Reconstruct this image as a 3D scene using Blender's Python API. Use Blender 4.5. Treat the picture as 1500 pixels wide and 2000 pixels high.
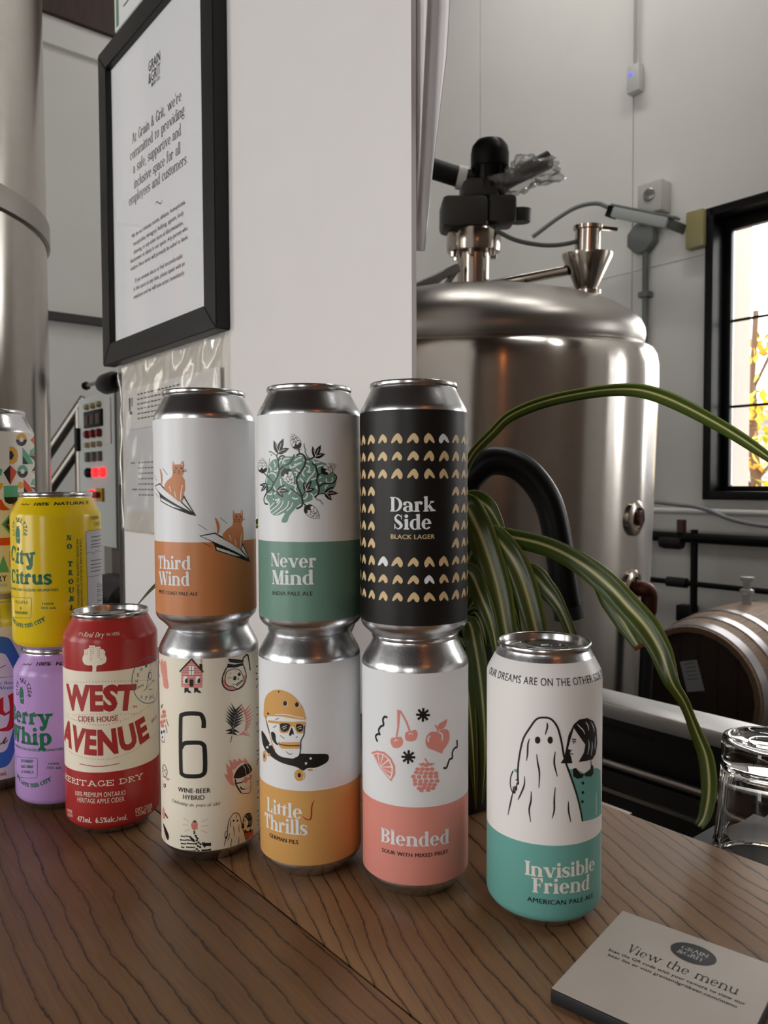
import bpy, bmesh, math, random
from mathutils import Vector, Matrix, geometry

# ------------------------------------------------------------------ camera, world, light, exposure
scene = bpy.context.scene
for _o in list(bpy.data.objects):
    bpy.data.objects.remove(_o)
COL = scene.collection
BT = 1.06                       # height of the bar top above the floor
EYE = BT + 0.24874
cam_data = bpy.data.cameras.new('camera')
cam = bpy.data.objects.new('camera', cam_data)
COL.objects.link(cam)
cam_data.sensor_fit = 'VERTICAL'
cam_data.sensor_height = 36.0
cam_data.sensor_width = 27.0
cam_data.lens = 27.0
cam_data.clip_start = 0.01
cam_data.dof.use_dof = True
cam_data.dof.focus_distance = 0.56
cam_data.dof.aperture_fstop = 17.0
cam.matrix_world = Matrix.Translation((0, 0, EYE)) @ Matrix.Rotation(math.pi / 2 - 0.03733, 4, 'X') @ Matrix.Rotation(-0.00383, 4, 'Z')
scene.camera = cam

scene.view_settings.view_transform = 'Standard'
scene.view_settings.look = 'None'
scene.view_settings.gamma = 1.0
scene.view_settings.use_curve_mapping = False
scene.view_settings.exposure = 0.0
scene.cycles.max_bounces = 10
scene.cycles.sample_clamp_indirect = 6.0
scene.cycles.caustics_reflective = False
scene.cycles.caustics_refractive = False

world = bpy.data.worlds.new('overcast_sky')
scene.world = world
world.use_nodes = True
_bg = world.node_tree.nodes['Background']
_bg.inputs['Color'].default_value = (1.0, 0.985, 0.965, 1)
_bg.inputs['Strength'].default_value = 7.0

# room axes: local x runs along the bar (to the right), local y across the bar towards the brewery
RZ = math.atan2(-0.773, 0.634)
ROT = Matrix.Rotation(RZ, 4, 'Z')


def RM(x, y, z):
    return ROT @ Vector((x, y, z))


def daylight(name, x0, x1, y0, y1, z0, z1, face):
    """Daylight coming in through one window opening of the room."""
    l = bpy.data.lights.new(name, 'AREA')
    l.shape = 'RECTANGLE'
    l.size = (x1 - x0) if x1 > x0 else (y1 - y0)
    l.size_y = z1 - z0
    l.cycles.is_portal = True            # guides the sky light through the opening; emits nothing itself
    o = bpy.data.objects.new(name, l)
    COL.objects.link(o)
    o.location = RM((x0 + x1) / 2, (y0 + y1) / 2, (z0 + z1) / 2)
    d = (ROT.to_3x3() @ Vector(face))
    o.rotation_euler = d.to_track_quat('-Z', 'Y').to_euler()
    return o


# openings: (x0, x1, z0, z1)
LEFT_WINDOWS = [(-4.1, -2.2, 0.6, 3.3), (-1.5, 0.4, 0.6, 3.3), (2.3, 3.6, 0.6, 3.3)]
RIGHT_WINDOWS = [(-1.89, -0.65, 1.244, 2.6), (0.35, 1.6, 1.244, 2.6)]
for _w in LEFT_WINDOWS:
    daylight('daylight_left', _w[0], _w[1], -4.24, -4.24, _w[2], _w[3], (0, 1, 0))
for _w in RIGHT_WINDOWS:
    daylight('daylight_right', _w[0], _w[1], 3.72, 3.72, _w[2], _w[3], (0, -1, 0))

# ------------------------------------------------------------------ helpers


def srgb(h):
    h = h.lstrip('#')
    v = [int(h[i:i + 2], 16) / 255 for i in (0, 2, 4)]
    return tuple(c / 12.92 if c <= 0.04045 else ((c + 0.055) / 1.055) ** 2.4 for c in v) + (1.0,)


MATS = {}


def mat(name, color='#808080', rough=0.5, metal=0.0, spec=0.5, trans=0.0, ior=1.45, emit=None, estr=0.0, coat=0.0,
        noise=0.0, nscale=20.0, bump=0.0, bscale=60.0, stretch=(1, 1, 1), alpha=1.0, aniso=0.0):
    if name in MATS:
        return MATS[name]
    m = bpy.data.materials.new(name)
    m.use_nodes = True
    nt = m.node_tree
    b = nt.nodes['Principled BSDF']
    c = srgb(color) if isinstance(color, str) else color
    b.inputs['Base Color'].default_value = c
    b.inputs['Roughness'].default_value = rough
    b.inputs['Metallic'].default_value = metal
    b.inputs['Specular IOR Level'].default_value = spec
    b.inputs['Transmission Weight'].default_value = trans
    b.inputs['IOR'].default_value = ior
    b.inputs['Coat Weight'].default_value = coat
    b.inputs['Alpha'].default_value = alpha
    b.inputs['Anisotropic'].default_value = aniso
    if emit:
        b.inputs['Emission Color'].default_value = srgb(emit)
        b.inputs['Emission Strength'].default_value = estr
    if noise or bump:
        tc = nt.nodes.new('ShaderNodeTexCoord')
        mp = nt.nodes.new('ShaderNodeMapping')
        mp.inputs['Scale'].default_value = stretch
        nt.links.new(tc.outputs['Object'], mp.inputs['Vector'])
    if noise:
        n = nt.nodes.new('ShaderNodeTexNoise')
        n.inputs['Scale'].default_value = nscale
        n.inputs['Detail'].default_value = 5
        nt.links.new(mp.outputs['Vector'], n.inputs['Vector'])
        r = nt.nodes.new('ShaderNodeValToRGB')
        r.color_ramp.elements[0].position = 0.3
        r.color_ramp.elements[1].position = 0.7
        r.color_ramp.elements[0].color = tuple(x * (1 - noise) for x in c[:3]) + (1,)
        r.color_ramp.elements[1].color = tuple(min(1, x * (1 + noise)) for x in c[:3]) + (1,)
        nt.links.new(n.outputs['Fac'], r.inputs['Fac'])
        nt.links.new(r.outputs['Color'], b.inputs['Base Color'])
    if bump:
        n2 = nt.nodes.new('ShaderNodeTexNoise')
        n2.inputs['Scale'].default_value = bscale
        n2.inputs['Detail'].default_value = 4
        nt.links.new(mp.outputs['Vector'], n2.inputs['Vector'])
        bp = nt.nodes.new('ShaderNodeBump')
        bp.inputs['Strength'].default_value = bump
        bp.inputs['Distance'].default_value = 0.002
        nt.links.new(n2.outputs['Fac'], bp.inputs['Height'])
        nt.links.new(bp.outputs['Normal'], b.inputs['Normal'])
    MATS[name] = m
    return m


def thin_clear(name, tint='#ffffff', rough=0.02, gloss=1.0, bump=0.0, bscale=40.0, stretch=(1, 1, 1), haze=0.0):
    """a thin clear sheet: light passes straight through, with a mirror sheen at its surface"""
    m = bpy.data.materials.new(name)
    m.use_nodes = True
    nt = m.node_tree
    nt.nodes.remove(nt.nodes['Principled BSDF'])
    out = nt.nodes['Material Output']
    tr = nt.nodes.new('ShaderNodeBsdfTransparent')
    tr.inputs['Color'].default_value = srgb(tint)
    gl = nt.nodes.new('ShaderNodeBsdfGlossy')
    gl.inputs['Roughness'].default_value = rough
    fr = nt.nodes.new('ShaderNodeFresnel')
    fr.inputs['IOR'].default_value = 1.45
    mx = nt.nodes.new('ShaderNodeMixShader')
    ml = nt.nodes.new('ShaderNodeMath')
    ml.operation = 'MULTIPLY'
    ml.inputs[1].default_value = gloss
    nt.links.new(fr.outputs[0], ml.inputs[0])
    nt.links.new(ml.outputs[0], mx.inputs[0])
    last = tr
    if haze:
        df = nt.nodes.new('ShaderNodeBsdfDiffuse')
        df.inputs['Color'].default_value = (0.85, 0.85, 0.83, 1)
        m2 = nt.nodes.new('ShaderNodeMixShader')
        m2.inputs[0].default_value = haze
        nt.links.new(tr.outputs[0], m2.inputs[1])
        nt.links.new(df.outputs[0], m2.inputs[2])
        last = m2
    nt.links.new(last.outputs[0], mx.inputs[1])
    nt.links.new(gl.outputs[0], mx.inputs[2])
    nt.links.new(mx.outputs[0], out.inputs['Surface'])
    if bump:
        tc = nt.nodes.new('ShaderNodeTexCoord')
        mp = nt.nodes.new('ShaderNodeMapping')
        mp.inputs['Scale'].default_value = stretch
        n = nt.nodes.new('ShaderNodeTexNoise')
        n.inputs['Scale'].default_value = bscale
        bp = nt.nodes.new('ShaderNodeBump')
        bp.inputs['Strength'].default_value = bump
        bp.inputs['Distance'].default_value = 0.01
        nt.links.new(tc.outputs['Object'], mp.inputs['Vector'])
        nt.links.new(mp.outputs['Vector'], n.inputs['Vector'])
        nt.links.new(n.outputs['Fac'], bp.inputs['Height'])
        nt.links.new(bp.outputs['Normal'], gl.inputs['Normal'])
    MATS[name] = m
    return m


def finish(bm, name, mats, parent=None, smooth=True, angle=40):
    me = bpy.data.meshes.new(name)
    bm.normal_update()
    if smooth:
        for f in bm.faces:
            f.smooth = True
        lim = math.radians(angle)
        for e in bm.edges:
            if len(e.link_faces) == 2 and e.calc_face_angle(0) > lim:
                e.smooth = False
    bm.to_mesh(me)
    bm.free()
    if not isinstance(mats, (list, tuple)):
        mats = [mats]
    for m in mats:
        me.materials.append(m)
    o = bpy.data.objects.new(name, me)
    COL.objects.link(o)
    if parent is not None:
        o.parent = parent
    return o


def tag(o, label, cat, group=None):
    o['label'] = label
    o['category'] = cat
    if group:
        o['group'] = group
    return o


def struct(o, label=None):
    o['kind'] = 'structure'
    if label:
        o['label'] = label
    return o


def thing(name, label, cat, loc=(0, 0, 0), rotz=0.0, group=None):
    o = bpy.data.objects.new(name, None)
    COL.objects.link(o)
    o.location = loc
    o.rotation_euler = (0, 0, rotz)
    o.empty_display_size = 0.05
    return tag(o, label, cat, group)


def b_box(bm, x0, x1, y0, y1, z0, z1, bevel=0.0, mi=0, M=None):
    vs = [bm.verts.new(p) for p in ((x0, y0, z0), (x1, y0, z0), (x1, y1, z0), (x0, y1, z0), (x0, y0, z1), (x1, y0, z1), (x1, y1, z1), (x0, y1, z1))]
    fs = [bm.faces.new([vs[i] for i in q]) for q in ((3, 2, 1, 0), (4, 5, 6, 7), (0, 1, 5, 4), (1, 2, 6, 5), (2, 3, 7, 6), (3, 0, 4, 7))]
    for f in fs:
        f.material_index = mi
    if bevel:
        es = list({e for f in fs for e in f.edges})
        r = bmesh.ops.bevel(bm, geom=es, offset=bevel, segments=2, affect='EDGES', profile=0.5)
        vs = list({v for f in r['faces'] for v in f.verts} | {v for v in vs if v.is_valid})
        for f in r['faces']:
            f.material_index = mi
    if M is not None:
        bmesh.ops.transform(bm, matrix=M, verts=[v for v in vs if v.is_valid])
    return vs


def boxo(name, x0, x1, y0, y1, z0, z1, m, parent=None, bevel=0.0, M=None):
    bm = bmesh.new()
    b_box(bm, x0, x1, y0, y1, z0, z1, bevel)
    if M is not None:
        bmesh.ops.transform(bm, matrix=M, verts=bm.verts[:])
    return finish(bm, name, m, parent, smooth=bevel > 0)


def b_lathe(bm, prof, seg=64, mi=0, M=None, caps=False):
    rings = []
    new = []
    for r, z in prof:
        if r < 1e-6:
            v = bm.verts.new((0, 0, z))
            rings.append([v])
            new.append(v)
        else:
            ring = [bm.verts.new((r * math.sin(2 * math.pi * i / seg), -r * math.cos(2 * math.pi * i / seg), z)) for i in range(seg)]
            rings.append(ring)
            new += ring
    for a, b in zip(rings, rings[1:]):
        for i in range(seg):
            j = (i + 1) % seg
            if len(a) == 1 and len(b) == 1:
                continue
            if len(a) == 1:
                f = bm.faces.new((a[0], b[j], b[i]))
            elif len(b) == 1:
                f = bm.faces.new((a[i], a[j], b[0]))
            else:
                f = bm.faces.new((a[i], a[j], b[j], b[i]))
            f.material_index = mi
    if M is not None:
        bmesh.ops.transform(bm, matrix=M, verts=new)
    return new


def lathe(name, prof, m, parent=None, seg=64, M=None, angle=40):
    bm = bmesh.new()
    b_lathe(bm, prof, seg, 0, M)
    return finish(bm, name, m, parent, angle=angle)


def catmull(pts, n=6, closed=False):
    P = [Vector(p) for p in pts]
    out = []
    N = len(P)
    rng = range(N) if closed else range(N - 1)
    for i in rng:
        if closed:
            p0, p1, p2, p3 = P[(i - 1) % N], P[i], P[(i + 1) % N], P[(i + 2) % N]
        else:
            p1, p2 = P[i], P[i + 1]
            p0 = P[i - 1] if i > 0 else p1 * 2 - p2
            p3 = P[i + 2] if i + 2 < N else p2 * 2 - p1
        for k in range(n):
            t = k / n
            out.append(0.5 * ((2 * p1) + (p2 - p0) * t + (2 * p0 - 5 * p1 + 4 * p2 - p3) * t * t + (3 * p1 - p0 - 3 * p2 + p3) * t ** 3))
    if not closed:
        out.append(P[-1])
    return out


def b_tube(bm, pts, r, seg=12, mi=0, cap=True):
    P = [Vector(p) for p in pts]
    rad = r if isinstance(r, (list, tuple)) else [r] * len(P)
    t0 = (P[1] - P[0]).normalized()
    nrm = t0.orthogonal().normalized()
    rings = []
    for i, p in enumerate(P):
        t = (P[min(i + 1, len(P) - 1)] - P[max(i - 1, 0)]).normalized()
        nrm = (nrm - t * nrm.dot(t))
        nrm = nrm.normalized() if nrm.length > 1e-6 else t.orthogonal().normalized()
        bn = t.cross(nrm)
        rings.append([bm.verts.new(p + (nrm * math.cos(2 * math.pi * k / seg) + bn * math.sin(2 * math.pi * k / seg)) * rad[i]) for k in range(seg)])
    for a, b in zip(rings, rings[1:]):
        for k in range(seg):
            j = (k + 1) % seg
            bm.faces.new((a[k], a[j], b[j], b[k])).material_index = mi
    if cap:
        bm.faces.new(rings[0][::-1]).material_index = mi
        bm.faces.new(rings[-1]).material_index = mi


def tube(name, pts, r, m, parent=None, seg=12):
    bm = bmesh.new()
    b_tube(bm, pts, r, seg)
    return finish(bm, name, m, parent)


def T3(x, y, z):
    return Matrix.Translation((x, y, z))
# ------------------------------------------------------------------ lettering: a small serif alphabet drawn from strokes


def arcb(cx, cy, rx, ry, tx, ty, a0, a1, n=14):
    o, i = [], []
    for k in range(n + 1):
        a = math.radians(a0 + (a1 - a0) * k / n)
        o.append((cx + rx * math.cos(a), cy + ry * math.sin(a)))
        i.append((cx + (rx - tx) * math.cos(a), cy + (ry - ty) * math.sin(a)))
    return o + i[::-1]


def vstroke(pts, ws, n=6):
    P = catmull([(x, y, 0) for x, y in pts], n)
    m = len(pts) - 1
    L, R = [], []
    for k, p in enumerate(P):
        f = k / (len(P) - 1) * m
        i = min(int(f), m - 1)
        w = ws[i] + (ws[i + 1] - ws[i]) * (f - i)
        d = (P[min(k + 1, len(P) - 1)] - P[max(k - 1, 0)])
        d = d.normalized() if d.length > 1e-9 else Vector((1, 0, 0))
        q = Vector((-d.y, d.x, 0)) * w / 2
        L.append((p.x + q.x, p.y + q.y))
        R.append((p.x - q.x, p.y - q.y))
    return L + R[::-1]


class Serif:
    """cap height 1; T stem weight, t hairline, s serif overhang, c counter width, X x-height"""

    def __init__(self, T, t, s, c, X=0.7, gap=0.03):
        self.T, self.t, self.s, self.c, self.X, self.gap = T, t, s, c, X, gap
        self.cache = {}

    def serif(self, x0, x1, y, up=1, l=1, r=1):
        s, t = self.s, self.t
        k = t * 0.9 * up
        b = min(0.07, s) * up
        q = []
        q += [(x0 - s * l, y), (x0 - s * l, y + k), (x0, y + k + b * l)]
        q += [(x1, y + k + b * r), (x1 + s * r, y + k), (x1 + s * r, y)]
        return q

    def stem(self, x, y0, y1, bot=(1, 1), top=(1, 0)):
        T = self.T
        ps = [[(x, y0), (x + T, y0), (x + T, y1), (x, y1)]]
        if bot:
            ps.append(self.serif(x, x + T, y0, 1, *bot))
        if top == 'flag':
            ps.append([(x - self.s, y1 - self.t * 1.2), (x + T, y1), (x + T, y1 - 0.12), (x, y1 - self.t * 1.2 - 0.05)])
        elif top:
            ps.append(self.serif(x, x + T, y1, -1, *top))
        return ps

    def thin(self, x, y0, y1, bot=(1, 1), top=(1, 1)):
        w = self.t
        ps = [[(x, y0), (x + w, y0), (x + w, y1), (x, y1)]]
        if bot:
            ps.append(self.serif(x, x + w, y0, 1, *bot))
        if top:
            ps.append(self.serif(x, x + w, y1, -1, *top))
        return ps

    def diag(self, x0, y0, x1, y1, w):
        return [(x0 - w / 2, y0), (x0 + w / 2, y0), (x1 + w / 2, y1), (x1 - w / 2, y1)]

    def dot(self, x, y, r):
        return [(x + r * math.cos(k * math.pi / 6), y + r * math.sin(k * math.pi / 6)) for k in range(12)]

    def bowl(self, x0, w, y0, y1, a0=0, a1=360):
        ry = (y1 - y0) / 2
        return arcb(x0 + w / 2, (y0 + y1) / 2, w / 2, ry, self.T, self.t * 1.1, a0, a1, 26)

    def glyph(self, ch):
        if ch not in self.cache:
            self.cache[ch] = self.make(ch)
        return self.cache[ch]

    def make(self, ch):
        T, t, s, c, X = self.T, self.t, self.s, self.c, self.X
        st, sf = self.stem, self.serif
        w2 = 2 * T + c          # width of n, o
        ps = []
        adv = w2
        A = 1.04

        def arch(x):           # shoulder from a stem at x to one at x+T+c
            return [arcb(x + T + c * 0.5 - T * 0.1, X - 0.27, (c + 2.0 * T) / 2 + T * 0.1, 0.28, T, t * 1.6, 0, 140)] + [[(x + T + c, 0), (x + 2 * T + c, 0), (x + 2 * T + c, X - 0.27), (x + T + c, X - 0.27)], sf(x + T + c, x + 2 * T + c, 0)]
        if ch == ' ':
            return [], 0.34 + c * 0.2
        if ch == 'i' or ch == 'ı':
            ps = st(s, 0, X, (1, 1), 'flag')
            if ch == 'i':
                ps.append(self.dot(s + T * 0.48, X + 0.2, max(T * 0.56, 0.06)))
            adv = T + 2 * s
        elif ch == 'l':
            ps = st(s, 0, A, (1, 1), 'flag')
            adv = T + 2 * s
        elif ch == 'n':
            ps = st(s, 0, X, (1, 1), 'flag') + arch(s)
            adv = w2 + 2 * s
        elif ch == 'h':
            ps = st(s, 0, A, (1, 1), 'flag') + arch(s)
            adv = w2 + 2 * s
        elif ch == 'm':
            ps = st(s, 0, X, (1, 1), 'flag') + arch(s) + arch(s + T + c)
            adv = w2 + T + c + 2 * s
        elif ch == 'u':
            ps = st(s, 0.2, X, None, 'flag') + st(s + T + c, 0, X, (0, 1), 'flag')
            ps.append(arcb(s + T + c * 0.5, 0.27, (c + 2 * T) / 2, 0.29, T, t * 1.6, 180, 330))
            adv = w2 + 2 * s
        elif ch == 'r':
            ps = st(s, 0, X, (1, 1), 'flag')
            ps.append(vstroke([(s + T * 0.7, X - 0.2), (s + T + c * 0.25, X - 0.04), (s + T + c * 0.65, X - 0.03)], [t, t * 1.6, t * 2]))
            ps.append(self.dot(s + T + c * 0.72, X - 0.11, max(T * 0.5, 0.05)))
            adv = T + c * 0.95 + s + T * 0.35
        elif ch == 'o':
            ps = [self.bowl(0.02, w2, -0.015, X + 0.015)]
            adv = w2 + 0.04
        elif ch == 'e':
            ps = [arcb(0.02 + w2 / 2, X / 2, w2 / 2, X / 2 + 0.015, T, t * 1.1, 0, 320, 26), [(T * 0.6, X * 0.5 - t * 0.2), (w2 - T * 0.02 + 0.02, X * 0.5 - t * 0.2), (w2 - T * 0.02 + 0.02, X * 0.5 + t * 0.9), (T * 0.6, X * 0.5 + t * 0.9)]]
            adv = w2 + 0.04
        elif ch == 'c':
            ps = [arcb(0.02 + w2 / 2, X / 2, w2 / 2, X / 2 + 0.015, T, t * 1.2, 48, 318, 24), self.dot(w2 * 0.83, X * 0.74, max(T * 0.52, 0.05))]
            adv = w2
        elif ch == 'd':
            ps = [self.bowl(0.02, w2, -0.015, X + 0.015, 60, 300)] + st(T + c + 0.0, 0, A, (0, 1), 'flag')
            adv = w2 + s
        elif ch == 'b':
            ps = st(s, 0, A, None, 'flag') + [self.bowl(s, w2, -0.015, X + 0.015, -130, 130)]
            adv = w2 + s + 0.02
        elif ch == 'p':
            ps = st(s, -0.3, X, (1, 1), 'flag') + [self.bowl(s, w2, -0.015, X + 0.015, -130, 130)]
            adv = w2 + s + 0.02
        elif ch == 'a':
            ps = st(T + c * 0.85, 0.02, X - 0.24, (0, 1), None)
            ps.append(arcb(T + c * 0.35, X - 0.25, T + c * 0.5, 0.265, T, t * 1.4, 0, 140))
            ps.append(self.dot(T * 0.62, X - 0.17, max(T * 0.5, 0.05)))
            ps.append(arcb(T + c * 0.5, 0.19, T + c * 0.42, 0.205, T, t * 1.1, 70, 330))
            adv = 2 * T + c * 0.9 + s
        elif ch == 'g':
            ps = [self.bowl(0.03, w2 * 0.9, 0.22, X + 0.015), arcb(0.03 + w2 * 0.46, -0.11, w2 * 0.5, 0.19, T * 0.6, t * 1.4, 0, 360, 24), vstroke([(w2 * 0.25, 0.22), (w2 * 0.16, 0.12), (w2 * 0.5, 0.07), (w2 * 0.85, 0.02)], [t, t * 2, T * 0.7, T * 0.7]), vstroke([(w2 * 0.75, X - 0.08), (w2 * 0.88, X + 0.02), (w2 * 1.0, X)], [t, t, t * 2])]
            adv = w2 + 0.02
        elif ch == 't':
            ps = [[(s, 0.16), (s + T, 0.16), (s + T, X + 0.2), (s + T * 0.5, X + 0.12), (s, X - 0.02)], [(0, X - t * 1.3), (s + T + c * 0.55, X - t * 1.3), (s + T + c * 0.55, X), (0, X)], arcb(s + T / 2 + c * 0.4, 0.17, T / 2 + c * 0.4, 0.185, T, t * 1.5, 180, 320)]
            adv = s + T + c * 0.62
        elif ch == 'f':
            ps = st(s, 0, A - 0.25, (1, 1), None) + [arcb(s + T / 2 + c * 0.5, A - 0.25, T / 2 + c * 0.5, 0.27, T, t * 1.4, 60, 180), self.dot(s + T + c * 0.6, A - 0.12, max(T * 0.48, 0.05)), [(0, X - t * 1.1), (s + T + c * 0.5, X - t * 1.1), (s + T + c * 0.5, X), (0, X)]]
            adv = s + T + c * 0.7
        elif ch == 'k':
            ps = st(s, 0, A, (1, 1), 'flag')
            x = s + T
            ps += [self.diag(x, 0.3, x + c + T * 0.3, X, t * 1.3), self.diag(x + T * 0.35, 0.42, x + c + T * 0.55, 0, T * 1.15), sf(x + c, x + c + T * 1.1, 0), sf(x + c - T * 0.05, x + c + T * 0.6, X, -1)]
            adv = x + c + T * 1.1 + s
        elif ch == 's':
            w = w2 * 0.86
            ps = [vstroke([(w * 0.84, X * 0.84), (w * 0.5, X - t * 0.4), (w * 0.18, X * 0.8), (w * 0.28, X * 0.6), (w * 0.62, X * 0.44), (w * 0.84, X * 0.24), (w * 0.52, t * 0.4), (w * 0.14, X * 0.14)], [t, t * 1.5, T * 0.75, T * 0.95, T * 1.0, T * 0.8, t * 1.5, t])]
            ps += [[(w * 0.8, X * 0.66), (w * 0.9, X * 0.66), (w * 0.9, X), (w * 0.83, X)], [(w * 0.06, 0), (w * 0.13, 0), (w * 0.16, X * 0.36), (w * 0.06, X * 0.36)]]
            adv = w
        elif ch in 'vwyx':
            h = w2 * 0.95
            if ch == 'x':
                ps = [self.diag(T * 0.6 + s * .5, X, h - T * 0.3, 0, T * 1.1), self.diag(h - T * 0.2, X, T * 0.4 + s * .5, 0, t * 1.4), sf(s * .5, s * .5 + T, X, -1), sf(h - T * 0.8, h + T * .1, 0), sf(h - T * .4, h, X, -1), sf(s * .5, s * .5 + T * .5, 0)]
                adv = h + T * 0.3 + s
            else:
                n = 2 if ch == 'w' else 1
                x = s + T * 0.5
                for k in range(n):
                    m = x + h * 0.42
                    e = m + h * 0.40
                    ps += [self.diag(x, X, m + T * 0.1, 0, T * 1.08), self.diag(m + T * 0.15, 0, e, X, t * 1.4), sf(x - T * 0.5, x + T * 0.5, X, -1)]
                    if ch == 'y':
                        ps += [vstroke([(m + T * 0.1, 0.02), (m - T * 0.25, -0.2), (m - T * 0.7, -0.27), (m - T * 0.95, -0.2)], [t * 2, t * 1.6, t * 1.6, t * 2]), self.dot(m - T * 0.95, -0.18, max(T * 0.48, 0.05))]
                    x = e
                ps.append(sf(x - t, x + t, X, -1))
                adv = x + s + t
        elif ch in 'TILFEHDBPRN':
            if ch == 'I':
                ps = st(s, 0, 1, (1, 1), (1, 1))
                adv = T + 2 * s
            elif ch == 'T':
                W = T + c * 2.1
                ps = st(W / 2 - T / 2, 0, 1, (1, 1), None) + [[(0, 1 - t * 1.2), (W, 1 - t * 1.2), (W, 1), (0, 1)], [(0, 1 - t), (0, 0.7), (t * 0.9, 0.7), (T * 0.7 + t, 1 - t)], [(W, 1 - t), (W, 0.7), (W - t * 0.9, 0.7), (W - T * 0.7 - t, 1 - t)]]
                adv = W
            elif ch in 'LFE':
                W = T + c * 1.55
                ps = st(s, 0, 1, (1, 1 if ch == 'F' else 0), (1, 0))
                if ch in 'LE':
                    ps += [[(s, 0), (s + W, 0), (s + W, t * 1.1), (s, t * 1.1)], [(s + W, 0), (s + W, 0.34), (s + W - t * 0.9, 0.34), (s + W - T * 0.9, t)]]
                if ch in 'FE':
                    ps += [[(s, 1 - t * 1.1), (s + W, 1 - t * 1.1), (s + W, 1), (s, 1)], [(s + W, 1), (s + W, 0.7), (s + W - t * 0.9, 0.7), (s + W - T * 0.9, 1 - t)], [(s + T, 0.5), (s + T + c * 0.9, 0.5), (s + T + c * 0.9, 0.5 + t * 1.1), (s + T, 0.5 + t * 1.1)], [(s + T + c * 0.8, 0.38), (s + T + c * 0.95, 0.38), (s + T + c * 0.95, 0.68), (s + T + c * 0.8, 0.68), (s + T + c * 0.65, 0.53)]]
                adv = W + s + 0.04
            elif ch == 'H':
                W = T * 2 + c * 1.3
                ps = st(s, 0, 1, (1, 1), (1, 1)) + st(s + W - T, 0, 1, (1, 1), (1, 1)) + [[(s, 0.48), (s + W, 0.48), (s + W, 0.48 + t * 1.1), (s, 0.48 + t * 1.1)]]
                adv = W + 2 * s
            elif ch == 'D':
                W = T * 2 + c * 1.35
                ps = st(s, 0, 1, (1, 0), (1, 0)) + [arcb(s + T, 0.5, W - T, 0.5, T, t * 1.1, -90, 90, 20), [(s, 0), (s + T + .01, 0), (s + T + .01, t), (s, t)]]
                adv = W + s + 0.02
            elif ch in 'BPR':
                W = T * 2 + c * 0.95
                ps = st(s, 0, 1, (1, 1 if ch != 'B' else 0), (1, 0)) + [arcb(s + T, 0.755, W - T * 1.05, 0.245, T, t * 1.1, -90, 90, 16)]
                if ch == 'B':
                    ps.append(arcb(s + T, 0.275, W - T, 0.275, T, t * 1.1, -90, 90, 16))
                if ch == 'R':
                    ps += [self.diag(s + T + c * 0.3, 0.52, s + W - T * 0.2, 0, T), sf(s + W - T * 0.5, s + W + T * 0.1, 0, 1, 0, 1)]
                adv = W + s + 0.02 + (T * 0.3 if ch == 'R' else 0)
            elif ch == 'N':
                W = T + c * 1.6 + t
                ps = self.thin(s, 0, 1, (1, 1), (1, 0)) + self.thin(s + W, 0, 1, None, (1, 1)) + [self.diag(s + T * 0.45, 1, s + W - T * 0.25, 0, T * 1.25)]
                adv = W + 2 * s + t
        elif ch in 'MWVAY':
            if ch == 'M':
                W = T * 2 + c * 1.75
                ps = self.thin(s, 0, 1, (1, 1), (1, 0)) + st(s + W - T, 0, 1, (1, 1), (0, 1)) + [self.diag(s + T * 0.45, 1, s + W * 0.5, 0, T * 1.1), self.diag(s + W * 0.5, 0, s + W - T * 0.7, 1, t * 1.4)]
                adv = W + 2 * s
            elif ch == 'A':
                W = T + c * 1.9
                ps = [self.diag(s + W * 0.5, 1, s + W - T * 0.2, 0, T * 1.15), self.diag(s + W * 0.5 - T * .3, 1, s + t, 0, t * 1.4), [(s + W * 0.2, 0.3), (s + W * 0.75, 0.3), (s + W * 0.75, 0.3 + t), (s + W * 0.2, 0.3 + t)], sf(s + W - T * 0.75, s + W + T * 0.3, 0), sf(s + t * .3, s + t * 1.7, 0)]
                adv = W + T * 0.2 + 2 * s
            elif ch == 'Y':
                W = T + c * 1.7
                ps = st(s + W / 2 - T / 2, 0, 0.45, (1, 1), None) + [self.diag(s + T * .4, 1, s + W / 2, 0.42, T * 1.1), self.diag(s + W - t, 1, s + W / 2 + T * .25, 0.42, t * 1.5), sf(s - T * .1, s + T * .9, 1, -1), sf(s + W - t * 2, s + W, 1, -1)]
                adv = W + 2 * s
            else:
                n = 2 if ch == 'W' else 1
                h = T + c * 1.4
                x = s + T * 0.5
                for k in range(n):
                    m = x + h * 0.45
                    e = m + h * 0.42
                    ps += [self.diag(x, 1, m + T * 0.1, 0, T * 1.1), self.diag(m + T * 0.15, 0, e, 1, t * 1.4), sf(x - T * 0.5, x + T * 0.5, 1, -1)]
                    x = e
                ps.append(sf(x - t, x + t, 1, -1))
                adv = x + s + t
        elif ch in 'COGSU':
            W = 2 * T + c * 1.35
            if ch == 'O':
                ps = [arcb(0.02 + W / 2, 0.5, W / 2, 0.515, T, t * 1.1, 0, 360, 30)]
            elif ch in 'CG':
                ps = [arcb(0.02 + W / 2, 0.5, W / 2, 0.515, T, t * 1.1, 42, 318, 26), [(W * 0.86, 0.64), (W * 0.92, 0.64), (W * 0.92, 1.0), (W * 0.8, 0.9)]]
                if ch == 'G':
                    ps += st(W - T * 0.9, 0.06, 0.42, None, (1, 1))
            elif ch == 'U':
                ps = st(s, 0.3, 1, None, (1, 1)) + self.thin(s + W - t, 0.3, 1, None, (1, 1)) + [arcb(s + W / 2, 0.32, W / 2, 0.335, T, t * 1.2, 180, 270), arcb(s + W / 2, 0.32, W / 2, 0.335, t, t * 1.2, 270, 360)]
                W += 2 * s
            else:
                w = W * 0.8
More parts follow.
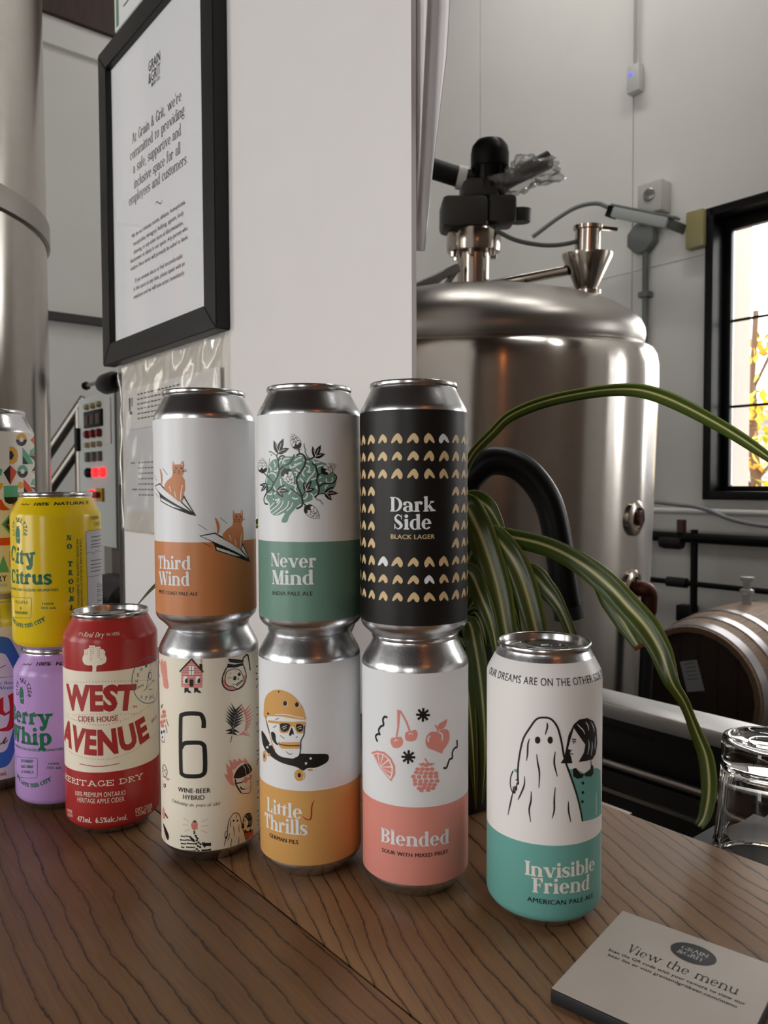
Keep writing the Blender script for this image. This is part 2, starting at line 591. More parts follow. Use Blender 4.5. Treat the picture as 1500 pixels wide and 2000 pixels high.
                ps = [vstroke([(w * 0.84, 0.84), (w * 0.5, 1 - t * 0.4), (w * 0.16, 0.8), (w * 0.26, 0.6), (w * 0.64, 0.43), (w * 0.84, 0.22), (w * 0.5, t * 0.4), (w * 0.12, 0.16)], [t, t * 1.4, T * 0.8, T * 1.0, T * 1.05, T * 0.85, t * 1.4, t])]
                ps += [[(w * 0.82, 0.68), (w * 0.9, 0.68), (w * 0.9, 1), (w * 0.84, 1)], [(w * 0.05, 0), (w * 0.12, 0), (w * 0.14, 0.34), (w * 0.05, 0.34)]]
                W = w
            adv = W + 0.04
        elif ch == '&':
            W = 2 * T + c * 1.3
            ps = [arcb(W * 0.40, 0.76, W * 0.24, 0.25, T * 0.7, t * 1.1, 0, 360, 20), arcb(W * 0.36, 0.27, W * 0.36, 0.29, T, t * 1.1, 90, 340, 20), self.diag(W * 0.3, 0.62, W * 0.92, 0, T * 1.0), vstroke([(W * 0.9, 0.5), (W * 0.8, 0.25), (W * 0.6, 0.06)], [t, t, t * 1.5])]
            adv = W
        elif ch in ',.':
            ps = [self.dot(0.09 + T * .2, 0.07, max(T * 0.5, 0.06))]
            if ch == ',':
                ps.append(vstroke([(0.13 + T * .2, 0.06), (0.12 + T * .2, -0.08), (0.03, -0.17)], [t * 1.5, t * 1.5, t * .6]))
            adv = 0.2 + T * .4
        elif ch in "'’“”‘":
            n = 2 if ch in '“”' else 1
            ps = [[(0.03 + k * .16, 1.0), (0.13 + k * .16, 1.0), (0.09 + k * .16, 0.72), (0.05 + k * .16, 0.72)] for k in range(n)]
            adv = 0.16 * n
        elif ch == '-':
            ps = [[(0, 0.3), (0.3, 0.3), (0.3, 0.3 + t * 1.5), (0, 0.3 + t * 1.5)]]
            adv = 0.32
        else:
            adv = 0.4
        return ps, adv

    def layout(self, text, track=0.0):
        x, polys = 0.0, []
        for ch in text:
            ps, adv = self.glyph(ch)
            polys += [[(px + x, py) for px, py in p] for p in ps]
            x += adv + self.gap + track
        return polys, x - self.gap - track


HEAVY = Serif(0.215, 0.055, 0.075, 0.235, 0.70, 0.012)
COOPER = Serif(0.235, 0.13, 0.09, 0.20, 0.72, 0.01)
LIGHT = Serif(0.12, 0.05, 0.05, 0.24, 0.66, 0.03)
MENU = Serif(0.12, 0.045, 0.075, 0.32, 0.64, 0.05)
SLAB = Serif(0.13, 0.12, 0.16, 0.50, 0.70, 0.12)
ITALIC = Serif(0.10, 0.05, 0.035, 0.22, 0.66, 0.05)

_SANS = {}


def tri2(poly):
    """triangles (as coordinate triples) of one simple polygon"""
    vs = [Vector((x, y, 0)) for x, y in poly]
    return [[poly[i] for i in t] for t in geometry.tessellate_polygon([vs])]


def sans_tris(text, weight):
    key = (text, weight)
    if key not in _SANS:
        cu = bpy.data.curves.new('text_source', 'FONT')
        cu.body = text
        cu.size = 1.0
        cu.offset = weight
        cu.resolution_u = 3
        cu.space_character = 1.06
        o = bpy.data.objects.new('text_source', cu)
        COL.objects.link(o)
        dg = bpy.context.evaluated_depsgraph_get()
        me = o.evaluated_get(dg).to_mesh()
        me.calc_loop_triangles()
        vs = [(v.co.x, v.co.y) for v in me.vertices]
        tr = [[vs[i] for i in t.vertices] for t in me.loop_triangles]
        o.evaluated_get(dg).to_mesh_clear()
        bpy.data.objects.remove(o)
        bpy.data.curves.remove(cu)
        _SANS[key] = tr
    return _SANS[key]


CAP = [None]


def text_tris(font, text, shear=0.0):
    """triangles of a line of text with cap height 1 and its left edge at 0; returns (tris, width)"""
    if font in ('sans', 'sansb', 'cond', 'sansbi'):
        if CAP[0] is None:
            CAP[0] = max(p[1] for t in sans_tris('H', 0.0) for p in t)
        h = CAP[0]
        if font == 'cond':                       # heavy condensed capitals
            h += 0.05
            tr = [[(x / h, y / h) for x, y in t] for t in sans_tris(text, 0.05)]
        else:                                    # bolder weights: the outline struck twice, a little apart
            w = 0.006 if font == 'sans' else 0.022
            tr = [[((x + dx * w) / h, y / h) for x, y in t] for t in sans_tris(text, 0.0) for dx in (-1, 1)]
        if font == 'sansbi':
            shear = 0.2
    else:
        F = {'heavy': HEAVY, 'cooper': COOPER, 'light': LIGHT, 'menu': MENU, 'slab': SLAB, 'italic': ITALIC}[font]
        polys, _ = F.layout(text)
        tr = [t for p in polys for t in tri2(p)]
        if font == 'italic':
            shear = 0.22
    if shear:
        tr = [[(x + y * shear, y) for x, y in t] for t in tr]
    if not tr:
        return [], 0.0
    x0 = min(p[0] for t in tr for p in t)
    x1 = max(p[0] for t in tr for p in t)
    return [[(x - x0, y) for x, y in t] for t in tr], x1 - x0
# ------------------------------------------------------------------ flat print laid on a surface
INK = {
    'ink': '#191716', 'labelw': '#e4e6e8', 'tworange': '#c67f4e', 'tworange2': '#c9694f', 'nmgreen': '#6a9081', 'dstan': '#d6bb8c', 'cream': '#ece5d2',
    'pink': '#dd9288', 'sleaf': '#a9a69c', 'ltorange': '#d2a05d', 'blpink': '#da8d80', 'ifwhite': '#e6e3e1', 'ifteal': '#66a299', 'ifcream': '#e6e0d6',
    'penred': '#a31712', 'wared': '#a9312f', 'wacream': '#f0e8d4', 'wablue': '#3b6f90', 'szgreen': '#06623f', 'szyellow': '#dfc015', 'szpurple': '#b792ce',
    'szgrey': '#b9bcc2', 'szolive': '#77701f', 'gewhite': '#e4dfd6', 'geyellow': '#e0a32c', 'gegreen': '#5bab86', 'georange': '#d9502b', 'nbblue': '#3d74c0',
    'nbred': '#cc2029', 'nbwhite': '#e8e8e6', 'nbbrown': '#5a4438', 'signink': '#2b2a2a', 'signgrey': '#4c4b4b', 'paper': '#e9ebee'}


def ink(n):
    return mat('print_' + n, INK[n], 0.42, 0.0, 0.4)


def clip(poly, x, keep_right):
    out = []
    for i, p in enumerate(poly):
        q = poly[(i + 1) % len(poly)]
        pi = (p[0] >= x) if keep_right else (p[0] <= x)
        qi = (q[0] >= x) if keep_right else (q[0] <= x)
        if pi:
            out.append(p)
        if pi != qi:
            t = (x - p[0]) / (q[0] - p[0])
            out.append((x, p[1] + (q[1] - p[1]) * t))
    return out


class Sheet:
    """Collects coloured triangles on a flat layout (mm) and lays them on a surface as one mesh per part."""

    def __init__(self):
        self.parts = {}
        self.n = 0

    def tris(self, part, layer, col, trs):
        self.n += 1
        if part == 'lettering':
            part = 'lettering#%d' % self.n          # each line of lettering is a part
        self.parts.setdefault(part, []).append((layer, col, trs, self.n))

    def poly(self, part, layer, col, pts, smooth=0):
        if smooth:
            pts = [(p.x, p.y) for p in catmull([(x, y, 0) for x, y in pts], 4, True)]
        self.tris(part, layer, col, tri2(pts))

    def line(self, part, layer, col, w, pts, smooth=1, taper=0):
        if w < 0:                                   # dotted
            P = catmull([(x, y, 0) for x, y in pts], 30)
            run = 0.0
            for a, b in zip(P, P[1:]):
                run += (b - a).length
                if run >= -w * 2.9:
                    run = 0.0
                    self.poly(part, layer, col, [(b.x - w * 0.5 * math.cos(k), b.y - w * 0.5 * math.sin(k)) for k in [i * math.pi / 3 for i in range(6)]])
            return
        q = pts
        if smooth == 2:                             # rounded corners already in the points
            q = [(p.x, p.y) for p in catmull([(x, y, 0) for x, y in pts], 3)]
        elif smooth:
            q = [(p.x, p.y) for p in catmull([(x, y, 0) for x, y in pts], 5)]
        L, R = [], []
        n = len(q)
        for i, p in enumerate(q):
            a, b = q[max(i - 1, 0)], q[min(i + 1, n - 1)]
            dx, dy = b[0] - a[0], b[1] - a[1]
            d = math.hypot(dx, dy) or 1
            k = w / 2
            if taper:
                k *= 0.35 + 0.65 * math.sin(math.pi * (i + 0.35) / (n - 1 + 0.7))
            if 0 < i < n - 1 and not smooth:        # mitre
                d1 = Vector((p[0] - a[0], p[1] - a[1])).normalized()
                d2 = Vector((b[0] - p[0], b[1] - p[1])).normalized()
                k /= max(0.5, math.sqrt(max(0.01, (1 + d1.dot(d2)) / 2)))
            L.append((p[0] - dy / d * k, p[1] + dx / d * k))
            R.append((p[0] + dy / d * k, p[1] - dx / d * k))
        trs = []
        for i in range(n - 1):
            trs += [[R[i], R[i + 1], L[i + 1]], [R[i], L[i + 1], L[i]]]
        self.tris(part, layer, col, trs)

    def text(self, part, layer, col, font, text, a, m, c, cap):
        trs, w = text_tris(font, text)
        if not trs:
            return
        if a is None or c is None:
            sx = cap * (0.62 if font == 'cond' else 0.9 if font in ('sans', 'sansb', 'sansbi') else 1.0)
            if a is None:
                x0 = c[0] - w * sx
                k = (c[1] - m[1]) / (c[0] - m[0]) if abs(c[0] - m[0]) > 1 else 0
                bent = abs(k) > 0.1
            else:
                x0, k, bent = a[0], 0, False
            z = lambda x: m[1] + ((c[1] - m[1]) * ((x - m[0]) / (c[0] - m[0])) ** 2 if bent else 0)
        else:
            sx = (c[0] - a[0]) / w
            x0 = a[0]
            den = lambda p, q, r: (p[0] - q[0]) * (p[0] - r[0])

            def z(x):
                if abs(a[0] - m[0]) < 1 or abs(c[0] - m[0]) < 1:
                    return m[1]
                return (a[1] * (x - m[0]) * (x - c[0]) / den(a, m, c) + m[1] * (x - a[0]) * (x - c[0]) / den(m, a, c) + c[1] * (x - a[0]) * (x - m[0]) / den(c, a, m))

        def put(p):
            x = x0 + p[0] * sx
            s = (z(x + 0.3) - z(x - 0.3)) / 0.6
            n = math.hypot(1, s)
            y = p[1] * cap
            return (x - s / n * y * (1 if abs(s) > 0.05 else 0), z(x) + y / n)
        self.tris(part, layer, col, [[put(p) for p in t] for t in trs])

    def build(self, mapf, parent, step=None):
        objs = []
        for part, items in self.parts.items():
            bm = bmesh.new()
            cols = []
            for layer, col, trs, idx in items:
                if col not in cols:
                    cols.append(col)
                mi = cols.index(col)
                cache = {}

                def vert(p):
                    k = (round(p[0], 3), round(p[1], 3))
                    if k not in cache:
                        cache[k] = bm.verts.new(mapf(p[0], p[1], layer))
                    return cache[k]

                def add(poly):
                    vs = []
                    for p in poly:
                        v = vert(p)
                        if v not in vs:
                            vs.append(v)
                    if len(vs) >= 3:
                        try:
                            bm.faces.new(vs).material_index = mi
                        except ValueError:
                            pass
                for t in trs:
                    if (t[1][0] - t[0][0]) * (t[2][1] - t[0][1]) - (t[2][0] - t[0][0]) * (t[1][1] - t[0][1]) < 0:
                        t = t[::-1]
                    xs = [p[0] for p in t]
                    if step is None:
                        add(t)
                        continue
                    k0, k1 = math.floor(min(xs) / step), math.floor(max(xs) / step - 1e-6)
                    if k1 <= k0:
                        add(t)
                    else:
                        for k in range(k0, k1 + 1):
                            q = clip(clip(t, k * step, True), (k + 1) * step, False)
                            if len(q) >= 3:
                                add(q)
            o = finish(bm, part.split('#')[0], [ink(c) for c in cols], parent, smooth=True, angle=60)
            objs.append(o)
        return objs


HEART = [(0.06, .52), (.3, .34), (.5, -.02), (.45, -.38), (.27, -.47), (.1, -.28), (.0, -.1), (-.16, -.25), (-.36, -.43), (-.52, -.42), (-.45, -.12), (-.22, .3)]


def sheet_for(key):
    S = Sheet()
    rng = random.Random(key)
    for it in ART.get(key, []):
        k = it[0]
        if k == 'P':
            for j in range(4 if it[1] == 'pattern_print' else 1):       # the geometric pattern repeats round its can
                S.poly(it[1], it[2], it[3], [(x - 52 * j, z) for x, z in it[5]], it[4])
        elif k == 'L':
            S.line(it[1], it[2], it[3], it[4], it[7], it[5], it[6])
        elif k == 'T':
            font = it[4]
            if font == 'heavy' and key in ('CC', 'BW'):
                font = 'cooper'
            S.text(it[1], it[2], it[3], font, it[5], it[6], it[7], it[8], it[9])
        elif k == 'HEARTS':
            for r in range(10):
                z = 121.6 - 10.25 * r
                for c in range(-10, 11):
                    if 3 <= r <= 6 and abs(c) < 3:
                        continue
                    col = 'labelw' if (r, c) in ((0, 2), (7, -2), (8, 1)) else 'dstan'
                    fl = -1 if c in (1, 2) and r not in (1,) else 1
                    w = 6.6 * rng.uniform(0.9, 1.05)
                    h = 5.8 * rng.uniform(0.88, 1.08)
                    rot = rng.uniform(-0.12, 0.12)
                    pts = [(-1.6 + 9.42 * c + fl * (x * w * math.cos(rot) - y * h * math.sin(rot)), z + x * w * math.sin(rot) + y * h * math.cos(rot)) for x, y in HEART]
                    S.poly('heart_print', 1, col, pts[::fl], 1)
        elif k == 'SELTZER':
            (cx, cz), (tx, tz), (rx, _) = it[1]
            R = abs(tz - cz) * 0.55
            word = 'CITY SELTZER'
            for i, ch in enumerate(word):
                if ch == ' ':
                    continue
                a = math.radians(205 - 230 * i / (len(word) - 1))
                tr, w = text_tris('sansb', ch)
                h = 3.3
                q = [[(cx + R * 0.78 * math.cos(a) + (x - w / 2) * h * 0.9 * math.sin(a) + y * h * math.cos(a), cz + R * 0.9 + R * 0.85 * math.sin(a) - (x - w / 2) * h * 0.9 * math.cos(a) + y * h * math.sin(a)) for x, y in t] for t in tr]
                S.tris('lettering', 2, 'ink' if key == 'BW' else 'szgreen', q)
        elif k == 'VERT':
            (x, z0), (_, z1) = it[1]
            for j, s in enumerate(("YOUR PURCHASE SUPPORTS OTTAWA RIVERKEEPER'S", 'WATERSHED CLEAN FOR ALL GENERATIONS AND ALL')):
                tr, w = text_tris('sansb', s)
                L = 62.0
                S.tris('lettering', 2, 'szgreen', [[(x - j * 2.6 + q[1] * 1.7, z0 - q[0] / w * L) for q in t] for t in tr])
        elif k == 'EDGE':
            for z, h in ((118, 14), (88, 16), (62, 10), (40, 12), (20, 9)):
                for j in range(4):
                    zz = z + h * (j / 3 - 0.5) + rng.uniform(-1, 1)
                    S.line('skeleton_print', 2, 'ink', 1.0, [(45.5 + rng.uniform(0, 1.5), zz), (49 + rng.uniform(0, 3), zz + rng.uniform(-1.5, 1.5))], 1, 1)
    return S
# ------------------------------------------------------------------ the room


def rplace(o):
    """give an object the room's rotation"""
    o.rotation_euler = (0, 0, RZ)
    return o


WALLM = mat('painted_wall', '#d9d7d3', 0.55, noise=0.02, nscale=3, bump=0.05, bscale=40)
PANELW = mat('white_wallboard', '#dedad8', 0.42, noise=0.012, nscale=14, bump=0.06, bscale=160)
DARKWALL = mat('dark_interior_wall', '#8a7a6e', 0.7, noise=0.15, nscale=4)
FLOORM = mat('concrete_floor', '#5d5a57', 0.5, noise=0.15, nscale=5)
CEILM = mat('ceiling_boards', '#3a2318', 0.6, noise=0.25, nscale=6, stretch=(0.3, 6, 1))
BLACKF = mat('black_frame_paint', '#0e0e0f', 0.4, 0, 0.3)
EDGE = mat('raw_board_edge', '#7c4f33', 0.8, noise=0.25, nscale=200, stretch=(1, 1, 0.2))
STEEL = mat('stainless_steel', '#b9b5b0', 0.2, 1.0, bump=0.03, bscale=500, stretch=(1, 1, 0.03))
STEELD = mat('brushed_steel', '#a8a39d', 0.32, 1.0, bump=0.05, bscale=300, stretch=(1, 1, 0.05))
BLACKP = mat('black_plastic', '#080809', 0.38, 0, 0.22)
BLACKR = mat('black_rubber', '#0b0b0c', 0.6)
GREYP = mat('grey_plastic', '#6d716f', 0.5)
WHITEP = mat('white_plastic', '#d6d6d2', 0.4)

X0, X1, Y0, Y1, ZC = -4.5, 4.0, -4.2, 3.6, 5.2
struct(rplace(boxo('floor', X0 - .2, X1 + .2, Y0 - .2, Y1 + .2, -0.1, 0, FLOORM)), 'grey concrete brewery floor')
ceil = struct(rplace(boxo('ceiling', X0 - .2, X1 + .2, Y0 - .2, Y1 + .2, ZC + 0.04, ZC + 0.14, CEILM)), 'dark brown wooden ceiling')
_pl = None
for i in range(34):                              # ceiling boards
    x = X0 + 0.25 * i
    if _pl is None:
        _pl = boxo('ceiling_plank', 0.004, 0.246, Y0, Y1, ZC, ZC + 0.04, CEILM, ceil)
        _pl.location = (x, 0, 0)
    else:
        c = _pl.copy()
        COL.objects.link(c)
        c.location = (x, 0, 0)
for y in (-2.6, -0.6, 1.4, 3.2):
    boxo('beam', X0, X1, y - 0.07, y + 0.07, ZC - 0.16, ZC - 0.001, CEILM, ceil, 0.005)


def split_rects(x0, x1, z0, z1, holes):
    rects = [(x0, x1, z0, z1)]
    for hx0, hx1, hz0, hz1 in holes:
        out = []
        for a, b, c, d in rects:
            if hx1 <= a or hx0 >= b or hz1 <= c or hz0 >= d:
                out.append((a, b, c, d))
                continue
            if hx0 > a:
                out.append((a, hx0, c, d))
            if hx1 < b:
                out.append((hx1, b, c, d))
            m0, m1 = max(a, hx0), min(b, hx1)
            if hz0 > c:
                out.append((m0, m1, c, hz0))
            if hz1 < d:
                out.append((m0, m1, hz1, d))
        rects = out
    return rects


def wall_with_holes(name, x0, x1, y0, y1, holes, m):
    bm = bmesh.new()
    for a, b, c, d in split_rects(x0, x1, 0, ZC + .04, holes):
        b_box(bm, a, b, y0, y1, c, d)
    return struct(rplace(finish(bm, name, m, None, smooth=False)))


HR = [(w[0], w[1], w[2], w[3]) for w in RIGHT_WINDOWS]
wr = wall_with_holes('wall_right', X0 - .2, X1 + .2, Y1, Y1 + 0.16, HR, WALLM)
wr['label'] = 'pale grey panelled brewery wall with black window'
k = 0
for px0 in [X0 + 1.09 * i for i in range(-0, 8)]:
    for z0, z1 in ((0.0, 2.405), (2.41, 4.815), (4.82, ZC)):
        for a, b, c, d in split_rects(px0 + 0.003, px0 + 1.087, z0 + 0.002, z1, HR):
            if b - a > 0.01 and d - c > 0.01:
                boxo('panel', a, b, Y1 - 0.008, Y1, c, d, WALLM, wr)
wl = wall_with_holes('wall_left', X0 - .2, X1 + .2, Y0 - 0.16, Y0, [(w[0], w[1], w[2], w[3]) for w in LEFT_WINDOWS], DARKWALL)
wb = struct(rplace(boxo('wall_back', X0 - 0.16, X0, Y0, Y1, 0, ZC + .04, WALLM)), 'grey brewery wall behind the control panel')
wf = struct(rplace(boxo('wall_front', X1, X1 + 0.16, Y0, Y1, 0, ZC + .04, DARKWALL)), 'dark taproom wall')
t1 = struct(rplace(boxo('trim_1', X0, X0 + 0.05, 0.2, Y1, 2.22, 2.262, mat('dark_trim', '#3b3835', 0.5))), 'thin dark rail on the back wall')
t2 = struct(rplace(boxo('trim_2', X0, X0 + 0.03, -1.0, Y1, 3.72, 3.87, WALLM)), 'pale board across the top of the back wall')
t3 = struct(rplace(boxo('trim_3', X0, X0 + 0.06, Y0, Y1, 3.872, ZC, CEILM)), 'dark brown boards above the pale back wall')

GLASSM = thin_clear('window_glass', gloss=0.8)


def window(n, w, ywall0, ywall1, sgn, rows):
    x0, x1, z0, z1 = w
    r = bpy.data.objects.new('window_%d' % n, None)
    COL.objects.link(r)
    rplace(r)
    struct(r, 'black framed window with thin bars')
    ya, yb = sorted((ywall0 - sgn * 0.03, ywall1))
    t = 0.02
    bm = bmesh.new()                             # deep casing lining the opening, standing proud of the wall
    for a, b, c, d in ((x0 - t, x0 + t, z0 - t, z1 + t), (x1 - t, x1 + t, z0 - t, z1 + t), (x0, x1, z1 - t, z1 + t), (x0, x1, z0 - t, z0 + t)):
        b_box(bm, a, b, ya, yb, c, d, 0.003)
    finish(bm, 'casing', BLACKF, r)
    ys = (ywall0 + ywall1) / 2 + sgn * 0.02
    f = 0.055
    bm = bmesh.new()
    for a, b, c, d in ((x0 + t, x0 + f, z0 + t, z1 - t), (x1 - f, x1 - t, z0 + t, z1 - t), (x0 + f, x1 - f, z1 - f - 0.02, z1 - t), (x0 + f, x1 - f, z0 + t, z0 + f - 0.01)):
        b_box(bm, a, b, ys - 0.02, ys + 0.02, c, d, 0.003)
    sash = finish(bm, 'sash', BLACKF, r)
    zs = [z0 + f - 0.01] + rows + [z1 - f - 0.02]
    nx = 2
    xs = [x0 + f + (x1 - x0 - 2 * f) * i / nx for i in range(nx + 1)]
    for z in rows:
        boxo('glazing_bar', x0 + f, x1 - f, ys - 0.006, ys + 0.006, z - 0.006, z + 0.006, BLACKF, sash)
    for x in xs[1:-1]:
        boxo('glazing_bar', x - 0.006, x + 0.006, ys - 0.0055, ys + 0.0055, zs[0], zs[-1], BLACKF, sash)
    for a, b in zip(xs, xs[1:]):
        for c, d in zip(zs, zs[1:]):
            boxo('pane', a + 0.006, b - 0.006, ys - 0.002, ys + 0.002, c + 0.006, d - 0.006, GLASSM, sash)
    return r


for i, w in enumerate(RIGHT_WINDOWS):
    window(i + 1, w, Y1, Y1 + 0.16, 1, [1.675, 2.09])
for i, w in enumerate(LEFT_WINDOWS):
    window(i + 3, w, Y0, Y0 - 0.16, -1, [1.6, 2.35])

# the wall stub behind the cans: a thin white board with a raw brown edge
bm = bmesh.new()
b_box(bm, -1.340, -0.5715, 0.505, 0.5112, 0, ZC)
for f in bm.faces:
    if abs(f.normal.x) > 0.5:
        f.material_index = 1
pw = struct(rplace(finish(bm, 'wall_bar', [PANELW, EDGE], None, smooth=False)), 'white wallboard standing at the back of the bar')
for z in (0.0,):
    boxo('stud', -1.30, -1.26, 0.5113, 0.60, 0, ZC, mat('stud_pine', '#b08a5e', 0.7), pw)

# ------------------------------------------------------------------ the bar top


def wood(name, rot, off, warp):
    if name in MATS:
        return MATS[name]
    m = bpy.data.materials.new(name)
    m.use_nodes = True
    nt = m.node_tree
    N, Lk = nt.nodes.new, nt.links.new
    b = nt.nodes['Principled BSDF']
    tc = N('ShaderNodeTexCoord')
    mp = N('ShaderNodeMapping')
    mp.inputs['Rotation'].default_value = (0, 0, rot)
    mp.inputs['Location'].default_value = off
    Lk(tc.outputs['Object'], mp.inputs['Vector'])

    def noise(scale, detail=3, rough=0.5):
        s = N('ShaderNodeMapping')
        s.inputs['Scale'].default_value = scale
        Lk(mp.outputs['Vector'], s.inputs['Vector'])
        n = N('ShaderNodeTexNoise')
        n.inputs['Scale'].default_value = 1.0
        n.inputs['Detail'].default_value = detail
        n.inputs['Roughness'].default_value = rough
        Lk(s.outputs['Vector'], n.inputs['Vector'])
        return n.outputs['Fac']

    def mth(op, a, b_=None, c=None):
        n = N('ShaderNodeMath')
        n.operation = op
        for i, v in enumerate((a, b_, c)):
            if v is None:
                continue
            if isinstance(v, (int, float)):
                n.inputs[i].default_value = v
            else:
                Lk(v, n.inputs[i])
        return n.outputs[0]
    sep = N('ShaderNodeSeparateXYZ')
    Lk(mp.outputs['Vector'], sep.inputs[0])
    y = sep.outputs['Y']
    w1 = noise((2.2, 7, 1), 1)
    w2 = noise((14, 26, 1), 2)
    w3 = noise((150, 420, 1), 2)
    yy = mth('ADD', y, mth('MULTIPLY', mth('SUBTRACT', w1, 0.5), warp))
    yy = mth('ADD', yy, mth('MULTIPLY', mth('SUBTRACT', w2, 0.5), 0.011))
    yy = mth('ADD', yy, mth('MULTIPLY', mth('SUBTRACT', w3, 0.5), 0.0022))
    ring = mth('FRACT', mth('DIVIDE', yy, 0.0115))
    r = N('ShaderNodeValToRGB')
    e = r.color_ramp.elements
    e[0].position = 0.0
    e[0].color = (0, 0, 0, 1)
    e[1].position = 1.0
    e[1].color = (0.88, 0.88, 0.88, 1)
    for p, v in ((0.05, 0.0), (0.11, 0.72), (0.3, 1.0)):
        q = e.new(p)
        q.color = (v, v, v, 1)
    Lk(ring, r.inputs['Fac'])
    streak = noise((26, 700, 1), 3, 0.6)
    broad = noise((5, 22, 1), 3)
    pore = noise((40, 1500, 1), 2)
    fade = N('ShaderNodeMapRange')
    fade.inputs['From Min'].default_value = 0.35
    fade.inputs['From Max'].default_value = 0.6
    fade.inputs['To Min'].default_value = 0.62
    fade.inputs['To Max'].default_value = 1.0
    Lk(broad, fade.inputs['Value'])
    line = mth('MULTIPLY', mth('SUBTRACT', 1.0, r.outputs['Color']), fade.outputs[0])
    base = N('ShaderNodeValToRGB')
    base.color_ramp.elements[0].position = 0.3
    base.color_ramp.elements[0].color = srgb('#755338')
    base.color_ramp.elements[1].position = 0.72
    base.color_ramp.elements[1].color = srgb('#9c7753')
    Lk(mth('ADD', mth('MULTIPLY', streak, 0.45), mth('MULTIPLY', broad, 0.55)), base.inputs['Fac'])
    mx = N('ShaderNodeMix')
    mx.data_type = 'RGBA'
    Lk(line, mx.inputs[0])
    Lk(base.outputs['Color'], mx.inputs[6])
    mx.inputs[7].default_value = srgb('#261308')
    Lk(mx.outputs[2], b.inputs['Base Color'])
    b.inputs['Roughness'].default_value = 0.42
    b.inputs['Specular IOR Level'].default_value = 0.45
    bp = N('ShaderNodeBump')
    bp.inputs['Strength'].default_value = 0.25
    bp.inputs['Distance'].default_value = 0.0006
    Lk(mth('SUBTRACT', mth('MULTIPLY', pore, 0.5), line), bp.inputs['Height'])
    Lk(bp.outputs['Normal'], b.inputs['Normal'])
    MATS[name] = m
    return m


bar = tag(rplace(bpy.data.objects.new('bar_counter', None)), 'brown wooden bar top of wide planks with dark grain', 'bar counter')
COL.objects.link(bar)
for i, (a, b) in enumerate(((0.2316, 0.502), (-0.04, 0.2308), (-0.18, -0.0408))):
    o = boxo('plank', -1.12, 1.3, a, b, BT - 0.035, BT, wood('oak_%d' % i, (0.38, 0.03, 0.06)[i], (0.31 * i, 0.013 + 0.17 * i, 0.4 * i), (0.07, 0.05, 0.04)[i]), bar, 0.0009)
boxo('front_panel', -1.08, 1.26, -0.12, -0.08, 0, BT - 0.035, mat('bar_front', '#5a3d28', 0.5, noise=0.2, nscale=8, stretch=(8, 1, 0.5)), bar)
boxo('back_panel', -1.08, 1.26, 0.44, 0.47, 0, BT - 0.035, mat('bar_back', '#1c1b1b', 0.6), bar)
boxo('support', -1.08, -1.04, -0.08, 0.44, 0, BT - 0.035, mat('bar_front', '#5a3d28', 0.5), bar)
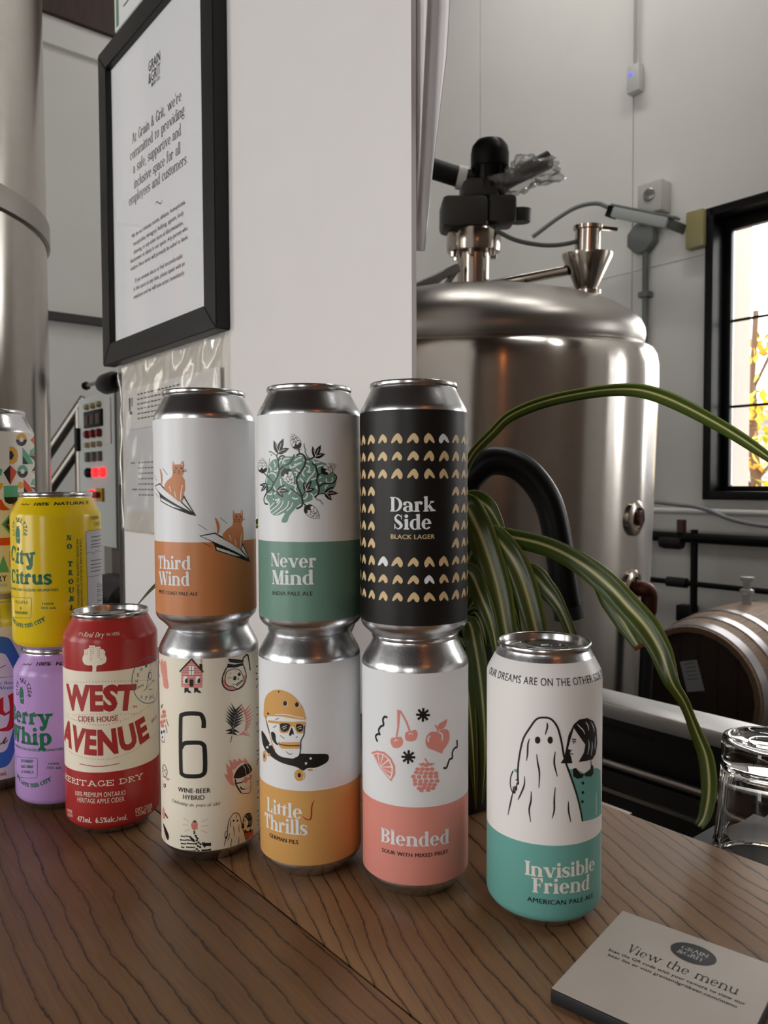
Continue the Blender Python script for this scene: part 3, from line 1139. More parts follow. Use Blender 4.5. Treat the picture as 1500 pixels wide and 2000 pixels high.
# flat print on each can: positions in mm, (distance round the can, height above its base)
ART = {
 'TW': [
  ('P','cat_print#1',2,'tworange',0,[(-13.4,110.4),(-11.9,108.1),(-8.4,108),(-6.3,110.5),(-5.5,108.2),(-5.7,103.4),(-6.9,100.8),(-5.3,98.3),(-5.1,92.6),(-7.4,84.4),(-9.7,84.8),(-17.8,90.4),(-21.4,93.2),(-20.7,95.6),(-18.2,98.1),(-14.4,100.3),(-13.5,103.2),(-13.9,106.1)]),
  ('L','cat_print#1',2,'tworange',1.7,1,1,[(-25.7,105.6),(-24.4,102.6),(-23.8,98.8),(-24.5,94.5)]),
  ('P','paper_plane_print#1',1,'ink',0,[(-35.7,94.5),(-26,96.4),(-17.8,91.4),(-6.7,84.9),(-7.1,89.3),(-6,88.9),(1.9,75.6),(-1.6,76.3),(-13.6,80.5),(-25.5,84.8),(-26.6,89),(-28.5,90.8)]),
  ('P','paper_plane_print#1',2,'labelw',0,[(-34.3,94.2),(-26.2,95.5),(-17.8,90.2),(-8.7,84.8),(-1.6,78.4),(-13.5,84.2),(-25.7,90)]),
  ('P','paper_plane_print#1',2,'labelw',0,[(-25.3,87.1),(-17.8,84.4),(-7.5,79.9),(-13.6,81.2),(-24.8,85.3)]),
  ('P','paper_plane_print#1',2,'labelw',0,[(-6,87.2),(-0.4,78.3),(-7,84.4)]),
  ('L','cat_print#1',3,'labelw',0.5,1,0,[(-16.7,94.4),(-16,93),(-15.3,91)]),
  ('L','cat_print#1',3,'labelw',0.5,1,0,[(-12.4,91.3),(-12.1,89.3),(-11.4,87.3)]),
  ('L','cat_print#1',3,'labelw',0.5,1,0,[(-6.6,95.1),(-7.6,91.8),(-8.3,86)]),
  ('P','cat_print#1',3,'labelw',0,[(-13.1,109.5),(-12.1,107.9),(-12.7,107.7)]),
  ('P','cat_print#1',3,'labelw',0,[(-6.8,109.6),(-6.4,107.7),(-7.6,107.7)]),
  ('L','cat_print#1',3,'ink',0.6,0,0,[(-11.7,106),(-10.3,105.8)]),
  ('L','cat_print#1',3,'ink',0.6,0,0,[(-11.3,105.5),(-10.7,105.5)]),
  ('L','cat_print#1',3,'ink',0.6,0,0,[(-8.1,105.9),(-6.5,105.7)]),
  ('L','cat_print#1',3,'ink',0.6,0,0,[(-7.6,105.4),(-7,105.4)]),
  ('L','cat_print#1',3,'ink',0.3,0,0,[(-9.9,104.2),(-8.4,104.2)]),
  ('L','cat_print#1',3,'ink',0.3,0,0,[(-9.1,104.2),(-9.1,102.7),(-10.3,102.5)]),
  ('L','cat_print#1',3,'ink',0.3,0,0,[(-9.1,102.7),(-7.8,102.5)]),
  ('L','cat_print#1',3,'ink',0.3,0,0,[(-13.5,104.4),(-11.3,104)]),
  ('L','cat_print#1',3,'ink',0.3,0,0,[(-13.5,103.1),(-11.3,103.2)]),
  ('L','cat_print#1',3,'ink',0.3,0,0,[(-6.8,103.9),(-4,104.9)]),
  ('L','cat_print#1',3,'ink',0.3,0,0,[(-6.8,103.4),(-3.7,103.9)]),
  ('L','paper_plane_print#1',2,'ink',0.4,0,1,[(-22.6,105.7),(-17.9,101.7)]),
  ('L','paper_plane_print#1',2,'ink',0.4,0,1,[(-36.2,101.8),(-30.7,98)]),
  ('L','paper_plane_print#1',2,'ink',0.4,0,1,[(-34,90.4),(-28.2,87.3)]),
  ('P','cat_print#2',2,'tworange',0,[(25.7,79.1),(27.2,76.8),(30.7,76.7),(32.8,79.2),(33.6,76.9),(33.4,72.1),(32.2,69.5),(33.8,67),(34,61.3),(31.7,53.1),(29.4,53.5),(21.3,59.1),(17.7,61.9),(18.4,64.3),(20.9,66.8),(24.7,69),(25.6,71.9),(25.2,74.8)]),
  ('L','cat_print#2',2,'tworange',1.7,1,1,[(13.4,74.3),(14.7,71.3),(15.3,67.5),(14.6,63.2)]),
  ('P','paper_plane_print#2',1,'ink',0,[(3.4,63.2),(13.1,65.1),(21.3,60.1),(32.4,53.6),(32,58),(33.1,57.6),(41,44.3),(37.5,45),(25.5,49.2),(13.6,53.5),(12.5,57.7),(10.6,59.5)]),
  ('P','paper_plane_print#2',2,'labelw',0,[(4.8,62.9),(12.9,64.2),(21.3,58.9),(30.4,53.5),(37.5,47.1),(25.6,52.9),(13.4,58.7)]),
  ('P','paper_plane_print#2',2,'labelw',0,[(13.8,55.8),(21.3,53.1),(31.6,48.6),(25.5,49.9),(14.3,54)]),
  ('P','paper_plane_print#2',2,'labelw',0,[(33.1,55.9),(38.7,47),(32.1,53.1)]),
  ('L','cat_print#2',3,'labelw',0.5,1,0,[(22.4,63.1),(23.1,61.7),(23.8,59.7)]),
  ('L','cat_print#2',3,'labelw',0.5,1,0,[(26.7,60),(27,58),(27.7,56)]),
  ('L','cat_print#2',3,'labelw',0.5,1,0,[(32.5,63.8),(31.5,60.5),(30.8,54.7)]),
  ('P','cat_print#2',3,'labelw',0,[(26,78.2),(27,76.6),(26.4,76.4)]),
  ('P','cat_print#2',3,'labelw',0,[(32.3,78.3),(32.7,76.4),(31.5,76.4)]),
  ('L','cat_print#2',3,'ink',0.6,0,0,[(27.4,74.7),(28.8,74.5)]),
  ('L','cat_print#2',3,'ink',0.6,0,0,[(27.8,74.2),(28.4,74.2)]),
  ('L','cat_print#2',3,'ink',0.6,0,0,[(31,74.6),(32.6,74.4)]),
  ('L','cat_print#2',3,'ink',0.6,0,0,[(31.5,74.1),(32.1,74.1)]),
  ('L','cat_print#2',3,'ink',0.3,0,0,[(29.2,72.9),(30.7,72.9)]),
  ('L','cat_print#2',3,'ink',0.3,0,0,[(30,72.9),(30,71.4),(28.8,71.2)]),
  ('L','cat_print#2',3,'ink',0.3,0,0,[(30,71.4),(31.3,71.2)]),
  ('L','cat_print#2',3,'ink',0.3,0,0,[(25.6,73.1),(27.8,72.7)]),
  ('L','cat_print#2',3,'ink',0.3,0,0,[(25.6,71.8),(27.8,71.9)]),
  ('L','cat_print#2',3,'ink',0.3,0,0,[(32.3,72.6),(35.1,73.6)]),
  ('L','cat_print#2',3,'ink',0.3,0,0,[(32.3,72.1),(35.4,72.6)]),
  ('L','paper_plane_print#2',2,'ink',0.4,0,1,[(16.5,74.4),(21.2,70.4)]),
  ('L','paper_plane_print#2',2,'ink',0.4,0,1,[(2.9,70.5),(8.4,66.7)]),
  ('L','paper_plane_print#2',2,'ink',0.4,0,1,[(5.1,59.1),(10.9,56)]),
  ('T','lettering',2,'labelw','heavy','Third',(-29.5,41.3),(-13.1,41.8),(-1.9,41.8),8.4),
  ('T','lettering',2,'labelw','heavy','Wind',(-28.9,30.8),(-13.9,31.4),(-2.8,31.5),8.8),
  ('T','lettering',2,'ink','sansb','WEST COAST PALE ALE',None,(-11.7,25.4),(2.1,25.4),2.2),
 ],
 'NM': [
  ('P','brain_print',1,'nmgreen',1,[(-23.6,108.5),(-20.5,110.5),(-16,110.9),(-12.4,112.2),(-7.7,112.1),(-2.4,112.5),(3.7,111.2),(9.7,109),(14.2,107.3),(17,104.3),(19,100.8),(19.9,96.9),(18.4,93),(15.5,91),(12.3,89.8),(6.7,89.8),(5.2,86.6),(2.6,84.9),(-0.8,84),(-3.5,82.9),(-5.7,80.8),(-9.4,76.6),(-11.3,72.5),(-14.8,72.4),(-14.3,74.8),(-12.5,78.1),(-16.4,76.8),(-19.7,76.3),(-22.8,77.3),(-24.4,80.8),(-24.7,83.9),(-28.4,86.9),(-28.3,89.6),(-27.5,92.2),(-29.1,96.6),(-27.4,100.2),(-25.8,104.6)]),
  ('L','brain_print',2,'labelw',0.8,1,0,[(-20.5,109.3),(-19.3,107.1),(-19.7,105.8)]),
  ('L','brain_print',2,'labelw',0.8,1,0,[(-16.6,107.9),(-15.5,109.6),(-14.2,110.3)]),
  ('L','brain_print',2,'labelw',0.8,1,0,[(-13.5,107.9),(-13.4,109.6),(-11.5,110.9),(-9.1,111)]),
  ('L','brain_print',2,'labelw',0.8,1,0,[(-12.5,107.6),(-12,108.9)]),
  ('L','brain_print',2,'labelw',0.8,1,0,[(-5.9,109.5),(-4.1,110.8),(-1.5,111.6)]),
  ('L','brain_print',2,'labelw',0.8,1,0,[(-6.4,107.4),(-3.7,107.5),(-1.7,108.6)]),
  ('L','brain_print',2,'labelw',0.8,1,0,[(-9.1,106.9),(-8.2,105.6),(-5.9,106.1),(-3.3,108.2)]),
  ('L','brain_print',2,'labelw',0.8,1,0,[(-8.2,104.8),(-8.7,106.5)]),
  ('L','brain_print',2,'labelw',0.8,1,0,[(-20.3,103.6),(-17.7,103.6),(-17.1,105.3)]),
  ('L','brain_print',2,'labelw',0.8,1,0,[(-24.4,106.3),(-22.7,104.9),(-23.1,103.6)]),
  ('L','brain_print',2,'labelw',0.8,1,0,[(-25.8,101.5),(-21.8,102.3),(-19.1,101),(-18.9,98.8),(-20.6,97.1)]),
  ('L','brain_print',2,'labelw',0.8,1,0,[(-26.6,99.3),(-27.4,96.6)]),
  ('L','brain_print',2,'labelw',0.8,1,0,[(-15.3,98.8),(-15.1,96.2),(-14.4,94.4)]),
  ('L','brain_print',2,'labelw',0.8,1,0,[(-13.6,94),(-11.6,93.1)]),
  ('L','brain_print',2,'labelw',0.8,1,0,[(-6.4,102.6),(-4.6,102.2),(-5.1,100.4)]),
  ('L','brain_print',2,'labelw',0.8,1,0,[(-5.1,104.8),(-3.3,103.4),(-1.6,103),(0.6,105.2)]),
  ('L','brain_print',2,'labelw',0.8,1,0,[(-1.1,103),(-0.9,101.3),(0.1,100)]),
  ('L','brain_print',2,'labelw',0.8,1,0,[(0.6,106.9),(2.8,106),(3,103.9),(1.7,102.8),(4,102.8)]),
  ('L','brain_print',2,'labelw',0.8,1,0,[(-0.6,109.9),(1.1,109.5),(2.8,108.8)]),
  ('L','brain_print',2,'labelw',0.8,1,0,[(5,110.3),(6.2,108.6),(9.1,108.6)]),
  ('L','brain_print',2,'labelw',0.8,1,0,[(6.2,108.6),(5.8,107.5)]),
  ('L','brain_print',2,'labelw',0.8,1,0,[(7.5,105.1),(8.8,106.4),(11.5,106.9)]),
  ('L','brain_print',2,'labelw',0.8,1,0,[(6.2,103.4),(4.5,100.8),(2.7,99.1),(1.4,96.5)]),
  ('L','brain_print',2,'labelw',0.8,1,0,[(4,98.2),(6.2,98.7),(7.3,99.1)]),
  ('L','brain_print',2,'labelw',0.8,1,0,[(-2.9,99.1),(-1.2,97.4),(-0.7,96.5)]),
  ('L','brain_print',2,'labelw',0.8,1,0,[(8.8,99.1),(10.1,100)]),
  ('L','brain_print',2,'labelw',0.8,1,0,[(13.2,98.7),(13.5,96.7),(15.5,96.3),(17.2,97.3),(17,99.5)]),
  ('L','brain_print',2,'labelw',0.8,1,0,[(8.8,96.1),(10.3,96.5)]),
  ('L','brain_print',2,'labelw',0.8,1,0,[(12.3,92.6),(12.8,93.9),(14.1,94.7)]),
  ('L','brain_print',2,'labelw',0.8,1,0,[(7,92.6),(7.4,94.3)]),
  ('L','brain_print',2,'labelw',0.8,1,0,[(6.6,94.3),(7.4,92.2)]),
  ('L','brain_print',2,'labelw',0.8,1,0,[(-6.9,94.4),(-5.1,94.8),(-5.8,92.2),(-4.7,90.9)]),
  ('L','brain_print',2,'labelw',0.8,1,0,[(-10,89.2),(-8.3,91.4)]),
  ('L','brain_print',2,'labelw',0.8,1,0,[(-7.7,87.5),(-6.1,86.6),(-3.9,86.8)]),
  ('L','brain_print',2,'labelw',0.8,1,0,[(-1.7,86.6),(0.5,87),(1.6,88.8),(1.4,90.3)]),
  ('L','brain_print',2,'labelw',0.8,1,0,[(4.8,86.6),(5.2,88.3),(3.5,90)]),
  ('L','brain_print',2,'labelw',0.8,1,0,[(-5.1,99.1),(-3.4,97.4)]),
  ('L','brain_print',2,'labelw',0.8,1,0,[(-26.8,89.6),(-23.3,89.2),(-22,90.5)]),
  ('L','brain_print',2,'labelw',0.8,1,0,[(-23.8,94.4),(-26.7,94.4)]),
  ('L','brain_print',2,'labelw',0.8,1,0,[(-20.7,89.2),(-19,90.9),(-20.7,94.4)]),
  ('L','brain_print',2,'labelw',0.8,1,0,[(-28.4,86.5),(-27.6,89.1)]),
  ('L','brain_print',2,'labelw',0.8,1,0,[(-21.4,86.5),(-19,85.7),(-16.3,86.4),(-18.5,83.9)]),
  ('L','brain_print',2,'labelw',0.6,1,0,[(-24.4,81.2),(-22.1,83),(-20.2,84.4)]),
  ('L','brain_print',2,'labelw',0.6,1,0,[(-23.7,79),(-18.5,82.2),(-15.5,85.3)]),
  ('L','brain_print',2,'labelw',0.6,1,0,[(-22.1,77.3),(-15.8,81.4),(-13.4,85.3)]),
  ('L','brain_print',2,'labelw',0.6,1,0,[(-19.4,76.7),(-13.2,80.1),(-10.8,82.3),(-9.8,85.3)]),
  ('L','brain_print',2,'labelw',0.6,1,0,[(-11.3,79.2),(-8.4,81.8),(-7.3,84.4)]),
  ('L','vine_print',3,'ink',1.1,1,0,[(-4.8,112.7),(-2.3,113.7),(0.2,112),(0.6,108.6),(-1.1,104.3),(-3.8,100.9),(-4.7,97.8),(-3.8,93.5),(-2.1,89.6),(-1.3,85.3),(-1.9,82.3),(-5,80.6)]),
  ('L','vine_print',3,'ink',0.7,1,0,[(1.1,109.7),(3.7,110.8),(5.8,111.6)]),
  ('L','vine_print',3,'ink',0.7,1,0,[(-3,114),(-3.4,116.8)]),
  ('L','vine_print',3,'ink',0.4,1,0,[(-0.1,119.8),(-0.1,118.1),(0.7,115.9),(0.3,115.1),(1.1,113.3),(2.4,111.4)]),
  ('L','vine_print',3,'ink',0.9,1,0,[(-12.2,112.2),(-14.4,112.6),(-16.6,110.9),(-16.8,107),(-16.3,103.6),(-17.7,100.1),(-20.7,96.2),(-22.6,92.7),(-27.5,90),(-30.6,86.4),(-29.3,83.6),(-26.1,83.2)]),
  ('L','vine_print',3,'ink',0.6,1,0,[(-16.1,104.4),(-14,106.1),(-9.6,107.8),(-7.3,110.4),(-6.1,113.4)]),
  ('L','vine_print',3,'ink',0.6,1,0,[(-17.1,110.1),(-18.1,112.7),(-17,114.2)]),
  ('L','vine_print',3,'ink',0.5,1,0,[(-18.1,112.7),(-20.4,114.1),(-22.6,115.2),(-24.6,115.3)]),
  ('L','vine_print',3,'ink',0.6,1,0,[(-20.7,96.6),(-24.5,99.3),(-30.7,102.6)]),
  ('L','vine_print',3,'ink',0.4,1,0,[(-22.9,92.7),(-25.2,94.9),(-27.4,95.3)]),
  ('L','vine_print',3,'ink',0.6,1,0,[(-21.9,92.2),(-18.4,90.9)]),
  ('L','vine_print',3,'ink',0.3,1,0,[(-21.3,92),(-21.1,88.7),(-20.2,86.1),(-18.8,82.8)]),
  ('L','vine_print',3,'ink',0.5,1,0,[(-15.5,104),(-13.5,105.7),(-12,104.4)]),
  ('L','vine_print',3,'ink',0.9,1,0,[(4.5,107.9),(6.7,106.4),(7.5,103.4),(7.9,100.8),(7.2,97.4),(8.5,93.9),(8.3,90),(5.9,87.4)]),
  ('L','vine_print',3,'ink',0.8,1,0,[(8.7,93.9),(11.9,95.8),(17,96),(19.7,98.2),(19.7,100.4),(18.5,101.3)]),
  ('L','vine_print',3,'ink',0.6,1,0,[(7.7,99.5),(8.8,101.3),(11,102.1)]),
  ('L','vine_print',3,'ink',0.6,1,0,[(7,88.3),(8.7,89.4),(12.3,89.8)]),
  ('L','vine_print',3,'ink',0.4,1,0,[(6.5,87.4),(7.8,85.7),(9.1,85.7),(11.1,83)]),
  ('L','vine_print',3,'ink',0.6,1,0,[(-1.2,88.3),(0.5,91.4)]),
  ('L','vine_print',3,'ink',0.5,1,0,[(-1.7,87.5),(-5.2,90.5),(-8.8,93.1)]),
  ('L','vine_print',3,'ink',0.7,1,0,[(-1.3,84.4),(0.9,82.3)]),
  ('L','vine_print',3,'ink',0.4,1,0,[(0.9,81.4),(-0.4,81.8)]),
  ('L','vine_print',3,'ink',0.3,1,0,[(-5.2,116),(-3.2,116.2),(-1.5,116.6)]),
  ('L','vine_print',3,'ink',0.3,1,0,[(-23.9,111.5),(-25.1,105.9),(-23.8,100.1)]),
  ('P','vine_print',3,'ink',0,[(-8.2,110.8),(-8.3,110.6),(-8.4,110.4),(-8.5,110.3),(-8.8,110.2),(-9,110.2),(-9.2,110.3),(-9.4,110.4),(-9.5,110.6),(-9.5,110.8),(-9.5,111),(-9.4,111.2),(-9.2,111.4),(-9,111.4),(-8.7,111.4),(-8.5,111.3),(-8.4,111.2),(-8.3,111)]),
  ('P','vine_print',4,'labelw',0,[(-8.5,110.8),(-8.5,110.7),(-8.6,110.6),(-8.7,110.5),(-8.8,110.5),(-8.9,110.5),(-9.1,110.5),(-9.2,110.6),(-9.2,110.7),(-9.3,110.8),(-9.2,111),(-9.2,111.1),(-9.1,111.2),(-8.9,111.2),(-8.8,111.2),(-8.7,111.2),(-8.6,111.1),(-8.5,111)]),
  ('P','vine_print',3,'ink',0,[(1.2,116),(1.2,115.8),(1.1,115.7),(1,115.6),(0.8,115.5),(0.6,115.5),(0.4,115.6),(0.3,115.7),(0.2,115.8),(0.2,116),(0.2,116.2),(0.3,116.3),(0.4,116.5),(0.6,116.5),(0.8,116.5),(1,116.5),(1.1,116.3),(1.2,116.2)]),
  ('P','vine_print',4,'labelw',0,[(1,116),(1,115.9),(0.9,115.8),(0.9,115.7),(0.8,115.7),(0.6,115.7),(0.5,115.7),(0.5,115.8),(0.4,115.9),(0.4,116),(0.4,116.1),(0.5,116.2),(0.5,116.3),(0.6,116.3),(0.8,116.3),(0.9,116.3),(0.9,116.2),(1,116.1)]),
  ('P','vine_print',3,'ink',0,[(6.6,104.3),(6.6,104.1),(6.4,103.9),(6.3,103.8),(6.1,103.7),(5.9,103.7),(5.7,103.8),(5.5,103.9),(5.4,104.1),(5.4,104.3),(5.4,104.5),(5.5,104.7),(5.7,104.8),(5.9,104.9),(6.1,104.9),(6.3,104.8),(6.5,104.7),(6.6,104.5)]),
  ('P','vine_print',4,'labelw',0,[(6.4,104.3),(6.3,104.2),(6.3,104),(6.2,104),(6,103.9),(5.9,103.9),(5.8,104),(5.7,104),(5.6,104.2),(5.6,104.3),(5.6,104.4),(5.7,104.5),(5.8,104.6),(5.9,104.7),(6.1,104.7),(6.2,104.6),(6.3,104.5),(6.3,104.4)]),
  ('P','vine_print',3,'ink',0,[(-5.5,89.6),(-5.5,89.4),(-5.6,89.3),(-5.8,89.1),(-6,89),(-6.2,89),(-6.4,89.1),(-6.6,89.3),(-6.7,89.4),(-6.7,89.6),(-6.7,89.8),(-6.6,90),(-6.4,90.2),(-6.2,90.2),(-6,90.2),(-5.8,90.2),(-5.6,90),(-5.5,89.8)]),
  ('P','vine_print',4,'labelw',0,[(-5.7,89.6),(-5.7,89.5),(-5.8,89.4),(-5.9,89.3),(-6,89.3),(-6.2,89.3),(-6.3,89.3),(-6.4,89.4),(-6.5,89.5),(-6.5,89.6),(-6.4,89.8),(-6.4,89.9),(-6.3,90),(-6.1,90),(-6,90),(-5.9,90),(-5.8,89.9),(-5.7,89.8)]),
  ('P','vine_print',3,'ink',0,[(9.4,85.9),(9.4,85.7),(9.3,85.6),(9.2,85.4),(9,85.4),(8.8,85.4),(8.6,85.4),(8.5,85.6),(8.4,85.7),(8.4,85.9),(8.4,86.1),(8.5,86.2),(8.6,86.3),(8.8,86.4),(9,86.4),(9.2,86.3),(9.3,86.2),(9.4,86.1)]),
  ('P','vine_print',4,'labelw',0,[(9.2,85.9),(9.2,85.8),(9.2,85.7),(9.1,85.6),(9,85.6),(8.8,85.6),(8.7,85.6),(8.7,85.7),(8.6,85.8),(8.6,85.9),(8.6,86),(8.7,86.1),(8.7,86.2),(8.8,86.2),(9,86.2),(9.1,86.2),(9.2,86.1),(9.2,86)]),
  ('P','vine_print',3,'ink',0,[(-21.7,113.5),(-21.7,113.3),(-21.8,113.1),(-22,113),(-22.3,113),(-22.5,113),(-22.8,113),(-23,113.2),(-23.1,113.3),(-23.2,113.5),(-23.1,113.7),(-23,113.8),(-22.8,113.9),(-22.5,114),(-22.3,114),(-22,113.9),(-21.8,113.8),(-21.7,113.6)]),
  ('P','vine_print',4,'labelw',0,[(-21.9,113.5),(-22,113.4),(-22.1,113.3),(-22.2,113.2),(-22.3,113.2),(-22.5,113.2),(-22.7,113.2),(-22.8,113.3),(-22.9,113.4),(-22.9,113.5),(-22.9,113.6),(-22.8,113.7),(-22.6,113.8),(-22.5,113.8),(-22.3,113.8),(-22.2,113.8),(-22,113.7),(-22,113.6)]),
  ('P','vine_print',3,'ink',0,[(-17,113.9),(-18.8,115),(-20.3,117.1),(-20.6,119.1),(-20.3,122.2),(-18.4,120),(-17.3,117.8),(-16.9,119.8),(-15.5,121.3),(-13.1,123.1),(-13,120.3),(-13.8,117),(-12,117.5),(-9.3,117.1),(-11.7,114.7),(-14.5,113.5)]),
  ('L','vine_print',4,'labelw',0.3,0,0,[(-16.9,114.2),(-14.6,120.4)]),
  ('L','vine_print',4,'labelw',0.3,0,0,[(-16.6,115),(-18.8,119.6)]),
  ('L','vine_print',4,'labelw',0.3,0,0,[(-16.6,115),(-11.8,116.5)]),
  ('P','vine_print',3,'ink',0,[(6.3,111.2),(5.2,112.1),(4.5,114.1),(4.4,115.8),(4.9,118.4),(5.9,116.5),(6.5,114.5),(6.9,116.3),(8,117.5),(9.9,119),(9.8,116.5),(8.9,113.7),(10.3,114.1),(12.5,113.6),(10.4,111.6),(8.2,110.7)]),
  ('L','vine_print',4,'labelw',0.3,0,0,[(6.4,111.4),(8.6,116.7)]),
  ('L','vine_print',4,'labelw',0.3,0,0,[(6.7,112.1),(5.6,116.2)]),
  ('L','vine_print',4,'labelw',0.3,0,0,[(6.7,112.1),(10.4,113.2)]),
  ('P','vine_print',3,'ink',0,[(0.5,90.8),(-0.5,91.8),(-1,93.6),(-1,95.2),(-0.3,97.6),(0.5,95.8),(0.9,93.9),(1.4,95.5),(2.5,96.6),(4.3,97.8),(4,95.5),(3.1,93),(4.3,93.2),(6.2,92.6),(4.2,90.9),(2.1,90.3)]),
  ('L','vine_print',4,'labelw',0.3,0,0,[(0.6,91),(3,95.7)]),
  ('L','vine_print',4,'labelw',0.3,0,0,[(0.9,91.6),(0.2,95.5)]),
  ('L','vine_print',4,'labelw',0.3,0,0,[(0.9,91.6),(4.3,92.3)]),
  ('P','vine_print',3,'ink',0,[(-18.3,91.4),(-17.8,92.7),(-16.1,94),(-14.4,94.7),(-11.8,95.2),(-13.2,93.7),(-14.8,92.5),(-13,92.8),(-11.4,92.3),(-9.4,91.3),(-11.7,90.5),(-14.6,90.2),(-13.7,89.2),(-13.4,87.3),(-16.1,88.2),(-18,89.7)]),
  ('L','vine_print',4,'labelw',0.3,0,0,[(-18,91.4),(-11.9,91.5)]),
  ('L','vine_print',4,'labelw',0.3,0,0,[(-17.2,91.4),(-13.6,93.8)]),
  ('L','vine_print',4,'labelw',0.3,0,0,[(-17.2,91.4),(-14.5,88.8)]),
  ('P','vine_print',3,'ink',0,[(11.9,89.9),(12.4,91.3),(13.9,92.7),(15.5,93.4),(18.4,94),(16.8,92.3),(15.2,91.1),(17,91.4),(18.8,90.8),(21.1,89.7),(18.5,88.9),(15.4,88.5),(16.2,87.4),(16.6,85.3),(13.9,86.4),(12.2,88.1)]),
  ('L','vine_print',4,'labelw',0.3,0,0,[(12.2,89.9),(18.2,90)]),
  ('L','vine_print',4,'labelw',0.3,0,0,[(12.9,89.9),(16.4,92.5)]),
  ('L','vine_print',4,'labelw',0.3,0,0,[(12.9,89.9),(15.4,87)]),
  ('P','vine_print',3,'ink',0,[(-27.3,95.7),(-26.2,94.9),(-25.8,93.5),(-26.1,92.3),(-27.3,90.6),(-28.1,92),(-28.3,93.4),(-29.3,92.3),(-31.2,91.6),(-34.8,90.8),(-33.6,92.5),(-31.4,94.3),(-33.6,94.3),(-37.7,94.9),(-32.9,95.9),(-29.4,96.2)]),
  ('L','vine_print',4,'labelw',0.3,0,0,[(-27.4,95.5),(-31.8,92.2)]),
  ('L','vine_print',4,'labelw',0.3,0,0,[(-27.9,95.1),(-27.7,92.2)]),
  ('L','vine_print',4,'labelw',0.3,0,0,[(-27.9,95.1),(-33.5,94.9)]),
  ('P','hop_print',3,'ink',1,[(-3.5,116.7),(-6.2,116.8),(-7.8,118.6),(-8.5,121.4),(-8.1,124.4),(-7.4,125.7),(-5.5,125),(-3.4,123.2),(-2,120.8),(-1.9,118.4)]),
  ('P','hop_print',4,'labelw',1,[(-3.6,116.9),(-6.1,117),(-7.6,118.7),(-8.3,121.4),(-8,124.2),(-7.3,125.5),(-5.6,124.8),(-3.5,123.1),(-2.2,120.7),(-2.1,118.5)]),
  ('P','hop_print',5,'ink',0,[(-3.5,116.5),(-6.1,116.6),(-7.5,118.2),(-5.9,118.1),(-5.5,120.1),(-3.9,119),(-3.1,120.5),(-2.1,120.3),(-1.9,118.2)]),
  ('L','hop_print',5,'ink',0.3,0,0,[(-7.7,119.2),(-6.3,120.9),(-4.7,120.4),(-4.1,121.8),(-2.6,121.5)]),
  ('L','hop_print',5,'ink',0.3,0,0,[(-8.2,121.3),(-7.3,122.8),(-5.9,122.1),(-5.3,123.6),(-3.7,123)]),
  ('L','hop_print',5,'ink',0.3,0,0,[(-8.2,123.5),(-7.1,124.3),(-5.7,124.5)]),
  ('L','hop_print',5,'ink',0.3,0,0,[(-6.2,120.8),(-7.3,122.8)]),
  ('L','hop_print',5,'ink',0.3,0,0,[(-4,121.7),(-5.4,123.6)]),
  ('L','hop_print',5,'ink',0.3,0,0,[(-5.9,122.1),(-7.1,124.3)]),
  ('L','hop_print',5,'ink',0.3,0,0,[(-4.7,120.2),(-5.9,122.1)]),
  ('P','hop_print',3,'ink',1,[(-12.9,104.5),(-9.5,104.7),(-7.4,102.8),(-6.2,99.6),(-6.3,96.1),(-7,94.4),(-9.2,95),(-12.3,96.8),(-14.4,99.5),(-14.9,102.3)]),
  ('P','hop_print',4,'labelw',1,[(-12.7,104.3),(-9.6,104.4),(-7.6,102.6),(-6.4,99.5),(-6.5,96.2),(-7.1,94.6),(-9.2,95.2),(-12.1,97),(-14.1,99.6),(-14.6,102.2)]),
  ('P','hop_print',5,'ink',0,[(-13,104.8),(-9.6,104.9),(-7.7,103.2),(-9.7,103.1),(-10,100.8),(-12.2,101.9),(-13,100),(-14.4,100.1),(-14.9,102.5)]),
  ('L','hop_print',5,'ink',0.3,0,0,[(-7.4,102.1),(-8.9,99.9),(-10.8,100.3),(-11.5,98.5),(-13.4,98.8)]),
  ('L','hop_print',5,'ink',0.3,0,0,[(-6.5,99.6),(-7.4,97.8),(-9.1,98.5),(-9.7,96.6),(-11.8,97.1)]),
  ('L','hop_print',5,'ink',0.3,0,0,[(-6.3,97),(-7.4,95.9),(-9.1,95.6)]),
  ('L','hop_print',5,'ink',0.3,0,0,[(-9,100),(-7.4,97.8)]),
  ('L','hop_print',5,'ink',0.3,0,0,[(-11.6,98.7),(-9.6,96.6)]),
  ('L','hop_print',5,'ink',0.3,0,0,[(-9.1,98.5),(-7.4,95.9)]),
  ('L','hop_print',5,'ink',0.3,0,0,[(-11,100.5),(-9.1,98.5)]),
  ('P','hop_print',3,'ink',1,[(10.1,102.4),(10,105.1),(11.7,106.8),(14.7,107.8),(18.1,107.8),(19.8,107.2),(19.2,105.3),(17.3,102.9),(14.7,101.3),(12.1,101)]),
  ('P','hop_print',4,'labelw',1,[(10.3,102.6),(10.3,105.1),(11.9,106.7),(14.8,107.6),(18,107.6),(19.5,107.1),(18.9,105.3),(17.1,103.1),(14.6,101.5),(12.2,101.2)]),
  ('P','hop_print',5,'ink',0,[(9.9,102.3),(9.8,105),(11.4,106.6),(11.4,105),(13.6,104.7),(12.5,103),(14.3,102.4),(14.2,101.3),(11.9,100.9)]),
  ('L','hop_print',5,'ink',0.3,0,0,[(12.4,106.8),(14.4,105.6),(14,104),(15.7,103.5),(15.4,102)]),
  ('L','hop_print',5,'ink',0.3,0,0,[(14.7,107.6),(16.4,106.8),(15.7,105.4),(17.6,104.9),(17,103.3)]),
  ('L','hop_print',5,'ink',0.3,0,0,[(17.2,107.8),(18.2,106.8),(18.6,105.5)]),
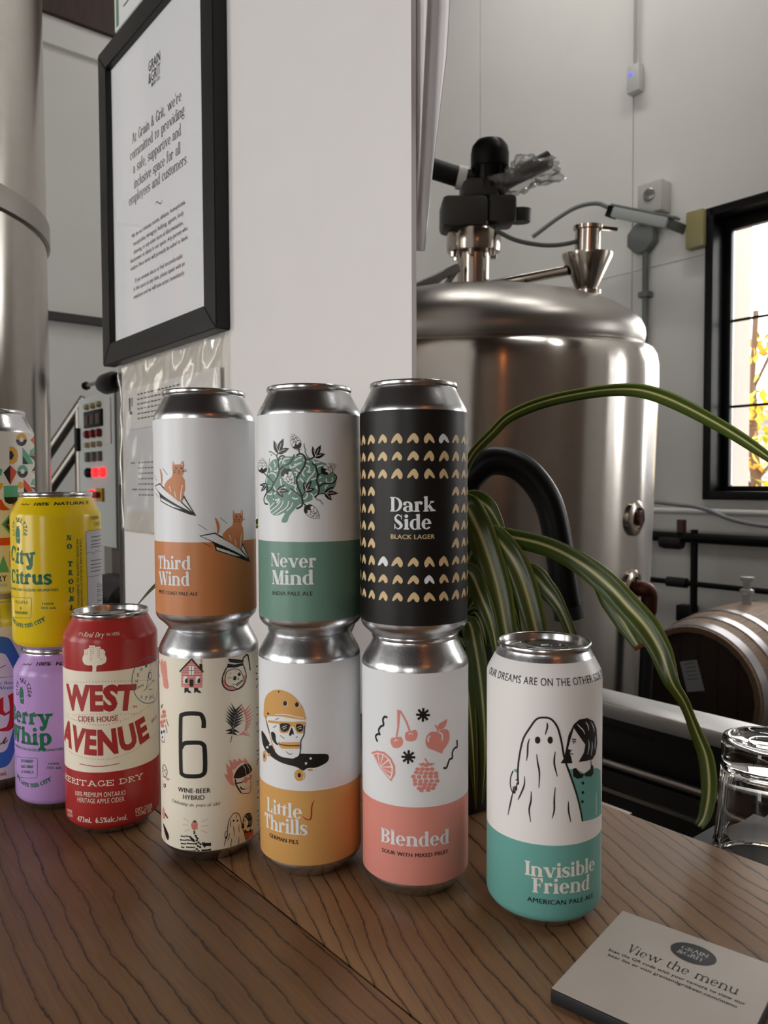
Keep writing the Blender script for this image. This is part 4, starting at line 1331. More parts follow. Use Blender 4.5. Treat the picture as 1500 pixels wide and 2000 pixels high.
  ('L','hop_print',5,'ink',0.3,0,0,[(14.3,105.5),(16.4,106.8)]),
  ('L','hop_print',5,'ink',0.3,0,0,[(15.5,103.4),(17.5,105)]),
  ('L','hop_print',5,'ink',0.3,0,0,[(15.7,105.4),(18.2,106.8)]),
  ('L','hop_print',5,'ink',0.3,0,0,[(13.8,103.9),(15.7,105.4)]),
  ('P','hop_print',3,'ink',1,[(0.2,82.1),(3,83.3),(5.4,82.2),(7.5,79.6),(8.7,76.3),(8.6,74.6),(6.4,74.4),(3.3,75.2),(0.7,77.1),(-0.6,79.5)]),
  ('P','hop_print',4,'labelw',1,[(0.4,81.9),(3,83),(5.3,82),(7.3,79.5),(8.5,76.4),(8.4,74.8),(6.4,74.7),(3.4,75.5),(1,77.2),(-0.3,79.5)]),
  ('P','hop_print',5,'ink',0,[(0,82.3),(2.8,83.4),(5,82.4),(3.3,81.8),(3.9,79.5),(1.7,79.9),(1.7,77.9),(0.6,77.6),(-0.7,79.7)]),
  ('L','hop_print',5,'ink',0.3,0,0,[(5.6,81.6),(5.1,79),(3.3,78.9),(3.4,77),(1.7,76.7)]),
  ('L','hop_print',5,'ink',0.3,0,0,[(7.3,79.6),(7.1,77.6),(5.4,77.7),(5.5,75.8),(3.6,75.7)]),
  ('L','hop_print',5,'ink',0.3,0,0,[(8.3,77.2),(7.7,75.9),(6.4,75)]),
  ('L','hop_print',5,'ink',0.3,0,0,[(5,79.2),(7.1,77.6)]),
  ('L','hop_print',5,'ink',0.3,0,0,[(3.2,77.2),(5.6,75.8)]),
  ('L','hop_print',5,'ink',0.3,0,0,[(5.4,77.7),(7.7,75.9)]),
  ('L','hop_print',5,'ink',0.3,0,0,[(3.2,79),(5.4,77.7)]),
  ('P','hop_print',3,'ink',1,[(-31.6,102.4),(-38.1,103.5),(-42,105.6),(-40.1,108.4),(-35.4,110.8),(-32.6,111.7),(-29.7,110.5),(-27.2,108.2),(-26.5,105.6),(-27.7,103.4)]),
  ('P','hop_print',4,'labelw',1,[(-31.7,102.7),(-37.6,103.6),(-40.7,105.7),(-39.3,108.3),(-35.1,110.7),(-32.6,111.5),(-29.9,110.3),(-27.5,108.1),(-26.9,105.6),(-28,103.6)]),
  ('P','hop_print',5,'ink',0,[(-31.6,102.2),(-38,103.3),(-41.4,105.2),(-35.8,104.5),(-33,106.1),(-30.7,104.6),(-28.3,105.7),(-26.8,105.2),(-27.8,103.3)]),
  ('L','hop_print',5,'ink',0.3,0,0,[(-40.4,106.1),(-34.1,107.2),(-31.3,106.1),(-29.2,107.2),(-27.1,106.4)]),
  ('L','hop_print',5,'ink',0.3,0,0,[(-39.3,108.2),(-34.9,109.2),(-32.4,108),(-30.2,109.2),(-27.9,108.1)]),
  ('L','hop_print',5,'ink',0.3,0,0,[(-36.4,110.1),(-33.2,110.5),(-30.3,110.1)]),
  ('L','hop_print',5,'ink',0.3,0,0,[(-34.1,107),(-34.9,109.2)]),
  ('L','hop_print',5,'ink',0.3,0,0,[(-29.2,107),(-30.3,109.2)]),
  ('L','hop_print',5,'ink',0.3,0,0,[(-32.4,108),(-33.2,110.5)]),
  ('L','hop_print',5,'ink',0.3,0,0,[(-31.3,106),(-32.4,108)]),
  ('T','lettering',2,'labelw','heavy','Never',(-23.5,45.2),(-7.2,45),(6.6,45.1),8.2),
  ('T','lettering',2,'labelw','heavy','Mind',(-22.7,34.1),(-7.3,34.4),(5.1,34.7),8.7),
  ('T','lettering',2,'ink','sansb','INDIA PALE ALE',(-22.5,27.4),(-7.8,27.9),(4.4,28),2.4),
 ],
 'DS': [
  ('HEARTS',),
  ('T','lettering',2,'labelw','heavy','Dark',(-15.3,79.3),(-1.8,79.2),(11.7,79.5),8.5),
  ('T','lettering',2,'labelw','heavy','Side',(-13.1,69.2),(-1.9,68.9),(9.2,69.3),8.6),
  ('T','lettering',2,'dstan','sansb','BLACK LAGER',(-15,63.5),(-1.9,63.4),(11.1,63.5),2.5),
 ],
 'SX': [
  ('L','numeral',2,'ink',2.8,2,0,[(3.2,91.3),(3.3,96.2),(1.8,100),(-0.8,100.9),(-7.2,100.7),(-10.7,99.5),(-12.3,96),(-12.6,64),(-11.1,60.4),(-8.1,59.7),(-0.9,60),(2.4,61.1),(3.8,64.4),(3.7,77.8),(2.7,80.7),(0,81.9),(-7.2,81.6),(-10.3,80.5),(-12.2,77.6)]),
  ('T','lettering',2,'ink','sansb','WINE-BEER',(-15.1,48.7),(-3.6,48.8),(7.1,49),3),
  ('T','lettering',2,'ink','sansb','HYBRID',(-11.3,44.3),(-3.6,44.3),(3.4,44.6),3),
  ('T','lettering',2,'ink','italic','Celebrating six years of G&G',(-20.7,40.8),(-3.3,40),(13.2,40.1),2.1),
  ('P','house_print',1,'pink',0,[(-4.2,135.8),(-11.3,127.6),(-11.4,117.6),(2.8,117.7),(2.9,128)]),
  ('L','house_print',2,'ink',0.2,0,0,[(-5.8,133.8),(-2,133.8)]),
  ('L','house_print',2,'ink',0.2,0,0,[(-7.4,132),(-0.5,132.1)]),
  ('L','house_print',2,'ink',0.2,0,0,[(-9,130.2),(0.9,130.4)]),
  ('L','house_print',2,'ink',0.2,0,0,[(-10.5,128.6),(2.1,128.9)]),
  ('L','house_print',2,'ink',0.2,0,0,[(-11.4,127.3),(2.8,127.6)]),
  ('L','house_print',2,'ink',0.2,0,0,[(-11.4,125.4),(2.8,125.7)]),
  ('L','house_print',2,'ink',0.2,0,0,[(-11.5,123.4),(2.8,123.8)]),
  ('L','house_print',2,'ink',0.2,0,0,[(-11.5,121.6),(2.8,121.9)]),
  ('L','house_print',2,'ink',0.2,0,0,[(-11.5,119.8),(2.8,120.1)]),
  ('L','house_print',3,'ink',1,0,0,[(-12.5,127.5),(-4.2,136),(-3.6,136),(3.5,127.7)]),
  ('P','house_print',2,'ink',0,[(1.1,133.1),(2.9,133.1),(2.9,128.7),(1.1,130.7)]),
  ('L','house_print',2,'pink',0.7,1,0,[(1.6,135.8),(2.8,135.3),(2,134.3),(2.5,133.4)]),
  ('P','house_print',3,'labelw',0,[(-5.6,131.7),(-2.4,131.8),(-2.5,126.1),(-5.7,126)]),
  ('L','house_print',4,'ink',0.3,0,0,[(-4,131.6),(-4.1,126.2)]),
  ('L','house_print',4,'ink',0.3,0,0,[(-5.5,128.9),(-2.5,128.9)]),
  ('P','house_print',3,'labelw',0,[(-10,120.1),(-9.9,123.5),(-9.3,124.8),(-8.3,125.1),(-7.1,124.7),(-6.8,123.2),(-6.9,120.3)]),
  ('P','house_print',4,'ink',0,[(-8.6,120.6),(-8.6,122.4),(-7.9,123.4),(-6.8,123.7),(-6.9,120.6)]),
  ('P','house_print',3,'labelw',0,[(-1.5,120.5),(-1.4,123.9),(-0.8,125.1),(0,125.4),(1.1,124.9),(1.4,123.4),(1.3,120.5)]),
  ('P','house_print',4,'ink',0,[(-0.3,120.8),(-0.2,122.7),(0.4,123.6),(1.4,123.9),(1.3,120.7)]),
  ('P','house_print',3,'ink',0,[(-5.4,123.1),(-2.8,123.1),(-2.9,118.4),(-5.5,118.3)]),
  ('P','house_print',2,'ink',0,[(-9.1,117.4),(-6.4,117.6),(-6.2,115.9),(-4.9,115.3),(-4.2,114.3),(-6.2,114.2),(-7,114.9),(-8,114.9),(-8.1,114.1),(-9.2,114.1)]),
  ('P','house_print',2,'ink',0,[(-2.5,117.7),(-0.1,117.7),(0.2,116.1),(1.4,115.3),(2.1,114.3),(0.1,114.4),(-0.6,115.1),(-1.5,115.1),(-1.6,114.4),(-2.5,114.4)]),
  ('P','coffee_pot_print',1,'pink',1,[(15.7,121.9),(19.8,120.9),(25.3,121.5),(32.5,122),(33.4,120.3),(31.1,115.8),(25.2,113.8),(19.7,114.4),(16.2,117.4)]),
  ('L','coffee_pot_print',2,'ink',0.8,1,0,[(18.4,129.4),(16,124.8),(15.4,120.5),(16.7,116.9),(20.2,114.3),(25.2,113.9),(30.7,115.4),(33.6,120.3),(32.6,125.5),(30.3,130.5)]),
  ('P','coffee_pot_print',2,'ink',0,[(19.5,135.3),(24.3,134.3),(29.3,132.9),(31.3,132),(31.3,130.7),(25.4,131.4),(20.5,132.7)]),
  ('P','coffee_pot_print',2,'ink',0,[(19.2,131.9),(24.2,130.7),(30.3,130.7),(30.6,128.9),(24.8,128.5),(18.4,129.4)]),
  ('L','coffee_pot_print',2,'ink',1.1,1,0,[(30.3,131.7),(31.7,134.2),(34.9,135.2),(36.1,132.9),(37.9,124.1)]),
  ('P','coffee_pot_print',2,'cream',1,[(17.3,122.7),(18.3,126.3),(21.5,127.8),(25.9,127.3),(29.2,124.7),(31.1,119.8),(31.1,117.3),(26.3,114.5),(21.9,116.8),(19.8,117.2),(17.7,119.2)]),
  ('L','coffee_pot_print',3,'ink',0.5,1,0,[(21.9,116.6),(19.8,117.2),(17.7,119.2),(17.3,122.7),(18.3,126.3),(21.5,127.8),(25.9,127.3),(29.2,124.7),(31.1,119.8),(31.1,117.3),(26.3,114.4),(22.4,116.5)]),
  ('P','coffee_pot_print',3,'ink',0,[(25.2,121.1),(24.9,120.7),(24.6,120.4),(24.2,120.3),(23.7,120.3),(23.3,120.5),(23,120.8),(22.8,121.2),(22.8,121.7),(22.9,122.2),(23.1,122.6),(23.5,122.9),(23.9,123.1),(24.3,123.1),(24.7,122.9),(25.1,122.6),(25.3,122.1),(25.3,121.6)]),
  ('P','coffee_pot_print',3,'ink',0,[(28.7,123.1),(28.5,122.8),(28.1,122.5),(27.7,122.4),(27.3,122.5),(26.9,122.6),(26.6,122.9),(26.4,123.3),(26.3,123.7),(26.4,124.1),(26.6,124.5),(27,124.7),(27.4,124.8),(27.8,124.8),(28.2,124.6),(28.5,124.3),(28.7,123.9),(28.8,123.5)]),
  ('P','coffee_pot_print',3,'ink',0,[(26.1,120.3),(26.7,121.9),(27.3,120.3)]),
  ('P','coffee_pot_print',3,'ink',0,[(24.4,117.4),(30.1,119.8),(30.9,118.4),(25.5,116)]),
  ('L','coffee_pot_print',4,'cream',0.2,0,0,[(24.9,117.1),(25.7,116.3)]),
  ('L','coffee_pot_print',4,'cream',0.2,0,0,[(25.8,117.5),(26.5,116.6)]),
  ('L','coffee_pot_print',4,'cream',0.2,0,0,[(26.7,117.9),(27.3,116.9)]),
  ('L','coffee_pot_print',4,'cream',0.2,0,0,[(27.6,118.3),(28.2,117.3)]),
  ('L','coffee_pot_print',4,'cream',0.2,0,0,[(28.5,118.6),(29.1,117.6)]),
  ('L','coffee_pot_print',4,'cream',0.2,0,0,[(29.5,119),(30,117.9)]),
  ('L','coffee_pot_print',4,'cream',0.2,0,0,[(24.9,116.7),(30.5,119)]),
  ('L','coffee_pot_print',3,'ink',0.3,0,0,[(20.4,124.5),(21.4,125.8)]),
  ('L','coffee_pot_print',3,'ink',0.3,0,0,[(18.8,122.5),(21.7,122.6)]),
  ('L','coffee_pot_print',3,'ink',0.3,0,0,[(25,126.7),(25.1,125.4)]),
  ('L','coffee_pot_print',3,'ink',0.3,0,0,[(22.1,117),(23,118.1),(24.4,117.2)]),
  ('L','coffee_pot_print',2,'pink',0.3,0,0,[(22.9,135.7),(23.2,136.4)]),
  ('L','coffee_pot_print',2,'pink',0.3,0,0,[(24.6,135.5),(24.9,136.2)]),
  ('L','coffee_pot_print',2,'pink',0.3,0,0,[(26.3,135.2),(26.6,135.9)]),
  ('P','palm_print',1,'pink',0,[(30.3,82.5),(25.9,83.3),(30.6,85)]),
  ('P','palm_print',1,'pink',0,[(30.3,82.5),(35.4,80.3),(30.6,85)]),
  ('P','palm_print',1,'pink',0,[(30.5,84.5),(25.3,91),(30.8,87)]),
  ('P','palm_print',1,'pink',0,[(30.5,84.5),(38.1,87.1),(30.8,87)]),
  ('P','palm_print',1,'pink',0,[(30.8,86.5),(24.7,93.6),(31,89)]),
  ('P','palm_print',1,'pink',0,[(30.8,86.5),(39.8,88.9),(31,89)]),
  ('P','palm_print',1,'pink',0,[(31,88.5),(24.5,96.1),(31.2,91)]),
  ('P','palm_print',1,'pink',0,[(31,88.5),(41,91),(31.2,91)]),
  ('P','palm_print',1,'pink',0,[(31.2,90.5),(24.7,98.4),(31.5,93)]),
  ('P','palm_print',1,'pink',0,[(31.2,90.5),(41.4,93.3),(31.5,93)]),
  ('P','palm_print',1,'pink',0,[(31.4,92.4),(25.3,100.6),(31.7,94.9)]),
  ('P','palm_print',1,'pink',0,[(31.4,92.4),(41.1,95.9),(31.7,94.9)]),
  ('P','palm_print',1,'pink',0,[(31.6,94.4),(26.3,102.8),(31.9,96.9)]),
  ('P','palm_print',1,'pink',0,[(31.6,94.4),(40.1,98.7),(31.9,96.9)]),
  ('P','palm_print',1,'pink',0,[(31.8,96.4),(27.8,104.8),(32.1,98.9)]),
  ('P','palm_print',1,'pink',0,[(31.8,96.4),(38.5,101.7),(32.1,98.9)]),
  ('L','palm_print',1,'pink',0.5,0,0,[(36.4,79.6),(32.3,85.8)]),
  ('P','palm_print',2,'cream',1,[(29.8,98.5),(32.1,94),(32.5,89.8),(32,85.9),(27.8,85.5),(24.9,93.7)]),
  ('L','palm_print',3,'ink',0.3,0,0,[(29.8,98.4),(28.5,96.3)]),
  ('L','palm_print',3,'ink',0.3,0,0,[(30.1,92.5),(31,91.5)]),
  ('L','palm_print',3,'ink',0.3,0,0,[(33.8,84.9),(32,86.4),(32.2,88.9)]),
  ('P','palm_print',3,'ink',0,[(21.6,85.2),(17.5,86.1),(22,87.6)]),
  ('P','palm_print',3,'ink',0,[(21.6,85.2),(25.9,83.3),(22,87.6)]),
  ('P','palm_print',3,'ink',0,[(21.9,86.9),(16.8,88.3),(22.3,89.3)]),
  ('P','palm_print',3,'ink',0,[(21.9,86.9),(27.5,84.8),(22.3,89.3)]),
  ('P','palm_print',3,'ink',0,[(22.2,88.6),(17.1,95.3),(22.6,91)]),
  ('P','palm_print',3,'ink',0,[(22.2,88.6),(29.8,91.1),(22.6,91)]),
  ('P','palm_print',3,'ink',0,[(22.5,90.2),(16.9,97.4),(22.9,92.6)]),
  ('P','palm_print',3,'ink',0,[(22.5,90.2),(30.8,92.9),(22.9,92.6)]),
  ('P','palm_print',3,'ink',0,[(22.8,91.9),(17,99.5),(23.2,94.3)]),
  ('P','palm_print',3,'ink',0,[(22.8,91.9),(31.5,94.7),(23.2,94.3)]),
  ('P','palm_print',3,'ink',0,[(23,93.6),(17.5,101.4),(23.5,96)]),
  ('P','palm_print',3,'ink',0,[(23,93.6),(31.7,96.7),(23.5,96)]),
  ('P','palm_print',3,'ink',0,[(23.3,95.2),(18.2,103.2),(23.8,97.6)]),
  ('P','palm_print',3,'ink',0,[(23.3,95.2),(31.5,98.9),(23.8,97.6)]),
  ('P','palm_print',3,'ink',0,[(23.6,96.9),(19.3,105),(24,99.3)]),
  ('P','palm_print',3,'ink',0,[(23.6,96.9),(30.9,101.2),(24,99.3)]),
  ('P','palm_print',3,'ink',0,[(23.9,98.6),(20.7,106.6),(24.3,101)]),
  ('P','palm_print',3,'ink',0,[(23.9,98.6),(30.1,103.6),(24.3,101)]),
  ('L','palm_print',4,'sleaf',0.2,0,0,[(20.5,80.2),(21.7,84.9),(24.1,97.3)]),
  ('L','palm_print',3,'ink',0.6,0,0,[(20.4,79.9),(21.6,84.4)]),
  ('L','palm_print',4,'sleaf',0.2,0,0,[(22.1,87.8),(19.2,90.6)]),
  ('L','palm_print',4,'sleaf',0.2,0,0,[(22.1,87.8),(25.4,89.3)]),
  ('L','palm_print',4,'sleaf',0.2,0,0,[(22.4,90),(19.5,92.7)]),
  ('L','palm_print',4,'sleaf',0.2,0,0,[(22.4,90),(25.8,91.5)]),
  ('L','palm_print',4,'sleaf',0.2,0,0,[(22.8,92.1),(19.9,94.9)]),
  ('L','palm_print',4,'sleaf',0.2,0,0,[(22.8,92.1),(26.2,93.6)]),
  ('L','palm_print',4,'sleaf',0.2,0,0,[(23.1,94.3),(20.2,97.1)]),
  ('L','palm_print',4,'sleaf',0.2,0,0,[(23.1,94.3),(26.6,95.8)]),
  ('L','palm_print',4,'sleaf',0.2,0,0,[(23.5,96.4),(20.5,99.2)]),
  ('L','palm_print',4,'sleaf',0.2,0,0,[(23.5,96.4),(26.9,98)]),
  ('L','palm_print',4,'sleaf',0.2,0,0,[(23.8,98.6),(20.9,101.4)]),
  ('L','palm_print',4,'sleaf',0.2,0,0,[(23.8,98.6),(27.3,100.1)]),
  ('P','hand_print',1,'pink',1,[(-34.5,127.4),(-35,129.8),(-31.4,133.2),(-30.6,133.7),(-29.8,131),(-28.9,132.7),(-28,131.1),(-26.9,133),(-25.7,132.7),(-24.4,128.7),(-23.9,122.4),(-22.8,115.5),(-28.6,115.3),(-30.8,121.6),(-33.7,125)]),
  ('P','hand_print',1,'ink',0,[(-42.5,130.2),(-37.4,130.3),(-40.2,128.2)]),
  ('P','hand_print',1,'ink',0,[(-39.1,121.3),(-36.5,120.9),(-38.5,119.4)]),
  ('P','flower_skull_print',1,'pink',0,[(-26.3,99),(-26.5,98.4),(-27,97.8),(-27.7,97.3),(-28.7,96.8),(-29.7,96.6),(-30.8,96.5),(-31.8,96.7),(-32.5,97),(-32.7,97.5),(-32.4,98.2),(-31.7,98.9),(-30.7,99.5),(-29.6,100),(-28.5,100.2),(-27.6,100.2),(-26.9,100),(-26.4,99.6)]),
  ('P','flower_skull_print',2,'ink',0,[(-28.4,98.6),(-28.4,98.4),(-28.6,98.3),(-28.8,98.1),(-29,98),(-29.3,98),(-29.5,98),(-29.7,98),(-29.9,98.1),(-29.9,98.2),(-29.9,98.4),(-29.7,98.5),(-29.5,98.7),(-29.3,98.8),(-29,98.8),(-28.7,98.8),(-28.5,98.8),(-28.4,98.7)]),
  ('P','flower_skull_print',1,'pink',0,[(-29,95.4),(-29.2,94.9),(-29.7,94.4),(-30.4,93.8),(-31.4,93.4),(-32.6,93.1),(-33.8,93),(-34.9,93),(-35.7,93.2),(-36,93.7),(-35.7,94.3),(-34.8,94.9),(-33.7,95.5),(-32.4,96),(-31.3,96.3),(-30.3,96.4),(-29.6,96.2),(-29.1,95.9)]),
  ('P','flower_skull_print',2,'ink',0,[(-31.1,94.9),(-31.2,94.8),(-31.3,94.7),(-31.5,94.5),(-31.8,94.4),(-32.1,94.4),(-32.3,94.3),(-32.6,94.3),(-32.7,94.4),(-32.8,94.5),(-32.7,94.6),(-32.6,94.8),(-32.3,94.9),(-32,95),(-31.8,95.1),(-31.5,95.1),(-31.3,95.1),(-31.2,95)]),
  ('P','flower_skull_print',1,'pink',0,[(-25.8,96.6),(-25.9,96.1),(-26.3,95.6),(-26.9,95.2),(-27.7,94.8),(-28.5,94.6),(-29.4,94.6),(-30.1,94.7),(-30.6,95.1),(-30.7,95.5),(-30.6,96.1),(-30,96.6),(-29.3,97.1),(-28.4,97.5),(-27.6,97.7),(-26.9,97.6),(-26.3,97.5),(-25.9,97.1)]),
  ('P','flower_skull_print',2,'ink',0,[(-27.5,96.3),(-27.5,96.2),(-27.6,96),(-27.8,95.9),(-28,95.8),(-28.2,95.8),(-28.4,95.8),(-28.5,95.8),(-28.7,95.9),(-28.7,96),(-28.6,96.1),(-28.5,96.2),(-28.4,96.4),(-28.2,96.4),(-27.9,96.5),(-27.8,96.5),(-27.6,96.5),(-27.5,96.4)]),
  ('P','flower_skull_print',1,'pink',0,[(-30.1,91.1),(-30.3,90.6),(-30.9,89.9),(-31.8,89.3),(-33.1,88.8),(-34.6,88.4),(-36.4,88.1),(-38.4,87.9),(-40.4,87.8),(-41.9,87.9),(-40.2,89),(-38.1,90),(-36.2,90.9),(-34.5,91.6),(-32.9,92),(-31.7,92.1),(-30.8,92),(-30.3,91.6)]),
  ('P','flower_skull_print',2,'ink',0,[(-32.7,90.5),(-32.8,90.3),(-33,90.2),(-33.2,90),(-33.6,89.9),(-34,89.8),(-34.3,89.7),(-34.6,89.7),(-34.9,89.8),(-34.9,89.9),(-34.8,90),(-34.6,90.2),(-34.3,90.4),(-33.9,90.5),(-33.5,90.6),(-33.2,90.7),(-32.9,90.7),(-32.8,90.6)]),
  ('P','flower_skull_print',1,'pink',0,[(-26.6,93),(-26.7,92.5),(-27.1,92),(-27.7,91.6),(-28.4,91.3),(-29.2,91.1),(-30,91),(-30.7,91.2),(-31.2,91.4),(-31.3,91.9),(-31.1,92.3),(-30.6,92.9),(-29.9,93.3),(-29.1,93.7),(-28.3,93.9),(-27.6,93.9),(-27,93.7),(-26.7,93.4)]),
  ('P','flower_skull_print',2,'ink',0,[(-28.2,92.6),(-28.2,92.5),(-28.3,92.4),(-28.5,92.3),(-28.7,92.2),(-28.9,92.2),(-29.1,92.1),(-29.2,92.2),(-29.3,92.2),(-29.3,92.3),(-29.3,92.4),(-29.2,92.6),(-29,92.7),(-28.8,92.8),(-28.6,92.8),(-28.5,92.8),(-28.3,92.8),(-28.2,92.7)]),
  ('P','flower_skull_print',1,'pink',0,[(-29,89.4),(-29.2,88.8),(-29.7,88.2),(-30.5,87.7),(-31.6,87.2),(-32.9,86.9),(-34.3,86.7),(-35.6,86.7),(-36.6,86.8),(-37,87.3),(-36.6,88),(-35.5,88.7),(-34.2,89.4),(-32.8,90),(-31.5,90.3),(-30.4,90.4),(-29.6,90.3),(-29.1,89.9)]),
  ('P','flower_skull_print',2,'ink',0,[(-31.3,88.8),(-31.4,88.7),(-31.5,88.5),(-31.7,88.4),(-32,88.3),(-32.4,88.2),(-32.7,88.2),(-32.9,88.2),(-33.1,88.2),(-33.2,88.4),(-33.1,88.5),(-32.9,88.7),(-32.6,88.8),(-32.3,88.9),(-32,89),(-31.7,89),(-31.5,89),(-31.3,88.9)]),
  ('L','flower_skull_print',2,'ink',0.6,1,0,[(-35.2,98.9),(-33.2,101.2),(-30.2,103.4)]),
  ('L','flower_skull_print',2,'ink',0.6,1,0,[(-26,94.6),(-24.3,92),(-23.4,90.2)]),
  ('L','flower_skull_print',2,'ink',0.6,1,0,[(-27.2,90.3),(-25.8,87.7),(-24.9,85.4)]),
  ('L','flower_skull_print',2,'ink',0.6,1,0,[(-35,101.5),(-31.6,100.8)]),
  ('P','flower_skull_print',2,'labelw',1,[(-36.7,84.8),(-30.8,87.2),(-27.5,86.8),(-28.3,83.1),(-29.5,80.2),(-35.4,79.1)]),
  ('P','flower_skull_print',3,'ink',0,[(-31.9,84.1),(-32,83.7),(-32.4,83.2),(-32.8,82.8),(-33.5,82.5),(-34.2,82.3),(-34.9,82.3),(-35.5,82.4),(-35.9,82.6),(-36,83),(-35.8,83.5),(-35.4,84),(-34.7,84.4),(-34,84.8),(-33.3,84.9),(-32.7,85),(-32.3,84.8),(-32,84.5)]),
  ('P','flower_skull_print',3,'ink',0,[(-28.3,85.6),(-28.4,85.2),(-28.6,84.8),(-28.8,84.5),(-29.2,84.3),(-29.6,84.2),(-29.9,84.2),(-30.2,84.4),(-30.4,84.7),(-30.5,85),(-30.4,85.4),(-30.2,85.8),(-29.9,86.1),(-29.5,86.4),(-29.1,86.5),(-28.8,86.4),(-28.5,86.2),(-28.3,85.9)]),
  ('P','flower_skull_print',3,'ink',0,[(-31.1,81.1),(-31.1,80.8),(-31.3,80.6),(-31.6,80.3),(-32,80.1),(-32.5,80),(-32.9,80),(-33.2,80),(-33.5,80.2),(-33.6,80.4),(-33.5,80.7),(-33.2,81),(-32.8,81.2),(-32.4,81.4),(-32,81.5),(-31.6,81.6),(-31.3,81.5),(-31.1,81.3)]),
  ('L','flower_skull_print',3,'ink',0.5,0,0,[(-35.4,78.3),(-32.7,77.6),(-29.2,78),(-28.8,80.4)]),
  ('EDGE',),
  ('L','bicycle_print',2,'ink',0.5,1,0,[(-33.6,58.2),(-32.2,61.4),(-29.2,62.9),(-26.2,60.8),(-25.9,57.9),(-28.3,55),(-31.4,55.8),(-33.6,58.2)]),
  ('L','bicycle_print',2,'ink',0.3,0,0,[(-32.2,61.1),(-26.6,56.7)]),
  ('L','bicycle_print',2,'ink',0.3,0,0,[(-26.2,60.8),(-33.3,57.2)]),
  ('L','bicycle_print',1,'pink',0.8,1,0,[(-33.9,54),(-28.3,54.7),(-25.3,53.6)]),
  ('L','bicycle_print',2,'ink',0.4,0,0,[(-26.2,54.3),(-24.8,55.4)]),
  ('L','bicycle_print',2,'ink',0.4,0,0,[(-24.4,53.8),(-23.3,55.6)]),
  ('P','bicycle_print',2,'ink',0,[(-27.6,49.6),(-27.7,49.1),(-28,48.6),(-28.5,48.1),(-29.1,47.8),(-29.8,47.6),(-30.5,47.5),(-31.1,47.7),(-31.4,48),(-31.5,48.4),(-31.4,49),(-31,49.5),(-30.4,50),(-29.7,50.4),(-29,50.6),(-28.4,50.6),(-28,50.4),(-27.7,50.1)]),
  ('P','bicycle_print',3,'cream',0,[(-28.6,49.3),(-28.6,49.1),(-28.8,48.8),(-29,48.6),(-29.3,48.4),(-29.6,48.3),(-29.9,48.3),(-30.1,48.4),(-30.3,48.6),(-30.3,48.8),(-30.2,49.1),(-30.1,49.3),(-29.8,49.6),(-29.5,49.8),(-29.2,49.8),(-29,49.8),(-28.8,49.7),(-28.6,49.6)]),
  ('L','bicycle_print',2,'ink',0.4,0,0,[(-34,50.9),(-33.4,45)]),
  ('P','claw_print',1,'pink',1,[(-35.2,30.1),(-32.3,33.7),(-30.3,31.3),(-28.6,29.4),(-30.5,26.2),(-34.5,25.8)]),
  ('P','claw_print',2,'ink',0,[(-30.4,29.8),(-29.1,30.7),(-25,28.5),(-26.5,27.8)]),
  ('P','claw_print',2,'ink',1,[(-33.7,22),(-29.4,21),(-25.3,17.8),(-24.9,14.9),(-26.4,13.4),(-28.5,14.7),(-30.8,17.4)]),
  ('L','claw_print',1,'pink',0.5,0,0,[(-33.1,17.1),(-29,17.6)]),
  ('L','claw_print',1,'pink',0.5,0,0,[(-33.2,15.7),(-29,16.2)]),
  ('L','claw_print',1,'pink',0.5,0,0,[(-33.2,14.2),(-29.1,14.7)]),
  ('L','claw_print',1,'pink',0.5,0,0,[(-33.3,12.7),(-29.1,13.3)]),
  ('L','claw_print',1,'pink',0.5,0,0,[(-33.4,11.3),(-29.2,11.9)]),
  ('P','helmet_skull_print',1,'pink',0,[(23.2,49.9),(20,52.2),(17.5,56.2),(15.8,60.3),(18.3,58.6),(17.1,67),(20.2,63.1),(19.4,69),(22.3,65.9),(22.6,68.8),(25.7,65.8),(26.3,68.1),(29.7,65.2),(31.4,66.7),(34.2,63.6),(35.3,61.7),(29.3,64.3),(25.7,63.3),(22.8,61),(21.2,61.9),(22.2,58.7),(21.7,55.3)]),
  ('P','helmet_skull_print',2,'labelw',1,[(23,55.5),(23.8,51.8),(26.1,48.1),(27.2,45),(31,43),(35.4,42.1),(37,44.5),(36.7,49.3),(38.5,54.7),(29.2,55.3)]),
  ('P','helmet_skull_print',3,'ink',1,[(22.7,55.4),(23.3,58.4),(25.6,61.3),(29.3,62.8),(33.4,62.5),(36.9,59.9),(38.6,55.8),(32.6,54.5),(26.7,54.5)]),
  ('L','helmet_skull_print',4,'labelw',0.3,1,0,[(22.6,55.4),(27.3,54.4),(32.9,54.5),(38.7,55.3)]),
  ('L','helmet_skull_print',4,'labelw',0.3,1,0,[(29.3,63),(31.6,59.6),(32.6,54.7)]),
  ('L','helmet_skull_print',4,'labelw',0.3,1,0,[(33,62.4),(35.2,58.9),(36.8,55.3)]),
  ('P','helmet_skull_print',4,'pink',0,[(34,51),(33.7,50.4),(33.1,49.9),(32.5,49.7),(31.8,49.7),(31.2,50),(30.6,50.5),(30.2,51.2),(30.1,51.9),(30.1,52.7),(30.4,53.3),(30.8,53.8),(31.4,54.1),(32.1,54),(32.8,53.7),(33.4,53.2),(33.8,52.5),(34,51.8)]),
  ('P','helmet_skull_print',4,'pink',0,[(38.5,51.5),(38.2,51),(37.7,50.6),(37.1,50.3),(36.5,50.4),(36,50.6),(35.5,51.1),(35.2,51.7),(35.1,52.3),(35.2,53),(35.4,53.6),(35.9,54),(36.4,54.2),(37,54.2),(37.6,54),(38.1,53.5),(38.4,52.9),(38.6,52.2)]),
  ('L','helmet_skull_print',3,'ink',0.8,0,0,[(23.3,51.9),(29.2,51.2),(30.5,52.4)]),
